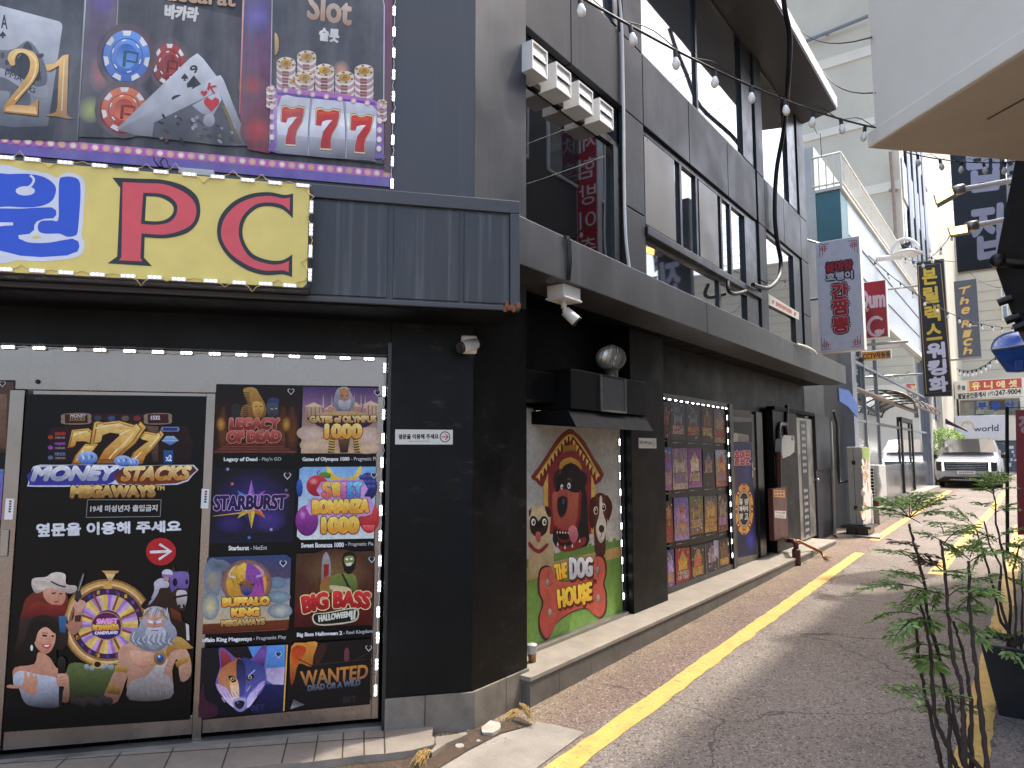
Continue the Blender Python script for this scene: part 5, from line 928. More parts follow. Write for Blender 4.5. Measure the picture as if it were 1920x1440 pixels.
# pale pug
cv.poly(curve([(75, 1480), (90, 1150), (200, 1100), (300, 1130), (345, 1250), (330, 1450), (380, 1650), (360, 1900), (250, 1990), (150, 1960), (76, 2000)], 3), '#c2aa84', '#9a8660')
cv.poly(curve([(270, 1110), (340, 1140), (350, 1230), (310, 1230)], 3), '#3a2018'); cv.poly([(78, 1160), (110, 1130), (95, 1220), (78, 1240)], '#3a2018')
cv.ell(195, 1290, 115, 160, '#cdb68e', '#bca67c'); cv.poly(curve([(85, 1300), (110, 1230), (160, 1240), (195, 1290), (240, 1235), (290, 1240), (315, 1310), (290, 1430), (195, 1490), (105, 1430)], 3), '#241a18', '#33221c')
for x in (132, 266): cv.ell(x, 1302, 26, 44, '#e4e0d4'); cv.ell(x+3, 1304, 14, 26, '#16120f'); cv.ell(x-2, 1292, 5, 9, '#e4e0d4')
cv.ell(195, 1340, 40, 34, '#17120f'); cv.poly(curve([(165, 1430), (215, 1430), (220, 1520), (190, 1555), (165, 1510)], 3), '#b85a60', '#93404a')
cv.poly(curve([(80, 1540), (190, 1640), (300, 1560), (310, 1600), (200, 1690), (80, 1610)], 3), '#7a2a26')
# brown and white hound
cv.poly(curve([(880, 1000), (930, 945), (1000, 960), (1040, 1040), (1040, 1250), (1020, 1440), (1010, 1700), (900, 1700), (880, 1500), (870, 1200)], 3), '#5a2a1c', '#3f1f18'); cv.poly(curve([(830, 1040), (890, 1000), (905, 1180), (860, 1390), (815, 1250)], 3), '#4a1f16', '#33140f'); cv.poly(curve([(1020, 970), (1085, 1040), (1100, 1150), (1050, 1290), (1030, 1150)], 3), '#4f2418', '#33140f')
cv.poly(curve([(945, 1000), (975, 1000), (985, 1180), (1025, 1320), (1010, 1480), (960, 1560), (915, 1480), (900, 1360), (940, 1200)], 3), '#d8cfc0', '#b8ac9c')
for x, y in ((898, 1160), (992, 1120)): cv.ell(x, y, 27, 50, '#d8cdbc'); cv.ell(x+2, y+4, 20, 36, '#3a2018'); cv.ell(x-4, y-8, 6, 10, '#e8e0d4')
cv.ell(968, 1385, 34, 48, '#3a1a1c'); cv.line([(968, 1430), (968, 1470), (940, 1500)], 6, '#3a2a24')
# bone shaped title board
cv.zoom(980, 980, 240/1440)
B = curve([(190, 640), (215, 530), (290, 498), (345, 540), (380, 640), (520, 660), (700, 600), (780, 520), (800, 410), (850, 380), (910, 420), (930, 560), (905, 690), (930, 800), (925, 980), (870, 1060), (800, 1030), (720, 960), (600, 980), (470, 1050), (380, 1130), (330, 1240), (265, 1300), (205, 1200), (195, 1050), (235, 900), (195, 790)], 4)
cx, cy = 560, 800; cv.poly([(cx+(x-cx)*1.05, cy+(y-cy)*1.06) for x, y in B], '#3a1c1a'); cv.poly(B, '#b85a48', '#9c3e36')
for x, y in ((282, 675), (845, 535), (310, 1010), (852, 850)): cv.ell(x, y, 24, 48, '#6a564a'); cv.ell(x-3, y-4, 18, 38, '#9a948c', '#7a746c')
for a, b in (((285, 545), (285, 620)), ((300, 700), (360, 670)), ((280, 740), (280, 830)), ((845, 410), (845, 480)), ((850, 590), (855, 650))): cv.line([a, b], 5, '#7a2e28')
cv.text('THE', [(355, 478), (490, 452), (494, 612), (385, 646)], '#f0c84a', '#d89a2c', bold=9, out='#4a1a14', outw=5); cv.text('DOG', [(532, 400), (778, 396), (776, 592), (540, 632)], '#e8e8ea', '#b0b0b4', bold=14, out='#3a1412', outw=6, shadow=('#5a1a16', 8, 30))
cv.text('HOU$E', [(394, 760), (770, 672), (772, 892), (412, 988)], '#f0d04a', '#c9982c', bold=12, out='#4a1a14', outw=6, shadow=('#5a1c18', 8, 26)); cv.text('TM', [(788, 632), (830, 640), (828, 690), (788, 700)], '#3a1c1a', bold=2)
cv.build('dog_print', 'print', parent=dp)
# ---- picture grid beside the blue door: 4 rows of narrow game pictures
m = MB(); m.box(A2, p20-.01, p21, ZS+.062, zp2, -.04, -.001); gp = m.build('poster', 'frame_black', label='dark poster with a grid of narrow game pictures, left of the blue entrance door', cat='poster', group='advertising posters'); ROOT[gp.name] = V(gp.location)
cv = CV(A2, .0, 1235, 740, 140/1061); q = [A2.P(a, b, 0) for a, b in ((p20-.008, ZS+.065), (p21-.004, ZS+.065), (p21-.004, zp2-.004), (p20-.008, zp2-.004))]; cv.m.add(q, [(0, 1, 2, 3)], hx('#0d0e10'))
def T(P, c1, c2): 
    cv.poly(P, c1, c2); return P
def L2(P, a, b): 
    t = [P[0][i]+(P[1][i]-P[0][i])*a for i in (0, 1)]; u = [P[3][i]+(P[2][i]-P[3][i])*a for i in (0, 1)]; return (t[0]+(u[0]-t[0])*b, t[1]+(u[1]-t[1])*b)
def fig(P, body, glowc, plate=None, txt=None, tc='#e0b048', steps=None):
    specks(P, 34, int(P[0][0]+P[0][1])); tc = random.Random(int(P[0][0]*7+P[0][1])).choice(['#c9983c', '#a84038', '#b8a89c', '#b07a4a', '#9a7aa8', '#c9b070'])
    cv.poly([L2(P, .5, .08), L2(P, .75, .3), L2(P, .8, .62), L2(P, .2, .62), L2(P, .25, .3)], body, glowc); cv.poly([L2(P, .5, .12), L2(P, .62, .22), L2(P, .6, .36), L2(P, .4, .36), L2(P, .38, .22)], '#8a7a6c', body)
    cv.poly([L2(P, .3, .45), L2(P, .7, .42), L2(P, .66, .6), L2(P, .34, .6)], glowc, body); cv.line([L2(P, .18, .3), L2(P, .3, .55)], 8, glowc); cv.line([L2(P, .82, .28), L2(P, .7, .55)], 8, glowc)
    if plate: cv.poly([L2(P, .08, .6), L2(P, .92, .58), L2(P, .9, .84), L2(P, .1, .86)], plate, None)
    if txt:
        for k, w in enumerate(txt): y = .62+.2*k/len(txt)*1.2; cv.text(w, [L2(P, .14, y), L2(P, .86, y), L2(P, .86, y+.2/len(txt)), L2(P, .14, y+.2/len(txt))], tc, bold=3)
def specks(P, n, seed):
    cv.dl = .000012
    rr = random.Random(seed)
    for i in range(n):
        a, b = rr.uniform(.08, .92), rr.uniform(.04, .95); p = L2(P, a, b); w = rr.uniform(4, 16); cv.poly([(p[0]-w*rr.uniform(.3, 1), p[1]), (p[0], p[1]-w*rr.uniform(.6, 2.4)), (p[0]+w*rr.uniform(.3, 1), p[1]+rr.uniform(-6, 6)), (p[0], p[1]+w*rr.uniform(.6, 2))], rr.choice(['#2a1c18', '#c9a880', '#8a4a34', '#d8b46a', '#4a3a44', '#7a6a60', '#1c1618', '#a85a4a', '#e0d4c0']))
def capt(P):
    cv.dl = .00003 
    for a, b in ((.1, .45), (.5, .8)): cv.line([L2(P, a, 1.075), L2(P, b, 1.07)], 14 if a < .3 else 9, '#8e8e8c' if a < .3 else '#5f5f60')
R1 = [[(45, 95), (160, 100), (165, 635), (58, 610)], [(170, 95), (375, 115), (385, 650), (178, 640)], [(388, 115), (585, 135), (592, 660), (396, 650)], [(600, 150), (775, 170), (782, 672), (608, 660)], [(785, 200), (945, 215), (955, 690), (795, 680)]]
for P, c in zip(R1, (('#3a2a26', '#5a2a20', '#4a3a34', '#9a5a44', None, None), ('#3a526e', '#4a3c3c', '#3c4450', '#8a9098', '#8a2a22', ['BIG', 'BASS']), ('#34486a', '#3a3438', '#5a3a30', '#7a8088', '#8a3028', ['BASS', '2']), ('#2c221e', '#4a2c22', '#6a4a34', '#8a5240', '#5a241c', ['LEGACY', 'OF DEAD']), ('#6a5a70', '#b08a68', '#8a8078', '#c09a70', '#8a5a3a', ['GATES', '1000']))): T(P, c[0], c[1]); fig(P, c[2], c[3], c[4], c[5]); capt(P)
R2 = [[(62, 750), (182, 745), (195, 1355), (80, 1362)], [(190, 765), (405, 760), (415, 1335), (208, 1352)], [(412, 760), (605, 765), (620, 1310), (425, 1325)], [(625, 775), (785, 780), (800, 1300), (632, 1312)], [(802, 785), (970, 785), (985, 1295), (818, 1310)]]
for P, c in zip(R2, (('#3a66a0', '#b06a94', '#a83a3a', '#5a6ac0', '#c89a34', ['NZA']), ('#8a6a90', '#c9b4a0', '#8a6a5a', '#e0ccb8', '#8a6a5a', ['ZEUS']), ('#7a2f78', '#a86aa8', '#d8b890', '#e8d8c0', '#6a3a7a', ['SUGAR', '1000']), ('#15161a', '#1c1c20', '#4a5a90', '#c88a44', None, None), ('#9aa8b8', '#b8603c', '#c04a3c', '#d8b44a', '#b07a2c', ['SWEET', '1000']))): T(P, c[0], c[1]); fig(P, c[2], c[3], c[4], c[5]); capt(P)
cv.zoom(1235, 920, 140/1061)
R3 = [[(85, 150), (190, 150), (215, 725), (108, 748)], [(212, 105), (420, 90), (440, 690), (230, 718)], [(432, 80), (628, 70), (640, 595), (450, 640)], [(650, 80), (830, 70), (832, 570), (655, 600)], [(838, 55), (975, 45), (985, 560), (848, 595)]]
for P, c in zip(R3, (('#3a2420', '#a8502a', '#c98a3a', '#8a3a24', '#8a3a1c', ['FIRE']), ('#5a52a0', '#a88ab4', '#a83038', '#c0a0b8', '#8a6a9a', ['SUGAR', 'RUSH']), ('#5a6a3a', '#8a5a34', '#3a3434', '#b8904a', '#4a6a8a', ['THE DOG']), ('#4a5058', '#b8843a', '#a8762c', '#d8a84a', '#7a4a1c', ['BUFFALO', 'KING']), ('#3a2a26', '#7a2a22', '#4a4a44', '#9a8a70', '#8a2a22', ['BIG BASS']))): T(P, c[0], c[1]); fig(P, c[2], c[3], c[4], c[5]); capt(P)
R4 = [[(110, 850), (215, 830), (230, 1375), (125, 1410)], [(235, 825), (445, 800), (460, 1305), (248, 1370)], [(455, 790), (650, 755), (660, 1250), (470, 1300)], [(668, 750), (842, 700), (850, 1155), (680, 1215)], [(848, 690), (1000, 660), (1020, 1105), (858, 1155)]]
for k, (P, c) in enumerate(zip(R4, (('#4a4a90', '#8a6aa0', '#b08ac0', '#c0a8d0', '#8a6a98', ['AERO']), ('#8a2424', '#a83434', '#c9942c', '#e0b048', '#8a2a22', ['9 MASKS', 'OF FIRE']), ('#2a2c34', '#5a4034', '#b8803a', '#c0504a', '#7a5a34', ['LUCKY', 'DEVIL']), ('#26283a', '#4a3c40', '#7a5a5a', '#c0a8c0', None, None), ('#33221e', '#3c3430', '#4a3a34', '#8a5a3a', None, ['WANTED'])))): T(P, c[0], c[1]); fig(P, c[2], c[3], c[4], c[5])
cv.line([(662, 750), (680, 1225)], 6, '#a89a88'); cv.line([(846, 700), (856, 1155)], 6, '#a89a88'); cv.poly([(780, 705), (840, 700), (845, 960), (800, 920)], '#8a9ac0', '#c0b8d0')
cv.build('grid_print', 'grid', parent=gp)
# ================================================================== right side: white overhanging building and its neighbours
pm('render_white', '#e8e3d4', .7, var=.05, scale=1.2, bump=.05, bscale=120, dirt='#aeaba0', dirt_amt=.18)
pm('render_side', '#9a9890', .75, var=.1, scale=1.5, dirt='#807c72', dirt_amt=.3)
pm('soffit_tan', '#c6b9a6', .7, var=.08, scale=1.5, bump=.03, dirt='#806c54', dirt_amt=.25)
pm('beige_wall', '#c4beac', .8, var=.08, scale=.5, bump=.1, bscale=14, dirt='#9c9584', dirt_amt=.3)
pm('beige_band', '#d8d3c2', .8, var=.06, scale=.8, bump=.1, bscale=14, dirt='#b0a998', dirt_amt=.25)
pm('white_tile', '#9aa0a6', .35, var=.05, scale=3)
pm('old_white', '#c8c4b8', .75, var=.12, scale=2, bump=.15, bscale=20, dirt='#8d867a', dirt_amt=.4)
pm('teal', '#3f6a6c', .45, var=.1, scale=2, dirt='#5a7272', dirt_amt=.3)
pm('pale_panel', '#b9c2c8', .4, var=.06, scale=2, dirt='#98a0a4', dirt_amt=.3)
pm('stainless', '#b4b6b7', .22, metal=.95, var=.1, scale=1.5, bump=0, rvar=.05)
pm('brown_frame', '#5c5048', .4, var=.1)
pm('blue_grey', '#757b82', .45, var=.1)
pm('brick_far', '#b09a84', .85, var=.2, scale=8, dirt='#8d7a66')
pm('black_cloth', '#121213', .75, var=.15, bump=.1)
pm('rail_white', '#d5d3c8', .5, var=.08, dirt='#a08a70', dirt_amt=.3)
glassm('shop_glass', '#4a5a60', .02); glassm('car_glass', '#15181b', .12, True); MATS['car_glass'].node_tree.nodes['Principled BSDF'].inputs['Specular IOR Level'].default_value = .12
KD = 5.0; kr = ray(1627, 278); kr = kr/math.hypot(kr.x, kr.y); K = EYEP+kr*KD
e1, e2 = V((.728, -.686, 0)), V((.686, .728, 0))
WB = thing('white_building', 'white rendered building with a tan soffit overhanging the alley, upper right', 'building', (K.x, K.y, 0))
def rot_box(m, a0, a1, b0, b1, z0, z1):
    q = lambda a, b, z: V((K.x, K.y, 0))+e1*a+e2*b+Z*z
    return m.hexa([q(a0, b0, z0), q(a1, b0, z0), q(a1, b1, z0), q(a0, b1, z0), q(a0, b0, z1), q(a1, b0, z1), q(a1, b1, z1), q(a0, b1, z1)])
m = MB(); rot_box(m, .035, 6, .035, 5, K.z+.105, 6.6); m.build('upper_wall', 'render_white', WB)
m = MB(); rot_box(m, 0, 6, 0, 5, K.z, K.z+.102); m.build('trim', 'render_white', WB, bevel=.006)
m = MB(); rot_box(m, .02, 5.9, .02, 4.9, K.z-.006, K.z-.001); m.build('soffit', 'soffit_tan', WB)
m = MB(); rot_box(m, 1.6, 1.612, .3, 4, K.z-.012, K.z-.006); rot_box(m, .5, 5, .42, .432, K.z-.012, K.z-.006); m.build('soffit_joint', 'brown_frame', WB)
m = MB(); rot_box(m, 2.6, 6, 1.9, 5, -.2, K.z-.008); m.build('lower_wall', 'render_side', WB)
RB = thing('street_building', 'pale office block right of the alley, mirrored in the black building windows', 'building', (.47, 8, 0))
def facade(B, x, y0, y1, z1, mat, glass='glass_grey', z0=-.1):
    m = MB(); m.abox(x, x+8, y0, y1, z0, z1); m.build('wall', mat, B); z = 3.3
    while z < z1-2:
        y = y0+.5
        while y < y1-1.4:
            f = MB(); P = PL((x, 0, 0), (0, -1, 0)); f.box(P, -y-1.2, -y, z, z+1.4, .001, .04); w = f.build('window', 'white_paint', B)
            f = MB(); f.box(P, -y-1.15, -y-.05, z+.05, z+1.35, .041, .046); q = f.build('pane', glass, B); q.parent = w; y += 1.75
        z += 2.9
pm('dark_render', '#5a554e', .7, var=.1, scale=2); facade(RB, .47, 6.8, 12.5, 9.4, 'dark_render')
# red hanging sign mirrored in the upper windows
HS = thing('hanging_sign', 'tall red sign with white lettering on the office block, mirrored in the first window', 'sign', (.27, 10, 4.5))
m = MB(); m.abox(.06, .48, 10.0, 10.12, 4.5, 8.3); m.build('casing', 'white_paint', HS)
pr_ = PL((0, 9.999, 0), (1, 0, 0)); cvm = MB(); cvm.quad(*[pr_.P(a, b, .002) for a, b in ((.08, 4.52), (.46, 4.52), (.46, 8.28), (.08, 8.28))], col=hx('#b02a34'))
for i, ch in enumerate('무료체험방이층'):
    vs_, fs_ = glyphs(ch); cvm.add([pr_.P(.1+.32*x, 7.75-i*.47+.36*y, .004) for x, y in vs_], fs_, hx('#e0dcd4'))
cvm.build('face', 'signface', HS)
# black awning and its arm at the right edge of the frame
ay = 7.4; pa = PY(ay); BA = thing('awning', 'black fabric awning folded against the right edge above the blue awning', 'awning', pa.W(1890, 470))
o_ = [pa.W(*p) for p in ((1904, 300), (1868, 480), (1932, 492), (1950, 300))]; MB().prism(o_, (0.05, 1.2, 0)).build('fabric', 'black_cloth', BA)
o_ = [pa.W(*p) for p in ((1866, 500), (1908, 620), (1950, 626), (1950, 506))]; MB().prism([p+V((0, .03, 0)) for p in o_], (.05, 1.0, 0)).build('valance', 'black_cloth', BA)
m = MB(); m.tube([pa.W(1869, 488, .02), pa.W(1905, 492, .02), pa.W(1960, 495, .02)], .028, 10); m.lathe([(0, -.03), (.06, -.03), (.06, .03), (0, .03)], pa.W(1871, 489, .03), 14, (0, -1, 0)); m.build('arm', 'frame_black', BA)
for u, v in ((1876, 562), (1890, 596), (1905, 610)):
    m = MB(); m.tube([pa.W(u-5, v+6, .0), pa.W(u+22, v-4, .0)], .035, 8); m.build('spotlight', 'frame_black', BA)
# blue domed awning
by = 9.6; pb = PY(by); D = thing('awning', 'glossy blue domed awning at the right edge', 'awning', pb.W(1900, 690))
pm('blue_vinyl', '#2b62cc', .25, var=.12, scale=4, spec=.7, bump=.03, bscale=8); pm('trim_grey', '#7a8a9a', .4)
ridge = [pb.W(*p, .5) for p in ((1859, 656), (1890, 652), (1930, 645))]
top = curve([(1859, 656), (1862, 644), (1870, 634), (1885, 626), (1907, 621), (1930, 620)], 3, False); ntop = len(top)
m = MB(); rows = []
for r in range(6):
    t = r/5; row = []
    for i, p in enumerate(top):
        q = i/(ntop-1); a = pb.W(1859+71*q, 656-11*q, .5); b = pb.W(*p, -.15); c = a.lerp(b, t); c.y -= .12*math.sin(math.pi*t)*q; row.append(c)
    rows += row
m.add(rows, [(r*ntop+i, r*ntop+i+1, (r+1)*ntop+i+1, (r+1)*ntop+i) for r in range(5) for i in range(ntop-1)], smooth=True); m.build('dome', 'blue_vinyl', D)
m = MB(); bot = [pb.W(*p, .35) for p in ((1888, 697), (1910, 697), (1930, 694))]; m.add([ridge[0], ridge[1], ridge[2], bot[2], bot[1], bot[0]], [(0, 1, 4, 5), (1, 2, 3, 4)]); m.build('skirt', 'blue_vinyl', D)
m = MB(); m.tube(ridge, .012, 6); m.tube([ridge[0], bot[0], bot[1], bot[2]], .01, 6); m.tube([pb.W(*p, -.14) for p in top], .012, 6); m.build('trim', 'trim_grey', D)
cv = CV(pb.off(.46), 0, 0, 0, 1); cv.poly([(1903, 677), (1917, 676), (1917, 692), (1904, 693)], '#2a55b8'); cv.line([(1903, 677), (1917, 676), (1917, 692), (1904, 693), (1903, 677)], 1, '#6a8ad0'); cv.build('emblem', 'signface', parent=D)
# red banner stand
yy = 9.2; pr = PY(yy); S = thing('banner_stand', 'red advertising board in a black metal frame, right edge by the plants', 'sign', G(1900, 1000))
m = MB()
m.tube([pr.W(1889, 1035), pr.W(1888, 764), pr.W(1960, 764), pr.W(1960, 1030)], .018, 6); m.build('frame', 'frame_black', S)
m = MB(); c = [pr.sz(*p, -.05) for p in ((1903, 768), (1960, 768), (1960, 1003), (1907, 1005))]; P2 = pr.off(-.05); m.box(P2, c[0][0], c[1][0], c[3][1], c[0][1], -.02, 0); m.build('board', 'white_paint', S)
cv = CV(P2, .001, 0, 0, 1); cv.poly([(1904, 769), (1960, 769), (1960, 1002), (1908, 1003)], '#a52f38', '#93272f'); cv.text('장', [(1911, 780), (1936, 778), (1936, 812), (1912, 812)], '#d8b8bc', bold=1.5); cv.build('face', 'signface', parent=S)
# ================================================================== neighbours down the alley, left side
X2 = -2.8; A8 = AX(X2); yE = 14.9
LB = thing('shop_building', 'low white building with steel and glass shopfront and roof balcony behind the black building', 'building', (X2, yE, 0))
xl = PY(yE).sz(1506, 500)[0]; xt = PY(yE).sz(1530, 400)[0]; xr = PY(yE).sz(1577, 400)[0]
m = MB(); m.abox(-9, xt, yE, 27, -.1, 8.0); m.build('end_wall', 'old_white', LB)
zt0 = PY(yE).sz(1575, 352)[1]; y2 = 27.0
m = MB(); m.abox(xt+.001, X2-.055, yE-.02, yE+.015, -.1, 4.59); m.build('lower_end_wall', 'render_side', LB)
m = MB(); m.abox(xt+.002, xr, yE+.01, 15.6, 4.6, zt0-.02); m.build('teal_panel', 'teal', LB, bevel=.01)
AR = AX(xr); 
m = MB(); m.abox(xt+.003, xr-.01, 15.61, y2, 4.9, zt0-.03); m.build('upper_wall', 'pale_panel', LB)
m = MB()
for z in (5.55, 6.2): m.box(AR, 15.62, y2, z-.012, z+.012, -.009, .004)
m.build('panel_seam', 'frame_black', LB)
m = MB(); m.abox(xt+.003, xr+.05, yE-.03, y2, zt0-.02, zt0+.04); m.build('balcony_slab', 'old_white', LB)
rl = MB(); xo = xr+.03; zt1 = PY(yE).sz(1568, 287)[1]; xi = xt-.05
for z in (zt0+.12, zt1): rl.tube([(xi, yE, z), (xo, yE, z), (xo, y2, z)], .026, 6)
yv = yE
while yv < y2: rl.tube([(xo, yv, zt0+.04), (xo, yv, zt1)], .026 if abs((yv-yE) % 1.5) < .01 else .011, 5); yv += .15
for i in range(5): x = xi+(xo-xi)*i/4.0; rl.tube([(x, yE, zt0+.04), (x, yE, zt1)], .014, 5)
rl.build('railing', 'rail_white', LB)
# shopfront
def S8(u, v=850): return A8.sz(u, v)[0]
sA0, sB, sC, sD, sE_, sF = S8(1597), S8(1650), S8(1690), S8(1700), S8(1711), S8(1741)
zb0 = .55; zmid = A8.sz(1660, 872)[1]; ztp = 4.75
m = MB(); m.abox(-6, X2-.05, yE+.02, y2, -.1, 4.88); m.build('shop_core', 'interior', LB)
m = MB(); m.box(A8, sA0, sF, .55, zmid, -.04, .0); m.box(A8, S8(1610), sB, zmid+.002, A8.sz(1630, 778)[1], -.04, .0); m.build('steel_panel', 'stainless', LB)
m = MB(); m.quad(A8.P(sA0, zmid, -.012), A8.P(sF, zmid, -.012), A8.P(sF, ztp, -.012), A8.P(sA0, ztp, -.012)); m.build('shop_window', 'shop_glass', LB)
m = MB()
for s in (sA0, (sA0+sB)/2, sB, sF-.3): m.box(A8, s-.03, s+.03, zmid+.003, ztp, -.011, .03)
for z in (2.3, 3.5): m.box(A8, sA0+.04, sF-.34, z-.03, z+.03, -.011, .02)
m.build('window_frame', 'blue_grey', LB)
m = MB()
for a, b in ((sC, sC+.12), (sE_-.12, sE_)): m.box(A8, a, b, .56, 2.6, .002, .05)
m.box(A8, sC+.13, sE_-.13, 2.48, 2.6, .002, .05); m.build('door_frame', 'frame_black', LB)
m = MB(); m.box(A8, sA0, sF, ztp+.002, 4.9, -.03, .1); m.build('lintel', 'white_paint', LB)
m = MB(); m.box(A8, sF-.25, sF+.1, .2, 4.7, -.1, .12); m.build('corner_post', 'blue_grey', LB)
m = MB(); m.box(A8, S8(1594), S8(1602), .2, 4.2, -.1, .1); m.build('corner_post', 'blue_grey', LB)
m = MB(); m.abox(X2-.2, X2+.30, 15.6, 27.2, -.1, .545); m.build('ledge', 'concrete', LB)
m = MB(); d0 = [A8.W(1600, 727, .02), A8.W(1650, 747, .25), A8.W(1716, 772, .45)]; m.tube(d0, .05, 6)
ring = [A8.P(sB+(sF-sB)*.05, 2.75, 0)]
for i in range(6):
    s = sB+.1+i*(sE_-sB)/5; m.tube([A8.P(s, 2.75+.38*math.sin(rad(a)), .75*(1-math.cos(rad(a)))) if False else A8.P(s, 2.7+.4*math.cos(rad(a)), .75*math.sin(rad(a))) for a in range(0, 91, 15)], .022, 6)
m.tube([A8.P(sB, 2.7, .75), A8.P(sE_+.1, 2.7, .75)], .025, 6); m.build('porch_frame', 'brown_frame', LB)
m = MB(); n = 7; vs = [A8.P(s, 2.7+.4*math.cos(rad(a)), .75*math.sin(rad(a))) for s in (sB+.1, sE_+.1) for a in range(0, 91, 15)]; m.add(vs, [(i, i+1, n+i+1, n+i) for i in range(n-1)], smooth=True); m.build('porch_glass', 'shop_glass', LB)
m = MB(); m.tube([A8.W(1597, 758, .03), A8.W(1606, 790, .05), A8.W(1611, 870, .05)], .03, 8); m.build('drain_pipe', 'old_white', LB)
m = MB(); pe = PY(34.3); u0 = pe.sz(1738, 800)[0]; u1 = pe.sz(1766, 800)[0]; m.abox(-9, u0+.25, 34.3, 40, -.1, 8); m.build('rear_wall', 'old_white', LB)
m = MB(); m.abox(u0+.26, u1, 35, 40, -.1, pe.sz(1750, 700)[1]+1.5); m.build('rear_wall', 'beige_wall', LB)
m = MB(); p27 = PY(27.4); m.tube([p27.W(1742, 560), p27.W(1744, 700), p27.W(1746, 905)], .07, 8); m.build('drain_pipe', 'old_white', LB)
# tall beige building
YB = 27.6; pq = PY(YB); xe = pq.sz(1692, 400)[0]
TB = thing('apartment_building', 'very tall beige concrete building with pale bands behind the white shop', 'building', (xe, YB, 0))
m = MB(); m.abox(-45, xe, YB, 60, 0, 48); m.build('wall', 'beige_wall', TB)
m = MB()
for u, v0, v1 in ((1560, 108, 126), (1560, 240, 254), (1650, 345, 362), (1660, 470, 480)):
    a, b = pq.sz(u, v0)[1], pq.sz(u, v1)[1]; m.abox(-44.9, xe+.02, YB-.05, YB-.001, b, a)
m.build('floor_band', 'beige_band', TB)
sdp = AX(xe); ye = sdp.sz(1746, 500)[0]; ns = 5
m = MB()
z = 5
while z < 46:
    m.box(sdp, YB+.3, min(ye, 58), z, z+1.5, .001, .05); z += 2.9
m.build('side_tile', 'white_tile', TB)
for k in range(4):
    f = MB(); a_ = YB+1.5+k*(min(ye, 58)-YB-2)/4; f.box(sdp, a_, a_+(min(ye, 58)-YB)*.11, 3, 46, .052, .08); f.build('window_strip', 'blue_grey', TB)
for k in range(8):
    f = MB(); z = 6.6+k*2.9; f.box(sdp, YB+.5, min(ye, 58)-.3, z, z+1.1, .001, .02); f.build('window', 'glass_grey', TB)
m = MB(); m.tube([pq.W(1670, 285, .25), pq.W(1676, 370, .25), pq.W(1683, 480, .25)], .065, 8)
for v in (357, 440): m.tube([pq.W(1667, v, .2), pq.W(1684, v-1, .2)], .06, 6)
pm('old_pipe', '#8d7a6c', .6, var=.2); m.build('drain_pipe', 'old_pipe', TB)
m = MB(); m.tube([pq.W(1512, 77, .2), pq.W(1628, 30, .3)], .07, 8); m.tube([pq.W(1552, 62, .0), pq.W(1551, 66, .25)], .05, 6); m.build('bracket_bar', 'blue_grey', TB)
# far end of the street
YF = 52; pf = PY(YF); xa = pf.sz(1796, 700)[0]
FB = thing('far_building', 'pale tiled building closing the far end of the alley', 'building', (xa, YF, 0))
m = MB(); m.abox(xa, 20, YF, YF+20, 0, pf.sz(1850, 430)[1]); m.build('wall', 'beige_wall', FB)
m = MB(); z = 3
while z < 22: m.box(pf, xa+.02, 18, z, z+.035, .0, .012); z += .62
m.build('tile_joint', 'render_side', FB)
for P in ((1877, 572, 1892, 600), (1876, 540, 1886, 556), (1850, 728, 1862, 748)):
    a, b = pf.sz(P[0], P[1]), pf.sz(P[2], P[3]); f = MB(); f.box(pf, a[0], b[0], b[1], a[1], .001, .08); w = f.build('window', 'white_paint', FB)
    f = MB(); f.box(pf, a[0]+.08, b[0]-.08, b[1]+.08, a[1]-.08, .081, .09); q = f.build('pane', 'glass_grey', FB); q.parent = w
a, b = pf.sz(1786, 684), pf.sz(1797, 694); m = MB(); m.abox(-9, xa-.01, YF-.3, YF+6, 0, pf.sz(1790, 683)[1]); m.build('wing', 'render_white', FB)
for P in ((1786, 686, 1795, 694), (1797, 709, 1802, 714)):
    a, b = pf.sz(P[0], P[1], .32), pf.sz(P[2], P[3], .32); f = MB(); f.box(pf, a[0], b[0], b[1], a[1], .31, .34); f.build('window', 'frame_black', FB)
pg = PY(47); OB = thing('brick_house', 'small old tan brick house far behind the car, left of the signs', 'house', pg.W(1775, 880))
a, b = pg.sz(1750, 735), pg.sz(1800, 900); m = MB(); m.abox(a[0], b[0], 47, 51, 0, a[1]); m.build('wall', 'brick_far', OB)
for P in ((1781, 766, 1786, 774), (1784, 812, 1790, 818), (1763, 795, 1770, 815)):
    a, b = pg.sz(P[0], P[1]), pg.sz(P[2], P[3]); f = MB(); f.box(pg, a[0], b[0], b[1], a[1], .001, .05); f.build('window', 'frame_black', OB)
# ground floor shops at the far end
ph = PY(46); SH = thing('corner_shop', 'glass fronted estate agent and shop under the far signs', 'shop', ph.W(1850, 890))
a, b = ph.sz(1797, 748), ph.sz(1925, 880); m = MB(); m.abox(a[0], b[0]+3, 46, 51.9, 0, a[1]+1.0); m.build('wall', 'render_white', SH)
a, b = ph.sz(1800, 750), ph.sz(1914, 778); m = MB(); m.box(ph, a[0], b[0], b[1], a[1], .001, .05); m.build('upper_window', 'glass_grey', SH)
cv = CV(ph.off(.052), 0, 0, 0, 1)
for ch, x0, x1, v in (('부', 1834, 1850, 752), ('동', 1858, 1876, 752), ('산', 1884, 1902, 750)): cv.text(ch, [(x0, v+3), (x1, v+2), (x1, v+15), (x0, v+16)], '#2a4a9a', bold=.9)
for x0, x1, c in ((1805, 1825, '#8a8f8a'), (1830, 1845, '#9aa09a'), (1846, 1864, '#7f9088'), (1870, 1890, '#8d9290')): cv.poly([(x0, 769), (x1, 768), (x1, 776), (x0, 777)], c)
cv.build('window_lettering', 'signface', parent=SH)
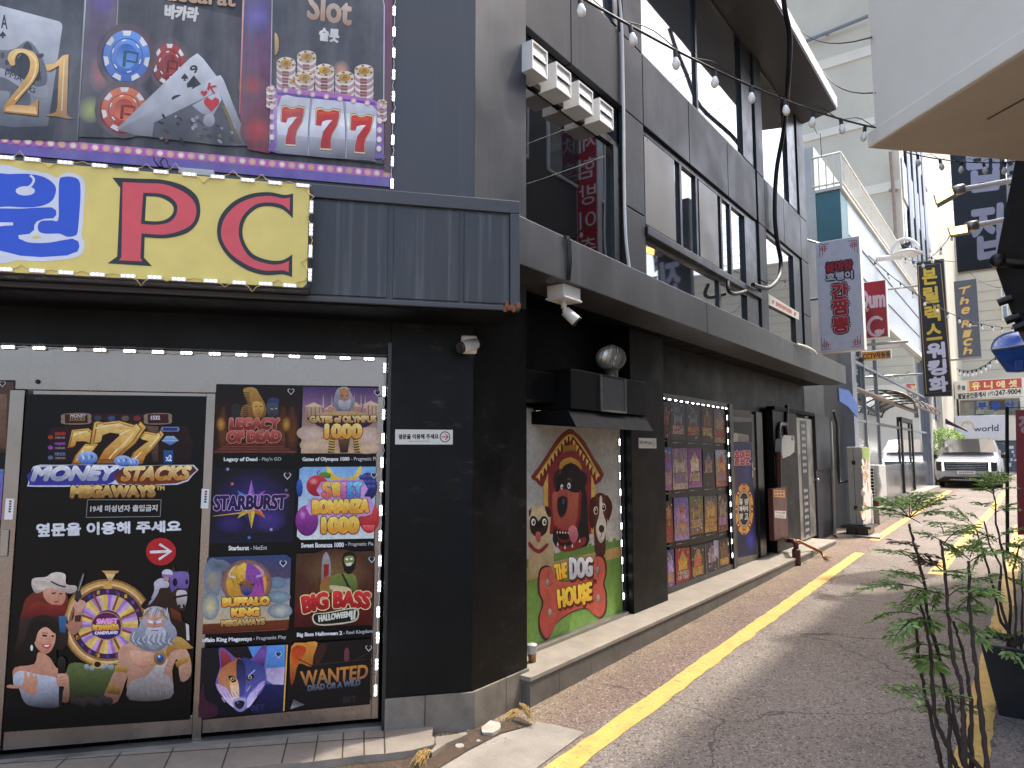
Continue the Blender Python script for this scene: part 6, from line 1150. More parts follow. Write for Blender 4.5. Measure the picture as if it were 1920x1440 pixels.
a, b = ph.sz(1864, 826), ph.sz(1925, 895); m = MB(); m.box(ph, a[0], b[0], b[1], a[1], .001, .05); m.build('shop_window', 'glass_grey', SH)
cv = CV(ph.off(.055), 0, 0, 0, 1); rr = random.Random(9); cv.rect(1864, 828, 1912, 886, '#5a6068')
for i in range(26): x = 1864+rr.uniform(0, 40); y = 828+rr.uniform(0, 55); cv.rect(x, y, x+rr.uniform(3, 9), y+rr.uniform(2, 7), rr.choice(['#d8dade', '#c8ccd2', '#3a6aa8', '#5a86b8', '#a85a6a', '#e2e0da', '#6a6e78']))
cv.build('window_stickers', 'signface', parent=SH)
# ================================================================== signs down the alley
def sign_box(name, label, y, P, th, face, draw, group=None, side='white_paint', cat='sign'):
    pl = PY(y); c = [pl.sz(*p) for p in P]; s0 = (c[0][0]+c[3][0])/2; s1 = (c[1][0]+c[2][0])/2; z1 = (c[0][1]+c[1][1])/2; z0 = (c[2][1]+c[3][1])/2
    t = thing(name, label, cat, pl.P((s0+s1)/2, z0, -th/2), group)
    m = MB(); m.box(pl, s0, s1, z0, z1, -th, 0); m.build('casing', side, t, bevel=.01)
    cv = CV(pl, .002, 0, 0, 1); q = [pl.P(a, b, .0015) for a, b in ((s0+.015, z0+.015), (s1-.015, z0+.015), (s1-.015, z1-.015), (s0+.015, z1-.015))]; cv.m.add(q, [(0, 1, 2, 3)], hx(face))
    draw(cv, lambda a, b: (P[0][0]+(P[1][0]-P[0][0])*a+(P[3][0]-P[0][0])*b+((P[2][0]-P[3][0])-(P[1][0]-P[0][0]))*a*b, P[0][1]+(P[1][1]-P[0][1])*a+(P[3][1]-P[0][1])*b+((P[2][1]-P[3][1])-(P[1][1]-P[0][1]))*a*b))
    cv.build('face', 'signface', parent=t); return t, pl, (s0, s1, z0, z1)
def Q(L, a0, b0, a1, b1): return [L(a0, b0), L(a1, b0), L(a1, b1), L(a0, b1)]
def d_noodle(cv, L):
    for fx, fy in ((0, 0), (1, 0), (0, 1), (1, 1)):
        g = lambda a, b: L(a if not fx else 1-a, b if not fy else 1-b)
        for r in ([(.07, .03), (.28, .03)], [(.07, .03), (.07, .14)], [(.10, .05), (.22, .05), (.22, .085), (.10, .085), (.10, .05)], [(.13, .04), (.13, .11)], [(.07, .068), (.25, .068)], [(.18, .04), (.18, .10)], [(.13, .11), (.13, .125)]):
            cv.line([g(*p) for p in r], 1.1, '#a0303a')
    cv.text('불마왕', Q(L, .21, .20, .80, .285), '#b03440', bold=1.0, out='#26262a', outw=2.6); cv.text('호랭이', Q(L, .21, .295, .80, .36), '#d2d0dc', bold=.8, out='#26262a', outw=2.6)
    for ch, b in (('간', .40), ('짬', .54), ('뽕', .70)): cv.text(ch, Q(L, .33, b, .68, b+.13), '#c03a40', '#a82c34', bold=1.6, out='#d8b8bc', outw=1.0); 
def d_noodle2(cv, L):
    for ch, b in (('간', .40), ('짬', .54), ('뽕', .70)): cv.text(ch, Q(L, .33, b, .68, b+.13), '#26262a', bold=5.2)
    d_noodle(cv, L)
t, pl, R_ = sign_box('shop_sign', 'white noodle restaurant sign with red lettering hanging at the end of the black building', 13.3, [(1531, 454), (1612, 443), (1620, 655), (1535, 662)], .22, '#dadae4', d_noodle2)
m = MB(); m.tube([pl.P(R_[0]+.1, R_[3]-.02, -.1), pl.P(R_[0]-.9, R_[3]+.5, -.1)], .018, 6); m.tube([pl.P(R_[0], (R_[2]+R_[3])/2, -.1), pl.P(R_[0]-.6, (R_[2]+R_[3])/2, -.1)], .025, 6); m.build('bracket', 'alu', t)
def d_red(cv, L):
    cv.text('Qum', Q(L, -.25, .16, .9, .52), '#c8b0b8', bold=1.4); a = [L(.5+.36*math.cos(rad(q))*1.0, .8+.16*math.sin(rad(q))) for q in range(20, 330, 20)]; cv.line(a, [2, 5, 6, 6, 4], '#c8b0b8'); cv.ell(L(.62, .9)[0], L(.62, .9)[1], 9, 5, '#c8b0b8')
t, pl, R_ = sign_box('shop_sign', 'red sign with white script lettering half hidden behind the noodle sign', 16.6, [(1619, 528), (1662, 525), (1665, 631), (1623, 636)], .18, '#93202e', d_red)
m = MB(); m.tube([pl.P(R_[0]-.5, R_[2]-.12, -.1), pl.P(R_[1]+.35, R_[2]-.12, -.1)], .03, 6); m.build('bracket', 'alu', t)
def d_cctv(cv, L): cv.text('CCTV작동중', Q(L, .06, .2, .95, .82), '#2a1c14', bold=.5)
t, pl, R_ = sign_box('notice_sign', 'small orange CCTV notice hanging below the red sign', 15.2, [(1614, 659), (1671, 655), (1672, 672), (1615, 678)], .03, '#c98a2e', d_cctv)
m = MB(); m.lathe([(.0, 0), (.05, 0), (.05, .16), (.0, .16)], pl.W(1612, 673, .05), 10, (.4, -1, -.2)); m.build('small_camera', 'frame_black', t)
def d_black(cv, L):
    for P in ([(.07, .03), (.93, .03), (.95, .97), (.07, .97), (.07, .03)],): cv.line([L(*p) for p in P], 1.3, '#a88a5a')
    for i, ch in enumerate('본릴렉스'): cv.text(ch, Q(L, .22, .06+i*.136, .74, .06+i*.136+.112), '#c9a93a', bold=1.3)
    for i, ch in enumerate('워킹화'): cv.text(ch, Q(L, .20, .61+i*.125, .80, .61+i*.125+.105), '#c4c2d2', bold=1.8)
t, pl, R_ = sign_box('shop_sign', 'tall black shoe shop sign with yellow and white vertical lettering', 20.5, [(1717, 491), (1766, 486), (1789, 740), (1734, 746)], .2, '#1b1b20', d_black, side='brown_frame')
for z in (R_[2]+.6, R_[3]-.6): m = MB(); m.tube([pl.P(R_[0]-.7, z, -.1), pl.P(R_[0], z, -.1)], .03, 6); m.build('bracket', 'alu', t)
def d_rice(cv, L):
    cv.text('쌈', Q(L, .22, -.16, .66, .03), '#d6d4e6', bold=2.4); cv.text('밥', Q(L, .30, .09, .92, .43), '#d6d4e6', bold=3.6); cv.text('집', Q(L, .34, .55, .90, .92), '#d6d4e6', bold=3.4)
t, pl, R_ = sign_box('shop_sign', 'big black restaurant sign with pale purple lettering under the white overhang', 12.0, [(1778, 250), (1893, 240), (1885, 497), (1796, 513)], .16, '#2b2b30', d_rice, side='frame_black')
cv = CV(pl, .012, 0, 0, 1); cv.poly([(1887, 290), (1904, 290), (1900, 400), (1888, 395)], '#d0d0d0')
for i in range(5): cv.ell(1894+(i % 2)*3, 306+i*18, 5, 4, '#3a3a40'); cv.line([(1890, 312+i*18), (1899, 308+i*18)], 2, '#3a3a40')
cv.build('side_strip', 'signface', parent=t)
m = MB(); m.tube([pl.P(R_[1]-.05, R_[3]-.3, -.08), pl.P(R_[1]+1.2, R_[3]-.3, -.08)], .04, 6); m.build('bracket', 'frame_black', t)
def d_rich(cv, L):
    for ch, b in zip('TheRich', (.09, .22, .35, .52, .65, .76, .87)):
        cv.text(ch, [(L(.26, b)[0]+2.2, L(.26, b)[1]), (L(.62, b)[0]+2.2, L(.62, b)[1]), L(.55, b+.085), L(.22, b+.085)], '#d8b26a', bold=.8, out='#6a4c2a', outw=.6)
    cv.line([L(.2, .1), L(.75, .085)], 2, '#d8b26a'); cv.line([L(.6, .6), L(.9, .605)], 1.6, '#d8b26a')
t, pl, R_ = sign_box('hanging_sign', 'grey hanging panel with gold italic lettering high on the far street', 38, [(1788, 528), (1830, 522), (1841, 667), (1797, 672)], .12, '#5c5d62', d_rich, side='blue_grey')
m = MB(); m.tube([pl.P(R_[0]-3.0, R_[2]-.15, -.06), pl.P(R_[1], R_[2]-.02, -.06)], .06, 6); m.build('bracket', 'alu', t)
def d_agent(cv, L):
    cv.poly(Q(L, .22, .02, .985, .58), '#c0504e')
    for i in range(5): cv.line([L(.20+i*.016, .04), L(.19+i*.016, .62)], .9, '#c9983c')
    for i, ch in enumerate('유니에셋'): cv.text(ch, Q(L, .26+i*.18, .12, .375+i*.18, .5), '#e8d89a', bold=.8)
    cv.text('팔달공인중개사', Q(L, .05, .66, .46, .94), '#3a3a3e', bold=.5); cv.text('(代)', Q(L, .49, .66, .59, .94), '#3a3a3e', bold=.2); cv.text('247-9004', Q(L, .60, .64, .97, .92), '#3a3a3e', bold=.5)
    cv.poly(Q(L, .05, .3, .09, .5), '#a87a5a'); cv.poly([L(.04, .32), L(.07, .18), L(.1, .32)], '#8a4a3a'); cv.poly(Q(L, .11, .26, .16, .5), '#5a6a7a'); cv.ell(L(.09, .52)[0], L(.09, .52)[1], 6, 2.4, '#d8c8a8')
sign_box('shop_sign', 'cream and red estate agent sign with phone number at the alley end', 44.5, [(1789, 715), (1917, 708), (1918, 740), (1790, 751)], .5, '#d8d4c4', d_agent)
def d_world(cv, L):
    cv.text('world', [(1826, 800), (1872, 796), (1872, 808), (1826, 809)], '#3a3a44', bold=.35)
    a = [(1814+11*math.cos(rad(q)), 800+9*math.sin(rad(q))) for q in range(120, 420, 20)]; cv.line(a, [1, 3, 4, 3, 1], '#c8a878'); cv.line([(1804, 793), (1812, 792), (1816, 796)], 2.5, '#a8b45a'); cv.line([(1811, 806), (1814, 810)], 3, '#c87a4a')
sign_box('shop_sign', 'plain white shop sign reading world above the parked car', 43.5, [(1792, 781), (1888, 777), (1887, 821), (1794, 823)], .4, '#c8ccd4', d_world)
pw = PY(36); t = thing('sign_lamp', 'dark double sign lamp arm reaching out in front of the world sign', 'lamp', pw.W(1765, 788))
m = MB(); m.tube([pw.W(1764, 785), pw.W(1776, 789)], .09, 6); m.tube([pw.W(1776, 789), pw.W(1812, 807)], .05, 6); m.tube([pw.W(1766, 790), pw.W(1795, 800), pw.W(1813, 807)], .05, 6); m.tube([pw.W(1735, 778), pw.W(1766, 788)], .05, 6); m.build('arm', 'frame_black', t)
# banner strip in the third first floor window
pu = AU.off(-.02); P = [(1441, 551), (1498, 586), (1498, 600), (1441, 571)]
cv = CV(pu, .0, 0, 0, 1); cv.poly(P, '#c9c6be')
Lb = lambda a, b: (P[0][0]+57*a, P[0][1]+35*a+(20-6*a)*b)
cv.text('불마왕호랭이간짬뽕', [Lb(.24, .28), Lb(.76, .28), Lb(.76, .75), Lb(.24, .75)], '#a8502e', bold=.4); cv.ell(*Lb(.15, .5), 2.5, 4, '#8a6a4a'); cv.ell(*Lb(.87, .5), 2.5, 4, '#8a6a4a')
cv.build('banner', 'signface', label='narrow white banner strip across the end window above the ledge', cat='banner')
# ================================================================== flood lamps on arms (lit, warm)
emis('lamp_warm', '#ffd070', 1.6)
def flood(label, head, arm, y):
    pl = PY(y); t = thing('flood_lamp', label, 'lamp', pl.W(*head[0]), 'flood lamps on arms')
    m = MB(); m.tube([pl.W(*p) for p in arm], .035, 10); m.build('arm', 'white_paint', t)
    o = [pl.W(*p, .12) for p in head]; mid = sum(o, V((0, 0, 0)))/len(o)
    m = MB(); b = [p+V((0, .3, .06)) for p in o]; m.add(o+b, [(0, 1, 5, 4), (1, 2, 6, 5), (2, 3, 7, 6), (3, 0, 4, 7), (7, 6, 5, 4)]); m.build('head', 'blue_grey', t, bevel=.01)
    i = [mid+(p-mid)*.86+V((0, -.004, 0)) for p in o]; m = MB(); m.add([p for p in o]+i, [(0, 1, 5, 4), (1, 2, 6, 5), (2, 3, 7, 6), (3, 0, 4, 7)]); m.build('rim', 'alu', t)
    m = MB(); m.add(i, [(0, 1, 2, 3)]); m.build('lens', 'lamp_warm', t)
    q = pl.W(*arm[0]); m = MB(); m.lathe([(0, -.09), (.06, -.07), (.07, 0), (.06, .07), (0, .09)], q, 12, (1, 0, .1)); m.build('joint', 'alu', t)
flood('upper warm lit flood lamp on its white arm in front of the restaurant sign', [(1750, 366), (1786, 349), (1791, 364), (1755, 384)], [(1797, 356), (1840, 349), (1905, 337)], 10.4)
flood('lower warm lit flood lamp on its white arm in front of the restaurant sign', [(1776, 427), (1815, 420), (1817, 436), (1781, 442)], [(1822, 424), (1850, 419), (1895, 410)], 10.4)
# curved lamp bracket between the signs
pz_ = PY(19); t = thing('street_lamp', 'white curved street lamp bracket above the red sign', 'lamp', pz_.W(1618, 490))
m = MB(); m.tube([pz_.W(*p) for p in ((1612, 492), (1640, 486), (1662, 484), (1690, 482))], .07, 8)
m.tube([pz_.W(*p) for p in curve([(1672, 484), (1673, 468), (1682, 454), (1697, 448), (1713, 453), (1722, 463)], 3, False)], .045, 8); m.build('bracket', 'white_paint', t)
m = MB(); m.lathe([(0, .12), (.12, .1), (.34, .0), (.3, -.03), (0, -.05)], pz_.W(1700, 476, .1), 16, (0, 0, 1)); m.build('lamp_shade', 'white_paint', t)
m = MB(); m.tube([pz_.W(1697, 458), pz_.W(1699, 470)], .08, 6); m.tube([pz_.W(1690, 462), pz_.W(1708, 456)], .05, 6); m.build('transformer', 'frame_black', t)
# ================================================================== LED strips
emis('led_soft', '#f2f4ff', .7)
pm('wire_tan', '#b9a068', .5)
def module_mesh(name, lens):
    m = MB(); P = PL((0, 0, 0), (1, 0, 0))
    m.box(P, -.04, .04, -.011, .011, 0, .009); nb = len(m.f)
    for x in (-.024, 0, .024): m.box(P, x-.007, x+.007, -.006, .006, .009, .0115)
    me = bpy.data.meshes.new(name); me.from_pydata(m.v, [], m.f); me.materials.append(MATS['white_plastic']); me.materials.append(MATS[lens])
    for i, p in enumerate(me.polygons): p.material_index = 0 if i < nb else 1
    return me
MOD = {'led': module_mesh('led_module', 'led'), 'led_soft': module_mesh('led_module', 'led_soft')}
from mathutils import Matrix
def led_strip(label, pl, pts, lens='led', wire='cable_white', sag=.006, scale=.84):
    """pts: (u, v, turn) - one module each, turn in degrees"""
    c = [pl.W(u, v) for u, v, _ in pts]; t = thing('led_strip', label, 'LED strip', c[0], 'LED module strips'); b = ROOT[t.name]
    X, Y, N = pl.d, Z, pl.n
    for p, (u, v, a) in zip(c, pts):
        o = bpy.data.objects.new('led_module', MOD[lens]); COL.objects.link(o); o.parent = t
        ca, sa = math.cos(rad(a)), math.sin(rad(a)); dx = X*ca+Y*sa; dz = -X*sa+Y*ca        # local x along the strip, local -y out of the wall
        M = Matrix((( dx.x, -N.x, dz.x), (dx.y, -N.y, dz.y), (dx.z, -N.z, dz.z))).to_4x4(); M.translation = p-b
        o.matrix_local = M @ Matrix.Scale(scale, 4)
    m = MB(); w = []; rr = random.Random(len(c))
    for i in range(len(c)-1): 
        d = (c[i+1]-c[i]); s = V((0, 0, 1)) if abs(d.z) < d.length*.5 else X; k = rr.choice((1, -1))*sag*rr.uniform(.3, 2.4)
        w += [c[i]+N*.004, c[i].lerp(c[i+1], .35)+s*k*.4+N*.004, c[i].lerp(c[i+1], .5)+s*k+N*.004, c[i].lerp(c[i+1], .65)+s*k*.4+N*.004]
    w.append(c[-1]+N*.004); m.tube(w, .0022, 5); m.build('wire', wire, t); return t
hd = FW.off(-.035)
led_strip('white LED modules lit along the top of the steel door frame', hd, [(x, 651+(x-16)*.033, -0) for x in (16, 74, 132, 188, 244, 297, 350, 403, 453, 503, 552, 600, 647, 692)])
led_strip('white LED modules lit down the right jamb of the steel door frame', hd, [(x, y, 90) for x, y in ((721, 690), (720, 734), (719, 777), (718, 822), (716, 867), (715, 912), (714, 957), (713, 1004), (712, 1051), (711, 1099), (709, 1147), (708, 1195), (706, 1245), (704, 1294))])
k = 620/1920
led_strip('white LED modules wired around the edge of the yellow sign', SO.off(.003), [(x*k, 260+y*k, 0) for x, y in ((40, 112), (190, 124), (382, 141), (580, 159), (763, 180), (936, 195), (1100, 209), (1265, 224), (1440, 243), (1598, 259), (1758, 274))]+[(x*k, 260+y*k, 90) for x, y in ((1808, 398), (1806, 530), (1803, 655), (1800, 792))]+[(x*k, 260+y*k, 0) for x, y in ((1683, 853), (1543, 844), (1390, 837), (1225, 827), (1040, 817), (900, 806), (745, 799), (568, 790), (386, 779), (218, 768), (30, 760))], 'led_soft', 'wire_tan', .022)
led_strip('white LED modules running down the right edge of the casino banner', FW.off(.013), [(380+x*.25+3, y*.25, 90) for x, y in ((1425, -70), (1424, 85), (1423, 242), (1421, 400), (1420, 563), (1418, 725), (1415, 890), (1413, 1053), (1410, 1213), (1408, 1380))], 'led')
a = 210/1375; b = 240/1440
led_strip('white LED modules lit down the right side of the dog poster', AS.off(.012), [(980+x*a, 780+y*a, 90) for x, y in ((1180, 320), (1180, 525), (1185, 735), (1190, 935), (1196, 1150), (1203, 1350))]+[(980+x*b, 980+y*b, 90) for x, y in ((1105, 230), (1111, 425), (1118, 620), (1126, 825))], 'led')
led_strip('few white LED modules above the dog poster under the black duct', AS.off(.012), [(1008, 773, 0), (1018, 788, 90), (1034, 781, 0), (1052, 784, 0)], 'led')
a = 140/1061
led_strip('white LED modules lit along the top of the game picture grid', A2.off(.024), [(1235+x*a, 740+y*a, 0) for x, y in ((58, 52), (145, 68), (232, 82), (312, 96), (395, 108), (475, 123), (550, 133), (622, 145), (697, 155), (765, 168), (832, 178), (900, 187), (950, 198))], 'led')
led_strip('white LED modules lit down the right side of the game picture grid', A2.off(.024), [(1235+x*a, 740+y*a, 90) for x, y in ((965, 325), (972, 500), (978, 672), (985, 850), (990, 1020), (1000, 1200), (1010, 1390), (1012, 1555), (1015, 1722), (1022, 1915), (1030, 2085), (1040, 2280))], 'led')
# ================================================================== cameras, meters, pipes on the black building
def cctv(name, label, base, plate, aim, s=1.0):
    t = thing(name, label, 'camera', base)
    return t
t = thing('security_camera', 'white bullet security camera on the black front wall below the canopy', 'camera', FW.W(877, 650))
m = MB(); c = [FW.sz(*p) for p in ((864, 630), (893, 632), (892, 667), (866, 664))]; m.box(FW, c[0][0], c[1][0], c[3][1], c[0][1], .002, .04); m.build('mount_box', 'white_plastic', t, bevel=.012)
p = FW.W(878, 648, .07); m = MB(); m.tube([FW.W(882, 645, .04), p], .022, 10); m.build('bracket', 'white_plastic', t, bevel=.0)
ax = (FW.d*-.75+Z*-.28+FW.n*.5).normalized(); m = MB(); m.lathe([(0, -.06), (.034, -.055), (.038, .06), (.036, .07)], p-ax*.01, 14, ax); m.build('body', 'white_plastic', t)
m = MB(); m.lathe([(.037, .07), (.038, .085), (.03, .086), (.0, .082)], p-ax*.01, 14, ax); m.build('lens', 'frame_black', t)
pf_ = AX(XF-.05); t = thing('security_camera', 'white security camera hanging on its junction box under the alley ledge', 'camera', pf_.W(1069, 540))
c = [pf_.sz(*q) for q in ((1053, 534), (1084, 538), (1084, 553))]; zc = ZF0-.002
m = MB(); m.abox(XF-.17, XF-.03, c[0][0], c[1][0], zc-.085, zc); m.abox(XF-.18, XF-.02, c[0][0]-.008, c[1][0]+.008, zc-.10, zc-.086); m.build('junction_box', 'white_plastic', t, bevel=.006)
p = V((XF-.1, (c[0][0]+c[1][0])/2, zc-.1)); m = MB(); m.tube([p, p-Z*.05], .02, 10); m.tube([p-Z*.05, p-Z*.08+V((.02, .02, 0))], .024, 10); m.build('bracket', 'white_plastic', t)
ax = V((.55, .45, -.65)).normalized(); q = p-Z*.085+V((.02, .02, 0)); m = MB(); m.lathe([(0, -.03), (.036, -.03), (.04, .07), (.036, .08)], q, 14, ax); m.build('body', 'white_plastic', t)
m = MB(); m.lathe([(.041, .074), (.042, .09), (.03, .088), (0, .084)], q, 14, ax); m.build('lens', 'frame_black', t)
pc = AX(XF+.012); t = thing('cable', 'black camera cable looped over the grey ledge', 'cable', pc.W(1062, 445))
m = MB()
for d in (0, 3, 6): m.tube([pc.W(1058+d, 446, -.12), pc.W(1060+d, 443, .0), pc.W(1065+d*.8, 455), pc.W(1066+d*.9, 490), pc.W(1064+d*.7, 522), pc.W(1062+d, 532, -.05), pc.W(1070, 536, -.08)], .006, 6)
m.build('strand', 'cable_black', t)
# four white louvred vents in the upper strip of the first window
for i, (u0, u1, a0, a1, b0, b1) in enumerate(((998, 1027, 76, 95, 127, 150), (1043, 1071, 116, 136, 163, 185), (1085, 1112, 152, 170, 197, 216), (1124, 1150, 184, 202, 225, 244))):
    pv_ = AX(XU+.10); c = [pv_.sz(*q) for q in ((u0, a0), (u1, a1), (u1, b1), (u0, b0))]; s0, s1 = c[0][0], c[1][0]; z1, z0 = (c[0][1]+c[1][1])/2, (c[2][1]+c[3][1])/2
    t = thing('wall_vent', ['nearest white louvred vent box in the first upper window', 'second white louvred vent box from the building corner', 'third white louvred vent box from the building corner', 'farthest white louvred vent box beside the white cable'][i], 'vent', pv_.P(s0, z0, -.1), 'white louvred vents')
    m = MB(); th = .012
    m.box(pv_, s0, s1, z0, z0+th, -.16, 0); m.box(pv_, s0, s1, z1-th, z1, -.16, 0); m.box(pv_, s0, s0+th, z0+th, z1-th, -.16, 0); m.box(pv_, s1-th, s1, z0+th, z1-th, -.16, 0); m.box(pv_, s0+th, s1-th, z0+th, z1-th, -.17, -.15); m.build('housing', 'white_paint', t)
    zm = (z0+z1)/2
    for za, zb_ in ((z0+th+.002, zm-.003), (zm+.003, z1-th-.002)):
        m = MB(); P = pv_.P; m.hexa([P(s0+th+.002, za, -.001), P(s1-th-.002, za, -.001), P(s1-th-.002, za, -.008), P(s0+th+.002, za, -.008), P(s0+th+.002, zb_, -.018), P(s1-th-.002, zb_, -.018), P(s1-th-.002, zb_, -.025), P(s0+th+.002, zb_, -.025)]); m.build('flap', 'white_paint', t)
# cables over the upper facade
def cable(label, pts, r, mat='cable_black'):
    c = [AX(x).W(u, v) for u, v, x in pts]; m = MB(); n = []
    for i in range(len(c)-1):
        p0, p1, p2, p3 = c[max(i-1, 0)], c[i], c[i+1], c[min(i+2, len(c)-1)]
        for j in range(5): q = j/5; n.append(.5*(2*p1+(p2-p0)*q+(2*p0-5*p1+4*p2-p3)*q*q+(3*p1-p0-3*p2+p3)*q**3))
    n.append(c[-1]); m.tube(n, r, 8); return m.build('cable', mat, label=label, cat='cable')
cable('thick black cable hanging from the roof edge to the end window', [(1466, -30, -2.06), (1472, 20, -2.08), (1481, 70, -2.1), (1478, 150, -2.2), (1470, 240, -2.45), (1456, 320, -2.62), (1453, 400, -2.65), (1457, 450, -2.65), (1464, 490, -2.65), (1460, 520, -2.64), (1440, 540, -2.64), (1412, 534, -2.66)], .03)
cable('white cable running down the pillar beside the vents', [(1160, -20, -2.70), (1166, 60, -2.70), (1169, 200, -2.70), (1170, 330, -2.70), (1173, 440, -2.69), (1180, 503, -2.69)], .014, 'cable_white')
cable('short black cable hooked under the middle window sill', [(1365, 528, -2.66), (1366, 545, -2.64), (1378, 551, -2.63), (1398, 546, -2.65)], .022)
cable('white conduit lying on the far end of the grey ledge', [(1494, 646, -2.4), (1510, 650, -2.38), (1525, 658, -2.37), (1530, 664, -2.37)], .02, 'cable_white')
# gas meter and brown riser
pm('rust_paint', '#4c231b', .5, var=.15, scale=8, dirt='#4a2018', dirt_amt=.4); pm('meter_grey', '#b2b1ab', .5, var=.08); pm('orange_pipe', '#b06a24', .45, var=.1, dirt='#7a3c1c', dirt_amt=.4)
ag = AE.off(.12); t = thing('gas_meter', 'pale grey gas meter on the black wall beside the side door', 'gas meter', ag.W(1476, 850))
c = [ag.sz(*q) for q in ((1465, 820), (1489, 816), (1489, 845), (1466, 855))]
m = MB(); o_ = [ag.W(*q) for q in ((1465, 824), (1470, 817), (1488, 817), (1490, 828), (1489, 846), (1480, 854), (1468, 858), (1464, 846))]; m.prism(o_, ag.n*-.16); m.build('body', 'meter_grey', t, bevel=.01)
m = MB(); c = ag.sz(1485, 822); m.box(ag, c[0]-.03, c[0]+.03, c[1]-.03, c[1]+.02, .001, .006); m.build('dial', 'frame_black', t)
m = MB(); m.tube([ag.W(u, v, -.06) for u, v in ((1459, 850), (1459, 805), (1462, 795), (1472, 795), (1474, 815))], .035, 8); m.tube([ag.W(1475, 760, -.06), ag.W(1474, 800, -.06)], .03, 8); m.build('pipe', 'frame_black', t)
m = MB(); c = ag.sz(1459, 838, -.06); m.lathe([(.05, -.06), (.052, 0), (.05, .06)], ag.W(1459, 838, -.06), 12); m.build('collar', 'meter_grey', t)
ab = AE.off(.16); t = thing('pipe_box', 'brown steel pipe casing with stickers standing by the gas meter', 'pipe box', ab.W(1463, 1012))
c = [ab.sz(*q) for q in ((1449, 916), (1475, 914), (1478, 1008), (1452, 1010))]; s0, s1 = (c[0][0]+c[3][0])/2, (c[1][0]+c[2][0])/2; z0, z1 = ab.sz(1465, 1010)[1], ab.sz(1462, 915)[1]
m = MB(); m.box(ab, s0, s1, z0, z1, -.07, 0); m.build('casing', 'rust_paint', t, bevel=.006)
m = MB(); m.tube([ab.W(1460, 917, -.07), ab.W(1459, 848, -.07)], .045, 10); m.build('riser', 'rust_paint', t)
cv = CV(ab, .003, 1360, 760, 160/720); cv.poly([(408, 712), (502, 718), (502, 778), (408, 772)], '#c98a2e')
for i in range(3): cv.rect(414+i*28, 722, 436+i*28, 738, '#4a2a1c'); cv.rect(414+i*28, 750, 436+i*28, 768, '#4a2a1c')
cv.poly([(416, 888), (512, 892), (512, 956), (418, 948)], '#c9c6bf'); cv.text('가스관', [(424, 896), (505, 898), (505, 916), (424, 914)], '#3a3a3c', bold=1.2)
for i in range(3): cv.line([(424, 924+i*9), (500, 927+i*9)], 4, '#55555a')
cv.build('stickers', 'signface', parent=t)
cp = G(1494, 1060); t = thing('bollard', 'short rusty brown pipe post on the kerb fed by bent pipes', 'pipe post', cp)
m = MB(); m.lathe([(.0, 0), (.055, 0), (.055, .20), (.05, .215), (0, .215)], cp, 14); m.build('post', 'rust_paint', t)
m = MB(); q = cp+Z*.22; m.tube([q, q+Z*.06, q+V((-.02, -.02, .1)), ab.W(1478, 1014, -.05)-Z*.0, ab.W(1470, 1012, -.07), ab.W(1464, 1006, -.07)], .035, 10); m.build('bent_pipe', 'rust_paint', t)
m = MB(); m.tube([ab.W(1478, 1016, -.02), V((-2.72, G(1494, 1060).y+.5, .40)), G(1540, 1043)+Z*.06, G(1546, 1046)-Z*.02], .022, 10); m.build('orange_pipe', 'orange_pipe', t)
# dark conduits by the building end
m = MB(); 
ae = AE.off(.06)
m.tube([ae.W(1558, 790), ae.W(1563, 900), ae.W(1566, 1004)], .022, 6); q = m.build('conduit', 'old_white', label='thin pale conduit running down the far end of the black wall', cat='pipe')
m = MB(); m.tube([ae.W(1563, 770, .05), ae.W(1570, 795, .05), ae.W(1572, 880, .05), ae.W(1574, 905, .06), ae.W(1590, 902, .2)], .03, 8); m.build('conduit', 'frame_black', label='black hose bundle bending from the wall towards the tall cabinet unit', cat='pipe')
m = MB(); P = AX(-2.62); o_ = [P.W(*q) for q in ((1572, 727), (1592, 732), (1609, 760), (1608, 783), (1590, 762), (1574, 752))]; m.prism(o_, (-.02, 0, 0)); pm('blue_tarp', '#2f5290', .5, var=.25, scale=14, bump=.3, bscale=25); m.build('tarp', 'blue_tarp', label='crumpled blue tarp hanging under the far end of the ledge', cat='tarp')
# tall standing air conditioner cabinet and outdoor unit
pa1 = PY(13.6); c = [pa1.sz(*q) for q in ((1587, 838), (1616, 836), (1616, 985))]; x0, x1 = c[0][0], c[1][0]; z0, z1 = c[2][1], c[0][1]; ya2 = AX(x1).sz(1632, 950)[0]
t = thing('cabinet_unit', 'tall grey white standing air conditioner with colourful stickers on a pallet', 'air conditioner', (x0, 13.6, z0))
m = MB(); m.abox(x0, x1, 13.6, ya2, z0, z1); m.build('body', 'meter_grey', t, bevel=.012)
m = MB(); pfr = AX(x1); m.abox(x0-.12, x1+.10, 13.45, ya2+.05, z0-.05, z0-.005); m.abox(x0-.05, x0+.1, 13.5, ya2, z0-.16, z0-.052); m.abox(x1-.12, x1+.05, 13.5, ya2, z0-.16, z0-.052); m.build('pallet', 'frame_black', t)
m = MB(); s_ = (x0+x1)/2-.02; m.box(pa1, s_-.004, s_+.004, z0+.02, z1-.02, .0005, .003); 
for z in (z1-.28, z0+.3): m.box(pa1, s_-.03, s_+.03, z-.035, z+.035, .003, .012)
m.build('panel_seam', 'frame_black', t)
cv = CV(pfr, .002, 0, 0, 1); rr = random.Random(8); cv.poly([(1617, 838), (1631, 840), (1634, 972), (1619, 984)], '#c8c4b8')
cv.poly([(1617, 838), (1630, 840), (1630, 862), (1617, 864)], '#8aa04a')
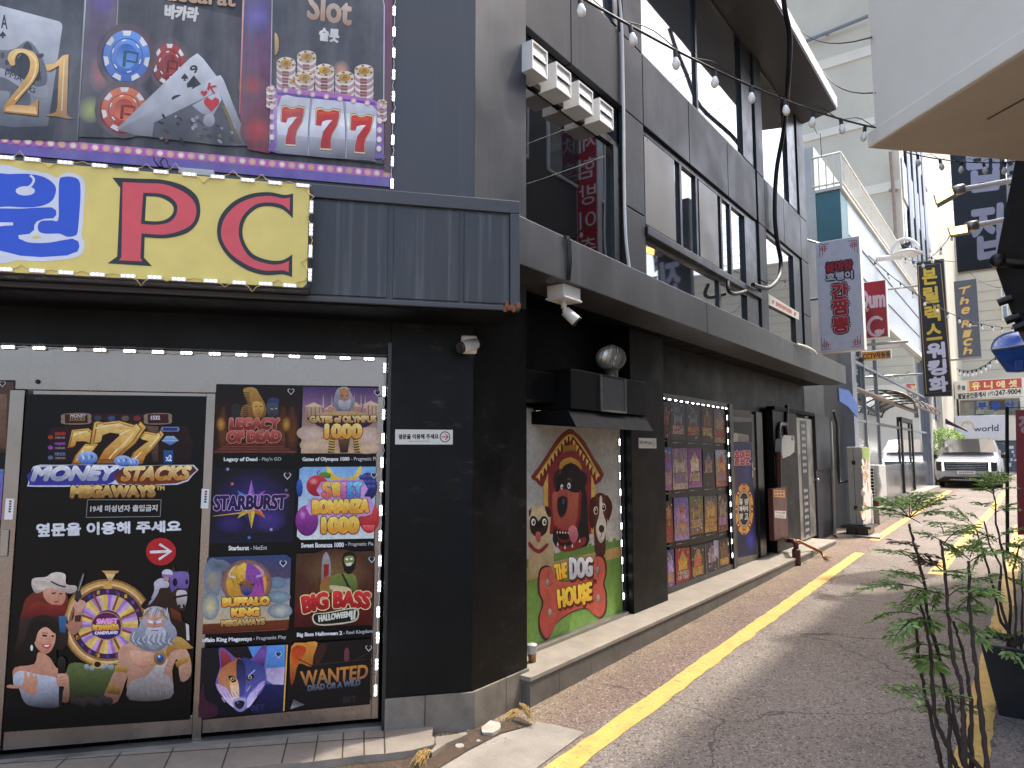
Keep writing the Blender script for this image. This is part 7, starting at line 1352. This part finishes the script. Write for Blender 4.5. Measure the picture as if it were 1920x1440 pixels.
for i in range(30): x = rr.uniform(1618, 1631); y = rr.uniform(850, 972); cv.ell(x, y, rr.uniform(1, 4), rr.uniform(3, 11), rr.choice(['#c9a87a', '#a8805a', '#8a9ab0', '#d8c8b0', '#b07a4a', '#d8d2c4', '#6a5a4c']), rot=rr.uniform(-30, 30))
cv.build('sticker_print', 'signface', parent=t)
t = thing('air_conditioner', 'low white outdoor air conditioner unit with barred grille behind the tall cabinet', 'air conditioner', G(1640, 950))
ya3 = 16.0; pa3 = PY(ya3); c = [pa3.sz(*q) for q in ((1619, 872), (1648, 871), (1650, 938))]; xx0, xx1 = c[0][0], c[1][0]; z0, z1 = c[2][1], c[0][1]
m = MB(); m.abox(xx0, xx1, ya3, ya3+.8, z0, z1); m.build('body', 'meter_grey', t, bevel=.015)
gx = xx0+(xx1-xx0)*.68
m = MB(); m.box(pa3, xx0+.02, gx, z0+.05, z1-.06, .001, .006); m.build('grille_opening', 'interior', t)
m = MB(); n = 9
for i in range(n+1): z = z0+.05+(z1-z0-.11)*i/n; m.box(pa3, xx0+.02, gx, z-.008, z+.008, .007, .016)
for i in range(3): x = xx0+.05+(gx-xx0-.06)*i/2; m.box(pa3, x-.006, x+.006, z0+.05, z1-.06, .017, .022)
m.build('grille', 'white_paint', t)
m = MB(); m.tube([pa3.P(gx+.08, z1-.15, .03), pa3.P(gx+.12, z0+.3, .05), pa3.P(gx+.05, z0+.05, .03)], .03, 6); m.build('pipe', 'white_plastic', t)
m = MB(); m.abox(xx0+.05, xx0+.12, ya3+.1, ya3+.7, gz(16)-.02, z0); m.abox(xx1-.15, xx1-.05, ya3+.1, ya3+.7, gz(16)-.02, z0); m.build('stand', 'rust', t)
ph2 = PY(15.2); m = MB(); m.tube([ph2.W(*q) for q in ((1620, 917), (1626, 914), (1631, 918), (1633, 928), (1634, 960), (1636, 992))], .028, 8); m.build('hoop_rail', 'white_paint', label='small white hooked rail beside the tall air conditioner cabinet', cat='rail')
o_ = [G(*q, .012) for q in ((1562, 1003), (1600, 998), (1655, 1003), (1650, 1010), (1600, 1006), (1570, 1008))]; m = MB(); m.prism([p+Z*.02 for p in o_], (0, 0, -.03)); m.build('plank', 'concrete', label='pale flattened board lying on the road beside the tall cabinet', cat='board')
# ================================================================== string lights
pm('bulb_glass', '#dedcd4', .2, var=.03, spec=.6)
BULB = None
def string_lights(label, A, B, n, sag, br, wire=.006, first=.5, bulb_part=True):
    global BULB
    t = thing('string_lights', label, 'string lights', A, 'festoon lights'); b = ROOT[t.name]; pts = []
    P = lambda q: A.lerp(B, q)-Z*(sag*4*q*(1-q))
    m = MB(); m.tube([P(i/40) for i in range(41)], wire, 6); m.tube([P(i/40)+Z*(.02+.02*math.sin(i*.9)) for i in range(41)], wire*.45, 4); m.build('wire', 'cable_black', t)
    if BULB is None:
        mm = MB(); mm.lathe([(0, 0), (.014, 0), (.016, -.05), (.014, -.06)], (0, 0, 0), 10); s = bpy.data.meshes.new('socket'); s.from_pydata(mm.v, [], mm.f); s.materials.append(MATS['cable_black'])
        mm = MB(); mm.lathe([(.013, -.055), (.02, -.075), (.028, -.10), (.024, -.125), (.012, -.14), (0, -.142)], (0, 0, 0), 12); g = bpy.data.meshes.new('bulb'); g.from_pydata(mm.v, [], mm.f); g.materials.append(MATS['bulb_glass']); g.polygons.foreach_set('use_smooth', [True]*len(g.polygons)); BULB = (s, g)
    for i in range(n):
        p = P((i+first)/n); 
        o = bpy.data.objects.new('bulb', BULB[1]); COL.objects.link(o); o.parent = t; o.location = p-b; o.scale = (br,)*3
        o2 = bpy.data.objects.new('socket', BULB[0]); COL.objects.link(o2); o2.parent = o; 
        o.rotation_euler = (random.uniform(-.15, .15), random.uniform(-.2, .2), 0)
    return t
def at(u, v, d): r = ray(u, v); return EYEP+r*d
string_lights('nearest string of round white bulbs crossing from the black building to the white overhang', at(1035, -38, 2.9), at(1644, 240, 4.57), 9, .09, .72)
string_lights('string of white bulbs below the black restaurant sign', at(1690, 478, 15), at(1795, 420, 11.5), 6, .35, .95)
string_lights('sagging string of white bulbs crossing in front of the gold lettered panel', at(1628, 480, 15), at(1925, 612, 17), 14, .5, 1.05, .008)
string_lights('faint far string of bulbs rising to the blue awning', at(1795, 692, 26), at(1880, 655, 22), 10, .3, 1.6, .012)
string_lights('short string of bulbs hanging from the white overhang edge', at(1700, 286, 7.2), at(1905, 303, 7.2), 5, .05, .9)
def wire(label, pts, r=.006):
    m = MB(); c = [at(*p) for p in pts]; n = []
    for i in range(len(c)-1):
        for j in range(8): q = j/8; n.append(c[i].lerp(c[i+1], q)-Z*(.12*4*q*(1-q)))
    n.append(c[-1]); m.tube(n, r, 5); m.build('overhead_wire', 'cable_black', label=label, cat='wire')
wire('thin overhead wire from the black roof to the white overhang', [(1495, 52, 10), (1634, 70, 4.57)])
wire('thin overhead wire slanting down onto the white overhang', [(1540, 130, 11), (1642, 174, 4.57)])
wire('long thin wire passing the arch lamp to the restaurant sign', [(1690, 456, 15), (1798, 490, 13), (1880, 540, 12)])
wire('loose thin wire dropping from the roof corner to the balcony rail', [(1520, 218, 12.5), (1538, 250, 13), (1541, 295, 13.5)])
# ================================================================== rubble, weeds, cup by the corner
def rock(c, r, seed, fl=.6):
    rr = random.Random(seed); bm = bmesh.new(); bmesh.ops.create_icosphere(bm, subdivisions=2, radius=1); m = MB(); off = [rr.uniform(.72, 1.15) for _ in bm.verts]
    dirs = [V((rr.gauss(0, 1), rr.gauss(0, 1), rr.gauss(0, 1))).normalized() for _ in range(7)]
    vs = []
    for i, v in enumerate(bm.verts):
        p = v.co.copy()
        for d in dirs:
            k = p.dot(d)
            if k > .62: p -= d*(k-.62)
        vs.append(V(c)+V((p.x*r, p.y*r*rr.uniform(.95, 1.05), p.z*r*fl+r*fl*.5)))
    fs = [tuple(v.index for v in f.verts) for f in bm.faces]; bm.free(); m.add(vs, fs); return m
kz = 580/1920
for i, (x, y, r, lab) in enumerate(((600, 672, .028, 'larger grey broken stone by the pavement edge'), (715, 640, .02, 'upright pale chip of stone on the concrete patch'), (440, 668, .022, 'flat stone chip touching the pavement edge'), (640, 640, .014, 'small stone beside the larger grey stone'), (510, 745, .009, 'tiny white pebble by the dry weeds'), (1680, 84, .012, 'white pebble at the foot of the step'), (680, 605, .010, 'tiny pebble below the base tiles'), (560, 690, .009, 'tiny pebble left of the larger stone'))):
    rock(G(680+x*kz, 1200+y*kz), r, i+3).build('stone', 'rubble', label=lab, cat='stone', group='loose stones')
o_ = [G(680+x*kz, 1200+y*kz, .026) for x, y in ((738, 545), (795, 500), (850, 515), (858, 545), (808, 580), (745, 572))]; m = MB(); m.prism(o_, (0, 0, -.03)); m.build('broken_tile', 'rubble', label='broken flat piece of paving lying at the base of the corner', cat='paving piece', bevel=.004)
o_ = [G(680+x*kz, 1200+y*kz, .035) for x, y in ((455, 600), (560, 588), (640, 570), (650, 585), (520, 640), (430, 700), (420, 690), (455, 650))]; m = MB(); m.prism(o_, (0, 0, -.05)); m.build('broken_tile', 'pave', label='cracked strip of paving along the soil gap by the pavement', cat='paving piece')
def tuft(base, tip, n, spread, seed, mat='straw', r=.0018, L=1.0):
    rr = random.Random(seed); m = MB()
    for i in range(n):
        a = V(base)+V((rr.uniform(-1, 1)*spread*.5, rr.uniform(-1, 1)*spread*.5, .004)); b = V(tip)+V((rr.uniform(-1, 1)*spread, rr.uniform(-1, 1)*spread, rr.uniform(0, 1)*spread*.5)); b = a.lerp(b, rr.uniform(.4, 1)*L); mid = a.lerp(b, .5)+V((rr.uniform(-1, 1)*.01, rr.uniform(-1, 1)*.01, rr.uniform(.0, .02)))
        m.tube([a, mid, b], [r, r*.9, r*.4], 4)
    return m
zk = lambda x, y, d=0: G(680+x*kz, 1200+y*kz, d)
tuft(zk(980, 400, .10), zk(1085, 545, .01), 34, .03, 1).build('dry_weed', 'straw', label='bundle of dry straw stalks leaning at the corner of the step', cat='dry plant')
tuft(zk(960, 440, .03), zk(880, 510, .01), 40, .05, 2).build('dry_weed', 'straw', label='loose dry straw scattered beside the base tiles', cat='dry plant')
tuft(zk(390, 690, .03), zk(350, 790, .03), 60, .05, 3, 'soil', .0016).build('dry_weed', 'straw', label='brown dead weed tuft in the soil gap by the pavement', cat='dry plant')
tuft(G(1546, 1045, .0), G(1560, 1050, .05), 40, .06, 4).build('dry_weed', 'straw', label='dry weed tuft where the orange pipe enters the ground', cat='dry plant')
t = thing('takeaway_cup', 'clear plastic cup with brown drink left on the step by the black corner', 'cup', wz(994, 1243, ZS))
cpx = wz(993, 1243, ZS)+V((-.0, .03, 0)); pm('drink', '#8a5a2c', .2, var=.05); pm('clear_plastic', '#b4b4ae', .15, var=.03)
m = MB(); m.lathe([(0, .001), (.025, .001), (.030, .055), (0, .055)], cpx, 16); m.build('drink', 'drink', t)
m = MB(); m.lathe([(.031, .056), (.036, .11), (.037, .112), (.034, .11), (.030, .058)], cpx, 16); m.lathe([(0, .125), (.03, .12), (.037, .113)], cpx, 16); m.build('cup', 'clear_plastic', t)

# loose grit and crumbs along the foot of the walls
rr = random.Random(31); m = MB()
for i in range(520):
    if i < 200: x, y = rr.uniform(560, 1000), 0; p = G(x, 1440-(x-560)*.215+rr.uniform(-20, 34))
    elif i < 400: t_ = rr.random()**1.6; p = V((-2.60+abs(rr.gauss(0, .10)), 3.9+8.2*t_, 0)); p.z = gz(p.y)
    else: p = V((rr.uniform(-2.6, -.3), 3.2+9*rr.random()**2, 0)); p.z = gz(p.y)
    if (p-FW.org).dot(FW.n) < .02 and p.y < 3.3: continue
    r = rr.uniform(.002, .006)*(1.6 if rr.random() < .06 else 1); q = [V((rr.gauss(0, 1), rr.gauss(0, 1), rr.gauss(0, 1))).normalized()*r*rr.uniform(.7, 1.2) for _ in range(3)]
    a = p+Z*(r*.5+.006); m.add([a+q[0], a+q[1], a+q[2], a-q[0], a-q[1], a-q[2]], [(0, 1, 2), (0, 1, 5), (0, 4, 2), (0, 4, 5), (3, 1, 2), (3, 1, 5), (3, 4, 2), (3, 4, 5)])
m.build('gravel', 'rubble', kind='stuff')
# ================================================================== plants in black pots, front right
def leafm():
    m = bpy.data.materials.new('leaf'); m.use_nodes = True; t = m.node_tree; N = t.nodes; b = N['Principled BSDF']; L = t.links.new
    a = N.new('ShaderNodeAttribute'); a.attribute_name = 'Col'; L(a.outputs['Color'], b.inputs['Base Color']); b.inputs['Roughness'].default_value = .45; b.inputs['Specular IOR Level'].default_value = .35
    tr = N.new('ShaderNodeBsdfTranslucent'); L(a.outputs['Color'], tr.inputs['Color']); mx = N.new('ShaderNodeMixShader'); mx.inputs[0].default_value = .5
    L(b.outputs[0], mx.inputs[1]); L(tr.outputs[0], mx.inputs[2]); L(mx.outputs[0], N['Material Output'].inputs[0]); MATS['leaf'] = m
leafm(); pm('stem_bark', '#3a2a24', .8, var=.35, scale=60, bump=.5, bscale=120, dirt='#5a4236', dirt_amt=.5); pm('pot_black', '#1b1c1f', .5, var=.12, scale=8, bump=.04); pm('pot_soil', '#8a8076', .9, var=.4, scale=60, bump=.6)
LG = [hx(c) for c in ('#93b060', '#84a456', '#a8c276', '#74944c', '#b4cc86', '#9ab668')]; LR = [hx(c) for c in ('#6a4a3c', '#7a5a44', '#5a4438')]
def leaflet(m, p, d, n, L, w, col):
    s = d.cross(n).normalized(); n = s.cross(d).normalized(); q = lambda a, b, c: p+d*(L*a)+s*(w*b)+n*(L*c)
    m.add([p, q(.28, .42, .03), q(.6, .40, .02), q(1, 0, -.10), q(.6, -.40, .02), q(.28, -.42, .03), q(.5, 0, -.03)], [(0, 1, 6), (1, 2, 6), (2, 3, 6), (3, 4, 6), (4, 5, 6), (5, 0, 6)], col, True)
def frond(m, st, a, b, rr, size, red=False, sub=True):
    """compound leaf: a bending rachis with side sprays of pointed leaflets"""
    d = b-a; L = d.length; d = d/L; n = (Z-d*Z.dot(d)).normalized() if abs(d.z) < .95 else V((1, 0, 0)); s = d.cross(n); drp = L*.12
    P = lambda t: a+d*(L*t)+Z*(drp*(4*t*(1-t)))
    st.tube([P(i/5) for i in range(6)], [.0022, .002, .0018, .0015, .0012, .0008], 4)
    cols = LR if red else LG; k = max(4, int(L/(size*1.15)))
    for i in range(k+1):
        t = .28+.72*i/k
        for sg in (1, -1):
            if sub and t < .85:
                l2 = L*.42*(1.15-t)+size*.4; dd = (d*rr.uniform(.5, .9)+s*sg+n*rr.uniform(-.1, .25)).normalized(); e = P(t)+dd*l2; st.tube([P(t), e], [.0012, .0007], 3)
                q = max(1, int(l2/(size*.62)))
                for j in range(q+1):
                    u = (j+.6)/(q+.6)
                    for s2 in ((1, -1) if j < q else (0,)):
                        ld = (dd*rr.uniform(.7, 1.1)+dd.cross(n)*s2*rr.uniform(.6, 1)+Z*rr.uniform(-.35, .1)).normalized(); c = rr.choice(cols); f = rr.uniform(.75, 1.2)
                        leaflet(m, P(t).lerp(e, u), ld, (n+V((rr.uniform(-.4, .4), rr.uniform(-.4, .4), 0))).normalized(), size*rr.uniform(.75, 1.2), size*rr.uniform(.36, .48), tuple(x*f for x in c))
            else:
                ld = (d*.8+s*sg*rr.uniform(.5, 1)+Z*rr.uniform(-.3, .1)).normalized(); leaflet(m, P(min(t, 1)), ld, n, size*rr.uniform(.7, 1.1), size*.4, rr.choice(cols))
    leaflet(m, P(1), d, n, size*1.1, size*.42, rr.choice(cols))
def plant(label, y, zoom, stems, fronds, pot, seed, size, dup=.25):
    ox, oy, k = zoom; rr = random.Random(seed); t = thing('potted_shrub', label, 'potted shrub', pot[0])
    A = lambda p, dy=0: PY(y+dy).W(ox+p[0]*k, oy+p[1]*k)
    c, w0, w1, h = pot
    m = MB(); r0, r1 = w0/2, w1/2
    ring = lambda r, z: [c+V((sx*r, sy*r, z)) for sx, sy in ((-1, -1), (1, -1), (1, 1), (-1, 1))]
    m.add(ring(r0, 0)+ring(r1, h)+ring(r1*.9, h)+ring(r1*.86, h-.06), [(3, 2, 1, 0)]+[(i+4*j, (i+1) % 4+4*j, (i+1) % 4+4*j+4, i+4*j+4) for j in range(3) for i in range(4)]); m.build('planter', 'pot_black', t, bevel=.006)
    m = MB(); vs = []; n = 9
    for i in range(n):
        for j in range(n): vs.append(c+V(((i/(n-1)-.5)*w1*.88, (j/(n-1)-.5)*w1*.88, h-.045+rr.uniform(-.012, .012))))
    m.add(vs, [(i*n+j, (i+1)*n+j, (i+1)*n+j+1, i*n+j+1) for i in range(n-1) for j in range(n-1)]); m.build('soil', 'pot_soil', t)
    for S in stems:
        dy = rr.uniform(-.14, .14); pts = [A(p, dy) for p in S]; fin = []
        base = c+V((rr.uniform(-.1, .1), rr.uniform(-.1, .1), h-.06)); pts = [base]+[p for p in pts if p.z > h+.02]
        for i in range(len(pts)-1):
            for j in range(4): q = pts[i].lerp(pts[i+1], j/4); fin.append(q+V((rr.uniform(-.003, .003), rr.uniform(-.003, .003), 0)) if j else q)
        fin.append(pts[-1]); N_ = len(fin); m = MB(); m.tube(fin, [(.0095-.0055*i/N_)*rr.uniform(.85, 1.2) for i in range(N_)], 7); m.build('stem', 'stem_bark', t)
    m = MB(); st = MB()
    for F in fronds+[(f[0], (f[1][0]+rr.uniform(-34, 34), f[1][1]+rr.uniform(-30, 30)))+tuple(f[2:]) for f in fronds if rr.random() < dup]:
        a, b = F[0], F[1]; dy = rr.uniform(-.13, .13); P0 = A(a, dy*.5); P1 = A(b, dy+rr.uniform(-.12, .12)); frond(m, st, P0, P1, rr, size*(F[2] if len(F) > 2 else 1), red=len(F) > 3)
    m.build('foliage', 'leaf', t); st.build('branch', 'stem_bark', t); return t
z9 = (1480, 860, 440/1092)
T = lambda L: [(x*.3055/.403+(1580-1480)/.403, y*.3055/.403+(1000-860)/.403) for x, y in L]
stems = [T(L) for L in ([(610, 1440), (575, 1280), (540, 1130), (500, 960), (465, 760), (455, 600), (430, 530)], [(745, 1420), (690, 1200), (650, 1100), (630, 950), (590, 760), (560, 640), (530, 540), (515, 450), (500, 300), (470, 180), (440, 70), (420, 0), (410, -60)], [(700, 1440), (640, 1300), (590, 1200), (560, 1100), (550, 900), (540, 760), (520, 600), (490, 480), (460, 370)], [(660, 1440), (655, 1300), (655, 1150), (640, 1020)], [(755, 1440), (745, 1280), (740, 1150), (735, 1000), (725, 910), (690, 810), (665, 700), (655, 560), (640, 440), (630, 280), (610, 80), (600, 40)], [(790, 1440), (785, 1250), (790, 1080), (775, 960), (770, 880), (745, 780), (715, 650), (680, 540)], [(885, 1440), (870, 1250), (840, 1050), (825, 850), (805, 720), (785, 560), (775, 420), (780, 260), (770, 170)], [(720, 1300), (690, 1150), (660, 960)])]
fr1 = [((560, 275), (330, 245), .85), ((560, 275), (440, 205), .8), ((560, 275), (640, 165), .8), ((560, 275), (560, 185), .8), ((560, 275), (780, 188), .85), ((560, 275), (770, 262), .9), ((560, 275), (690, 215), .8),
    ((610, 300), (432, 262), .8), ((590, 480), (432, 440), .9), ((600, 420), (500, 400), 1, 1), ((600, 440), (640, 480), 1, 1), ((640, 560), (440, 555), .95), ((640, 610), (290, 636), 1), ((630, 590), (520, 540), .9), ((640, 600), (560, 690), 1), ((600, 725), (385, 760), 1.15), ((620, 720), (520, 700), 1.1), ((640, 720), (760, 720), 1.15), ((600, 740), (480, 850), 1.2), ((620, 740), (560, 790), 1.2), ((660, 720), (690, 650), 1), ((650, 730), (650, 790), 1.1),
    ((770, 740), (905, 860), 1.2), ((760, 720), (860, 700), 1.1), ((780, 700), (900, 640), 1), ((740, 640), (850, 600), .95), ((740, 650), (620, 620), .95), ((655, 870), (545, 888), 1.35), ((655, 870), (735, 884), 1.35), ((655, 920), (595, 942), 1.35), ((655, 920), (730, 925), 1.3), ((655, 930), (665, 985), 1.3),
    ((645, 1160), (445, 1090), 1.0), ((645, 1165), (540, 1060), .9), ((650, 1160), (660, 1195), .9), ((720, 1130), (690, 1060), .9), ((800, 1150), (838, 1160), 1), ((790, 1140), (760, 1110), .9), ((780, 1180), (820, 1190), .9),
    ((715, 400), (850, 330), .85), ((715, 390), (600, 350), .85), ((700, 380), (780, 440), .9), ((720, 350), (690, 300), .8), ((840, 480), (960, 440), .85), ((840, 470), (740, 430), .85), ((840, 460), (880, 390), .85), ((840, 560), (930, 580), .9), ((820, 620), (960, 640), .95), ((830, 640), (900, 690), 1), ((710, 520), (620, 480), .85, 1), ((720, 540), (800, 560), .8)]
plant('leafy thin stemmed shrub nearest the camera, its pot below the frame', 3.0, z9, stems, fr1, (V((-.14, 3.0, gz(3))), .3, .38, .40), 11, .031, .12)
st2 = [[(1000, 900), (985, 760), (950, 600), (900, 430), (870, 330)], [(1020, 900), (1030, 700), (1010, 560), (990, 420), (960, 300), (960, 220), (950, 150)], [(1050, 900), (1055, 700), (1040, 520), (1070, 400)], [(1080, 900), (1085, 680), (1080, 480)], [(990, 900), (975, 640), (985, 500), (930, 400), (905, 290)]]
fr2 = [((950, 155), (830, 95), .8), ((950, 155), (1015, 85), .8), ((950, 155), (905, 130), .8), ((950, 155), (1060, 140), .8), ((950, 150), (900, 80), .75), ((950, 150), (970, 70), .75), ((950, 165), (860, 150), .8), ((955, 240), (880, 215), .9), ((960, 250), (1060, 240), .9), ((870, 330), (760, 230), .9), ((870, 330), (700, 260), .9), ((870, 320), (800, 330), .9), ((880, 340), (760, 380), .9), ((900, 300), (840, 260), .85),
    ((930, 400), (760, 440), .9), ((940, 400), (820, 400), .9), ((960, 380), (1070, 330), .9), ((980, 400), (1090, 420), .9), ((960, 420), (880, 480), .9), ((970, 420), (1040, 470), .9), ((950, 400), (900, 350), .9), ((1000, 430), (1090, 500), .9), ((1040, 440), (1100, 380), .9), ((1000, 540), (920, 560), .9), ((1020, 560), (1090, 600), .9), ((1000, 640), (900, 620), 1), ((1010, 860), (940, 800), 1.3), ((1000, 870), (1090, 930), 1.4), ((990, 860), (1060, 820), 1.3), ((1000, 880), (1020, 950), 1.3), ((930, 420), (840, 450), .9), ((900, 440), (850, 520), .9)]
pc2 = PY(5.2).W(1893, 1347); pc2.z = gz(5.3)
plant('leafy shrub in the square black planter on the right yellow line', 5.3, z9, st2, fr2, (V((pc2.x+.08, 5.38, gz(5.38))), .27, .40, .42), 12, .036, .45)
# round clipped shrub beside the car
t = thing('shrub', 'round clipped green shrub left of the parked white car', 'shrub', PY(33).W(1772, 880))
rr = random.Random(21); cc = PY(33).W(1773, 838); m = MB()
for i in range(1500):
    v = V((rr.gauss(0, 1), rr.gauss(0, 1), rr.gauss(0, 1))).normalized()*rr.uniform(.55, 1.05)**.5; p = cc+V((v.x*.75, v.y*.7, v.z*.75)); d = V((rr.gauss(0, 1), rr.gauss(0, 1), rr.gauss(0, 1))).normalized(); f = rr.uniform(.5, 1.1)
    leaflet(m, p, d, d.orthogonal(), rr.uniform(.08, .16), .06, tuple(x*f for x in LG[rr.randrange(4)]))
m.build('foliage', 'leaf', t); m = MB(); m.tube([cc-Z*1.3, cc-Z*.2], [.08, .05], 8); m.build('trunk', 'stem_bark', t)
# small weeds at the foot of the shop ledge
m = MB(); rr = random.Random(22)
for i in range(60):
    p = G(1742+rr.uniform(-5, 8), 912, 0)+V((rr.uniform(-.2, .2), rr.uniform(-.3, .3), 0)); d = V((rr.uniform(-.6, .6), rr.uniform(-.6, .3), 1)).normalized(); leaflet(m, p, d, V((0, -1, 0)), rr.uniform(.15, .35), .05, LG[rr.randrange(5)])
m.build('weed', 'leaf', label='small green weeds at the end of the shop ledge near the car', cat='weed')
# ================================================================== parked white car
pm('car_white', '#a2a4a6', .18, var=.02, bump=0, spec=.6, rvar=.02); pm('car_black', '#111214', .35, var=.1, bump=0); pm('rubber', '#17171a', .8); pm('chrome', '#a8aaad', .15, metal=1, bump=0, rvar=.03)
emis('drl', '#eef2f8', .6)
def car():
    y0 = 29.2; xc = -1.87; zg = gz(y0)+.0; t = thing('parked_car', 'white minivan parked facing the camera at the end of the alley', 'car', (xc, y0, zg)); q = lambda x, y, z: V((xc+x, y0+y, zg+z))
    st = [(0, .30, .62, .62, .62, .84, .80, .80), (.03, .22, .84, .90, .90, .93, .90, .84), (.25, .20, .98, 1.0, 1.0, .985, .93, .90), (1.05, .20, 1.06, 1.09, 1.09, .99, .93, .86), (1.25, .20, 1.08, 1.16, 1.17, .99, .95, .88), (2.0, .20, 1.10, 1.64, 1.66, .99, .93, .78), (2.9, .20, 1.10, 1.72, 1.75, .99, .93, .76), (4.3, .20, 1.10, 1.70, 1.73, .98, .92, .75), (4.95, .25, 1.08, 1.45, 1.5, .95, .88, .62), (5.1, .4, .9, 1.0, 1.0, .9, .8, .6)]
    vs = []
    for y, zl, zb, zt, zm, wl, wb, wt in st:
        vs += [q(-wl*.93, y, zl), q(-wl, y, (zl+zb)*.45), q(-wl*.99, y, zb*.88), q(-wb, y, zb), q(-wt, y, zt), q(-wt*.5, y, zm), q(wt*.5, y, zm), q(wt, y, zt), q(wb, y, zb), q(wl*.99, y, zb*.88), q(wl, y, (zl+zb)*.45), q(wl*.93, y, zl)]
    n = 12; m = MB(); fs = [(i*n+k, i*n+(k+1) % n, (i+1)*n+(k+1) % n, (i+1)*n+k) for i in range(len(st)-1) for k in range(n)]; m.add(vs, fs, smooth=True); m.add([vs[i] for i in range(n)], [tuple(range(n))]); bo = m.build('body', 'car_white', t)
    wl_ = bo.modifiers.new('weld', 'WELD'); ss = bo.modifiers.new('round', 'SUBSURF'); ss.levels = ss.render_levels = 2; cr = bo.data.attributes.new('crease_edge', 'FLOAT', 'EDGE'); cr.data.foreach_set('value', [.55]*len(bo.data.edges))
    m = MB(); wv = [q(-.90, 1.24, 1.13), q(-.40, 1.17, 1.145), q(.40, 1.17, 1.145), q(.90, 1.24, 1.13), q(.765, 1.97, 1.61), q(.34, 1.95, 1.635), q(-.34, 1.95, 1.635), q(-.765, 1.97, 1.61)]
    nn = V((0, -.085, .115)); m.add([p+nn for p in wv], [(0, 1, 6, 7), (1, 2, 5, 6), (2, 3, 4, 5)]); m.build('windscreen', 'car_glass', t)
    for s in (-1, 1):
        m = MB(); m.add([q(s*.885, 1.35, 1.15)+V((s*.02, 0, 0)), q(s*.93, 3.0, 1.16)+V((s*.015, 0, 0)), q(s*.72, 2.95, 1.62)+V((s*.03, 0, 0)), q(s*.735, 2.05, 1.58)+V((s*.03, 0, 0))], [(0, 1, 2, 3)]); m.build('side_window', 'car_glass', t)
        m = MB(); m.hexa([q(s*.98, 1.3, 1.05), q(s*1.14, 1.3, 1.05), q(s*1.14, 1.42, 1.05), q(s*.98, 1.42, 1.05), q(s*.98, 1.3, 1.2), q(s*1.12, 1.3, 1.2), q(s*1.12, 1.42, 1.2), q(s*.98, 1.42, 1.2)]); m.build('mirror', 'car_black', t, bevel=.03)
        m = MB(); m.hexa([q(s*.70, -.035, .60), q(s*.90, .02, .60), q(s*.90, .2, .60), q(s*.70, .2, .60), q(s*.68, -.02, .92), q(s*.905, .03, .92), q(s*.9, .2, .92), q(s*.68, .2, .92)]); h = m.build('headlight', 'car_black', t, bevel=.01)
        m = MB(); m.hexa([q(s*.66, -.06, .60), q(s*.72, -.05, .60), q(s*.72, .1, .60), q(s*.66, .1, .60), q(s*.66, -.045, .90), q(s*.72, -.03, .90), q(s*.72, .1, .90), q(s*.66, .1, .90)]); d = m.build('day_light', 'drl', t); d.parent = h
        for yy in (.95, 4.05):
            m = MB(); m.lathe([(0, -.02), (.25, -.02), (.345, -.01), (.36, .02), (.36, .2), (.34, .23), (0, .23)], q(s*.99, yy, .36), 20, (-s, 0, 0)); w = m.build('wheel', 'rubber', t)
            m = MB(); m.lathe([(0, -.045), (.08, -.04), (.23, -.03), (.25, -.015)], q(s*.99, yy, .36), 10, (-s, 0, 0)); r = m.build('rim', 'chrome', t); r.parent = w
    m = MB(); m.hexa([q(-.64, -.05, .62), q(.64, -.05, .62), q(.64, .1, .62), q(-.64, .1, .62), q(-.68, -.04, .915), q(.68, -.04, .915), q(.68, .1, .915), q(-.68, .1, .915)]); g = m.build('grille', 'car_black', t, bevel=.015)
    m = MB()
    for i in range(4): z = .67+i*.06; m.hexa([q(-.6, -.062, z), q(.6, -.062, z), q(.6, -.04, z), q(-.6, -.04, z), q(-.6, -.058, z+.015), q(.6, -.058, z+.015), q(.6, -.04, z+.015), q(-.6, -.04, z+.015)])
    b = m.build('grille_bar', 'chrome', t); b.parent = g
    m = MB(); m.add([q(-.92, -.0, .20), q(.92, -.0, .20), q(.90, -.03, .25), q(.66, -.065, .40), q(-.66, -.065, .40), q(-.90, -.03, .25), q(-.9, .2, .2), q(.9, .2, .2), q(.66, .2, .39), q(-.66, .2, .39)], [(0, 1, 2, 5), (5, 2, 3, 4), (3, 8, 9, 4), (0, 6, 7, 1)]); m.build('lower_bumper', 'car_black', t)
    m = MB(); m.hexa([q(-.5, -.085, .27), q(.5, -.085, .27), q(.5, -.05, .27), q(-.5, -.05, .27), q(-.5, -.08, .31), q(.5, -.08, .31), q(.5, -.05, .31), q(-.5, -.05, .31)]); m.build('skid_plate', 'chrome', t, bevel=.008)
    pl = PL((xc, y0-.068, zg), (1, 0, 0)); m = MB(); m.box(pl, -.27, .27, .50, .61, -.03, 0); p = m.build('number_plate', 'white_paint', t)
    m = MB(); vs_, fs_ = glyphs('123 4567'); m = MB(); m.add([pl.P(-.22+.44*x, .525+.06*y, .003) for x, y in glyphs('8888')[0]], glyphs('8888')[1], hx('#2a3a6a')); p2 = m.build('plate_digits', 'signface', t); p2.parent = p
    for s in (-1, 1): m = MB(); m.tube([q(s*.62, 2.2, 1.72), q(s*.62, 2.6, 1.77), q(s*.62, 4.0, 1.76), q(s*.62, 4.3, 1.73)], .02, 6); m.build('roof_rail', 'chrome', t)
car()
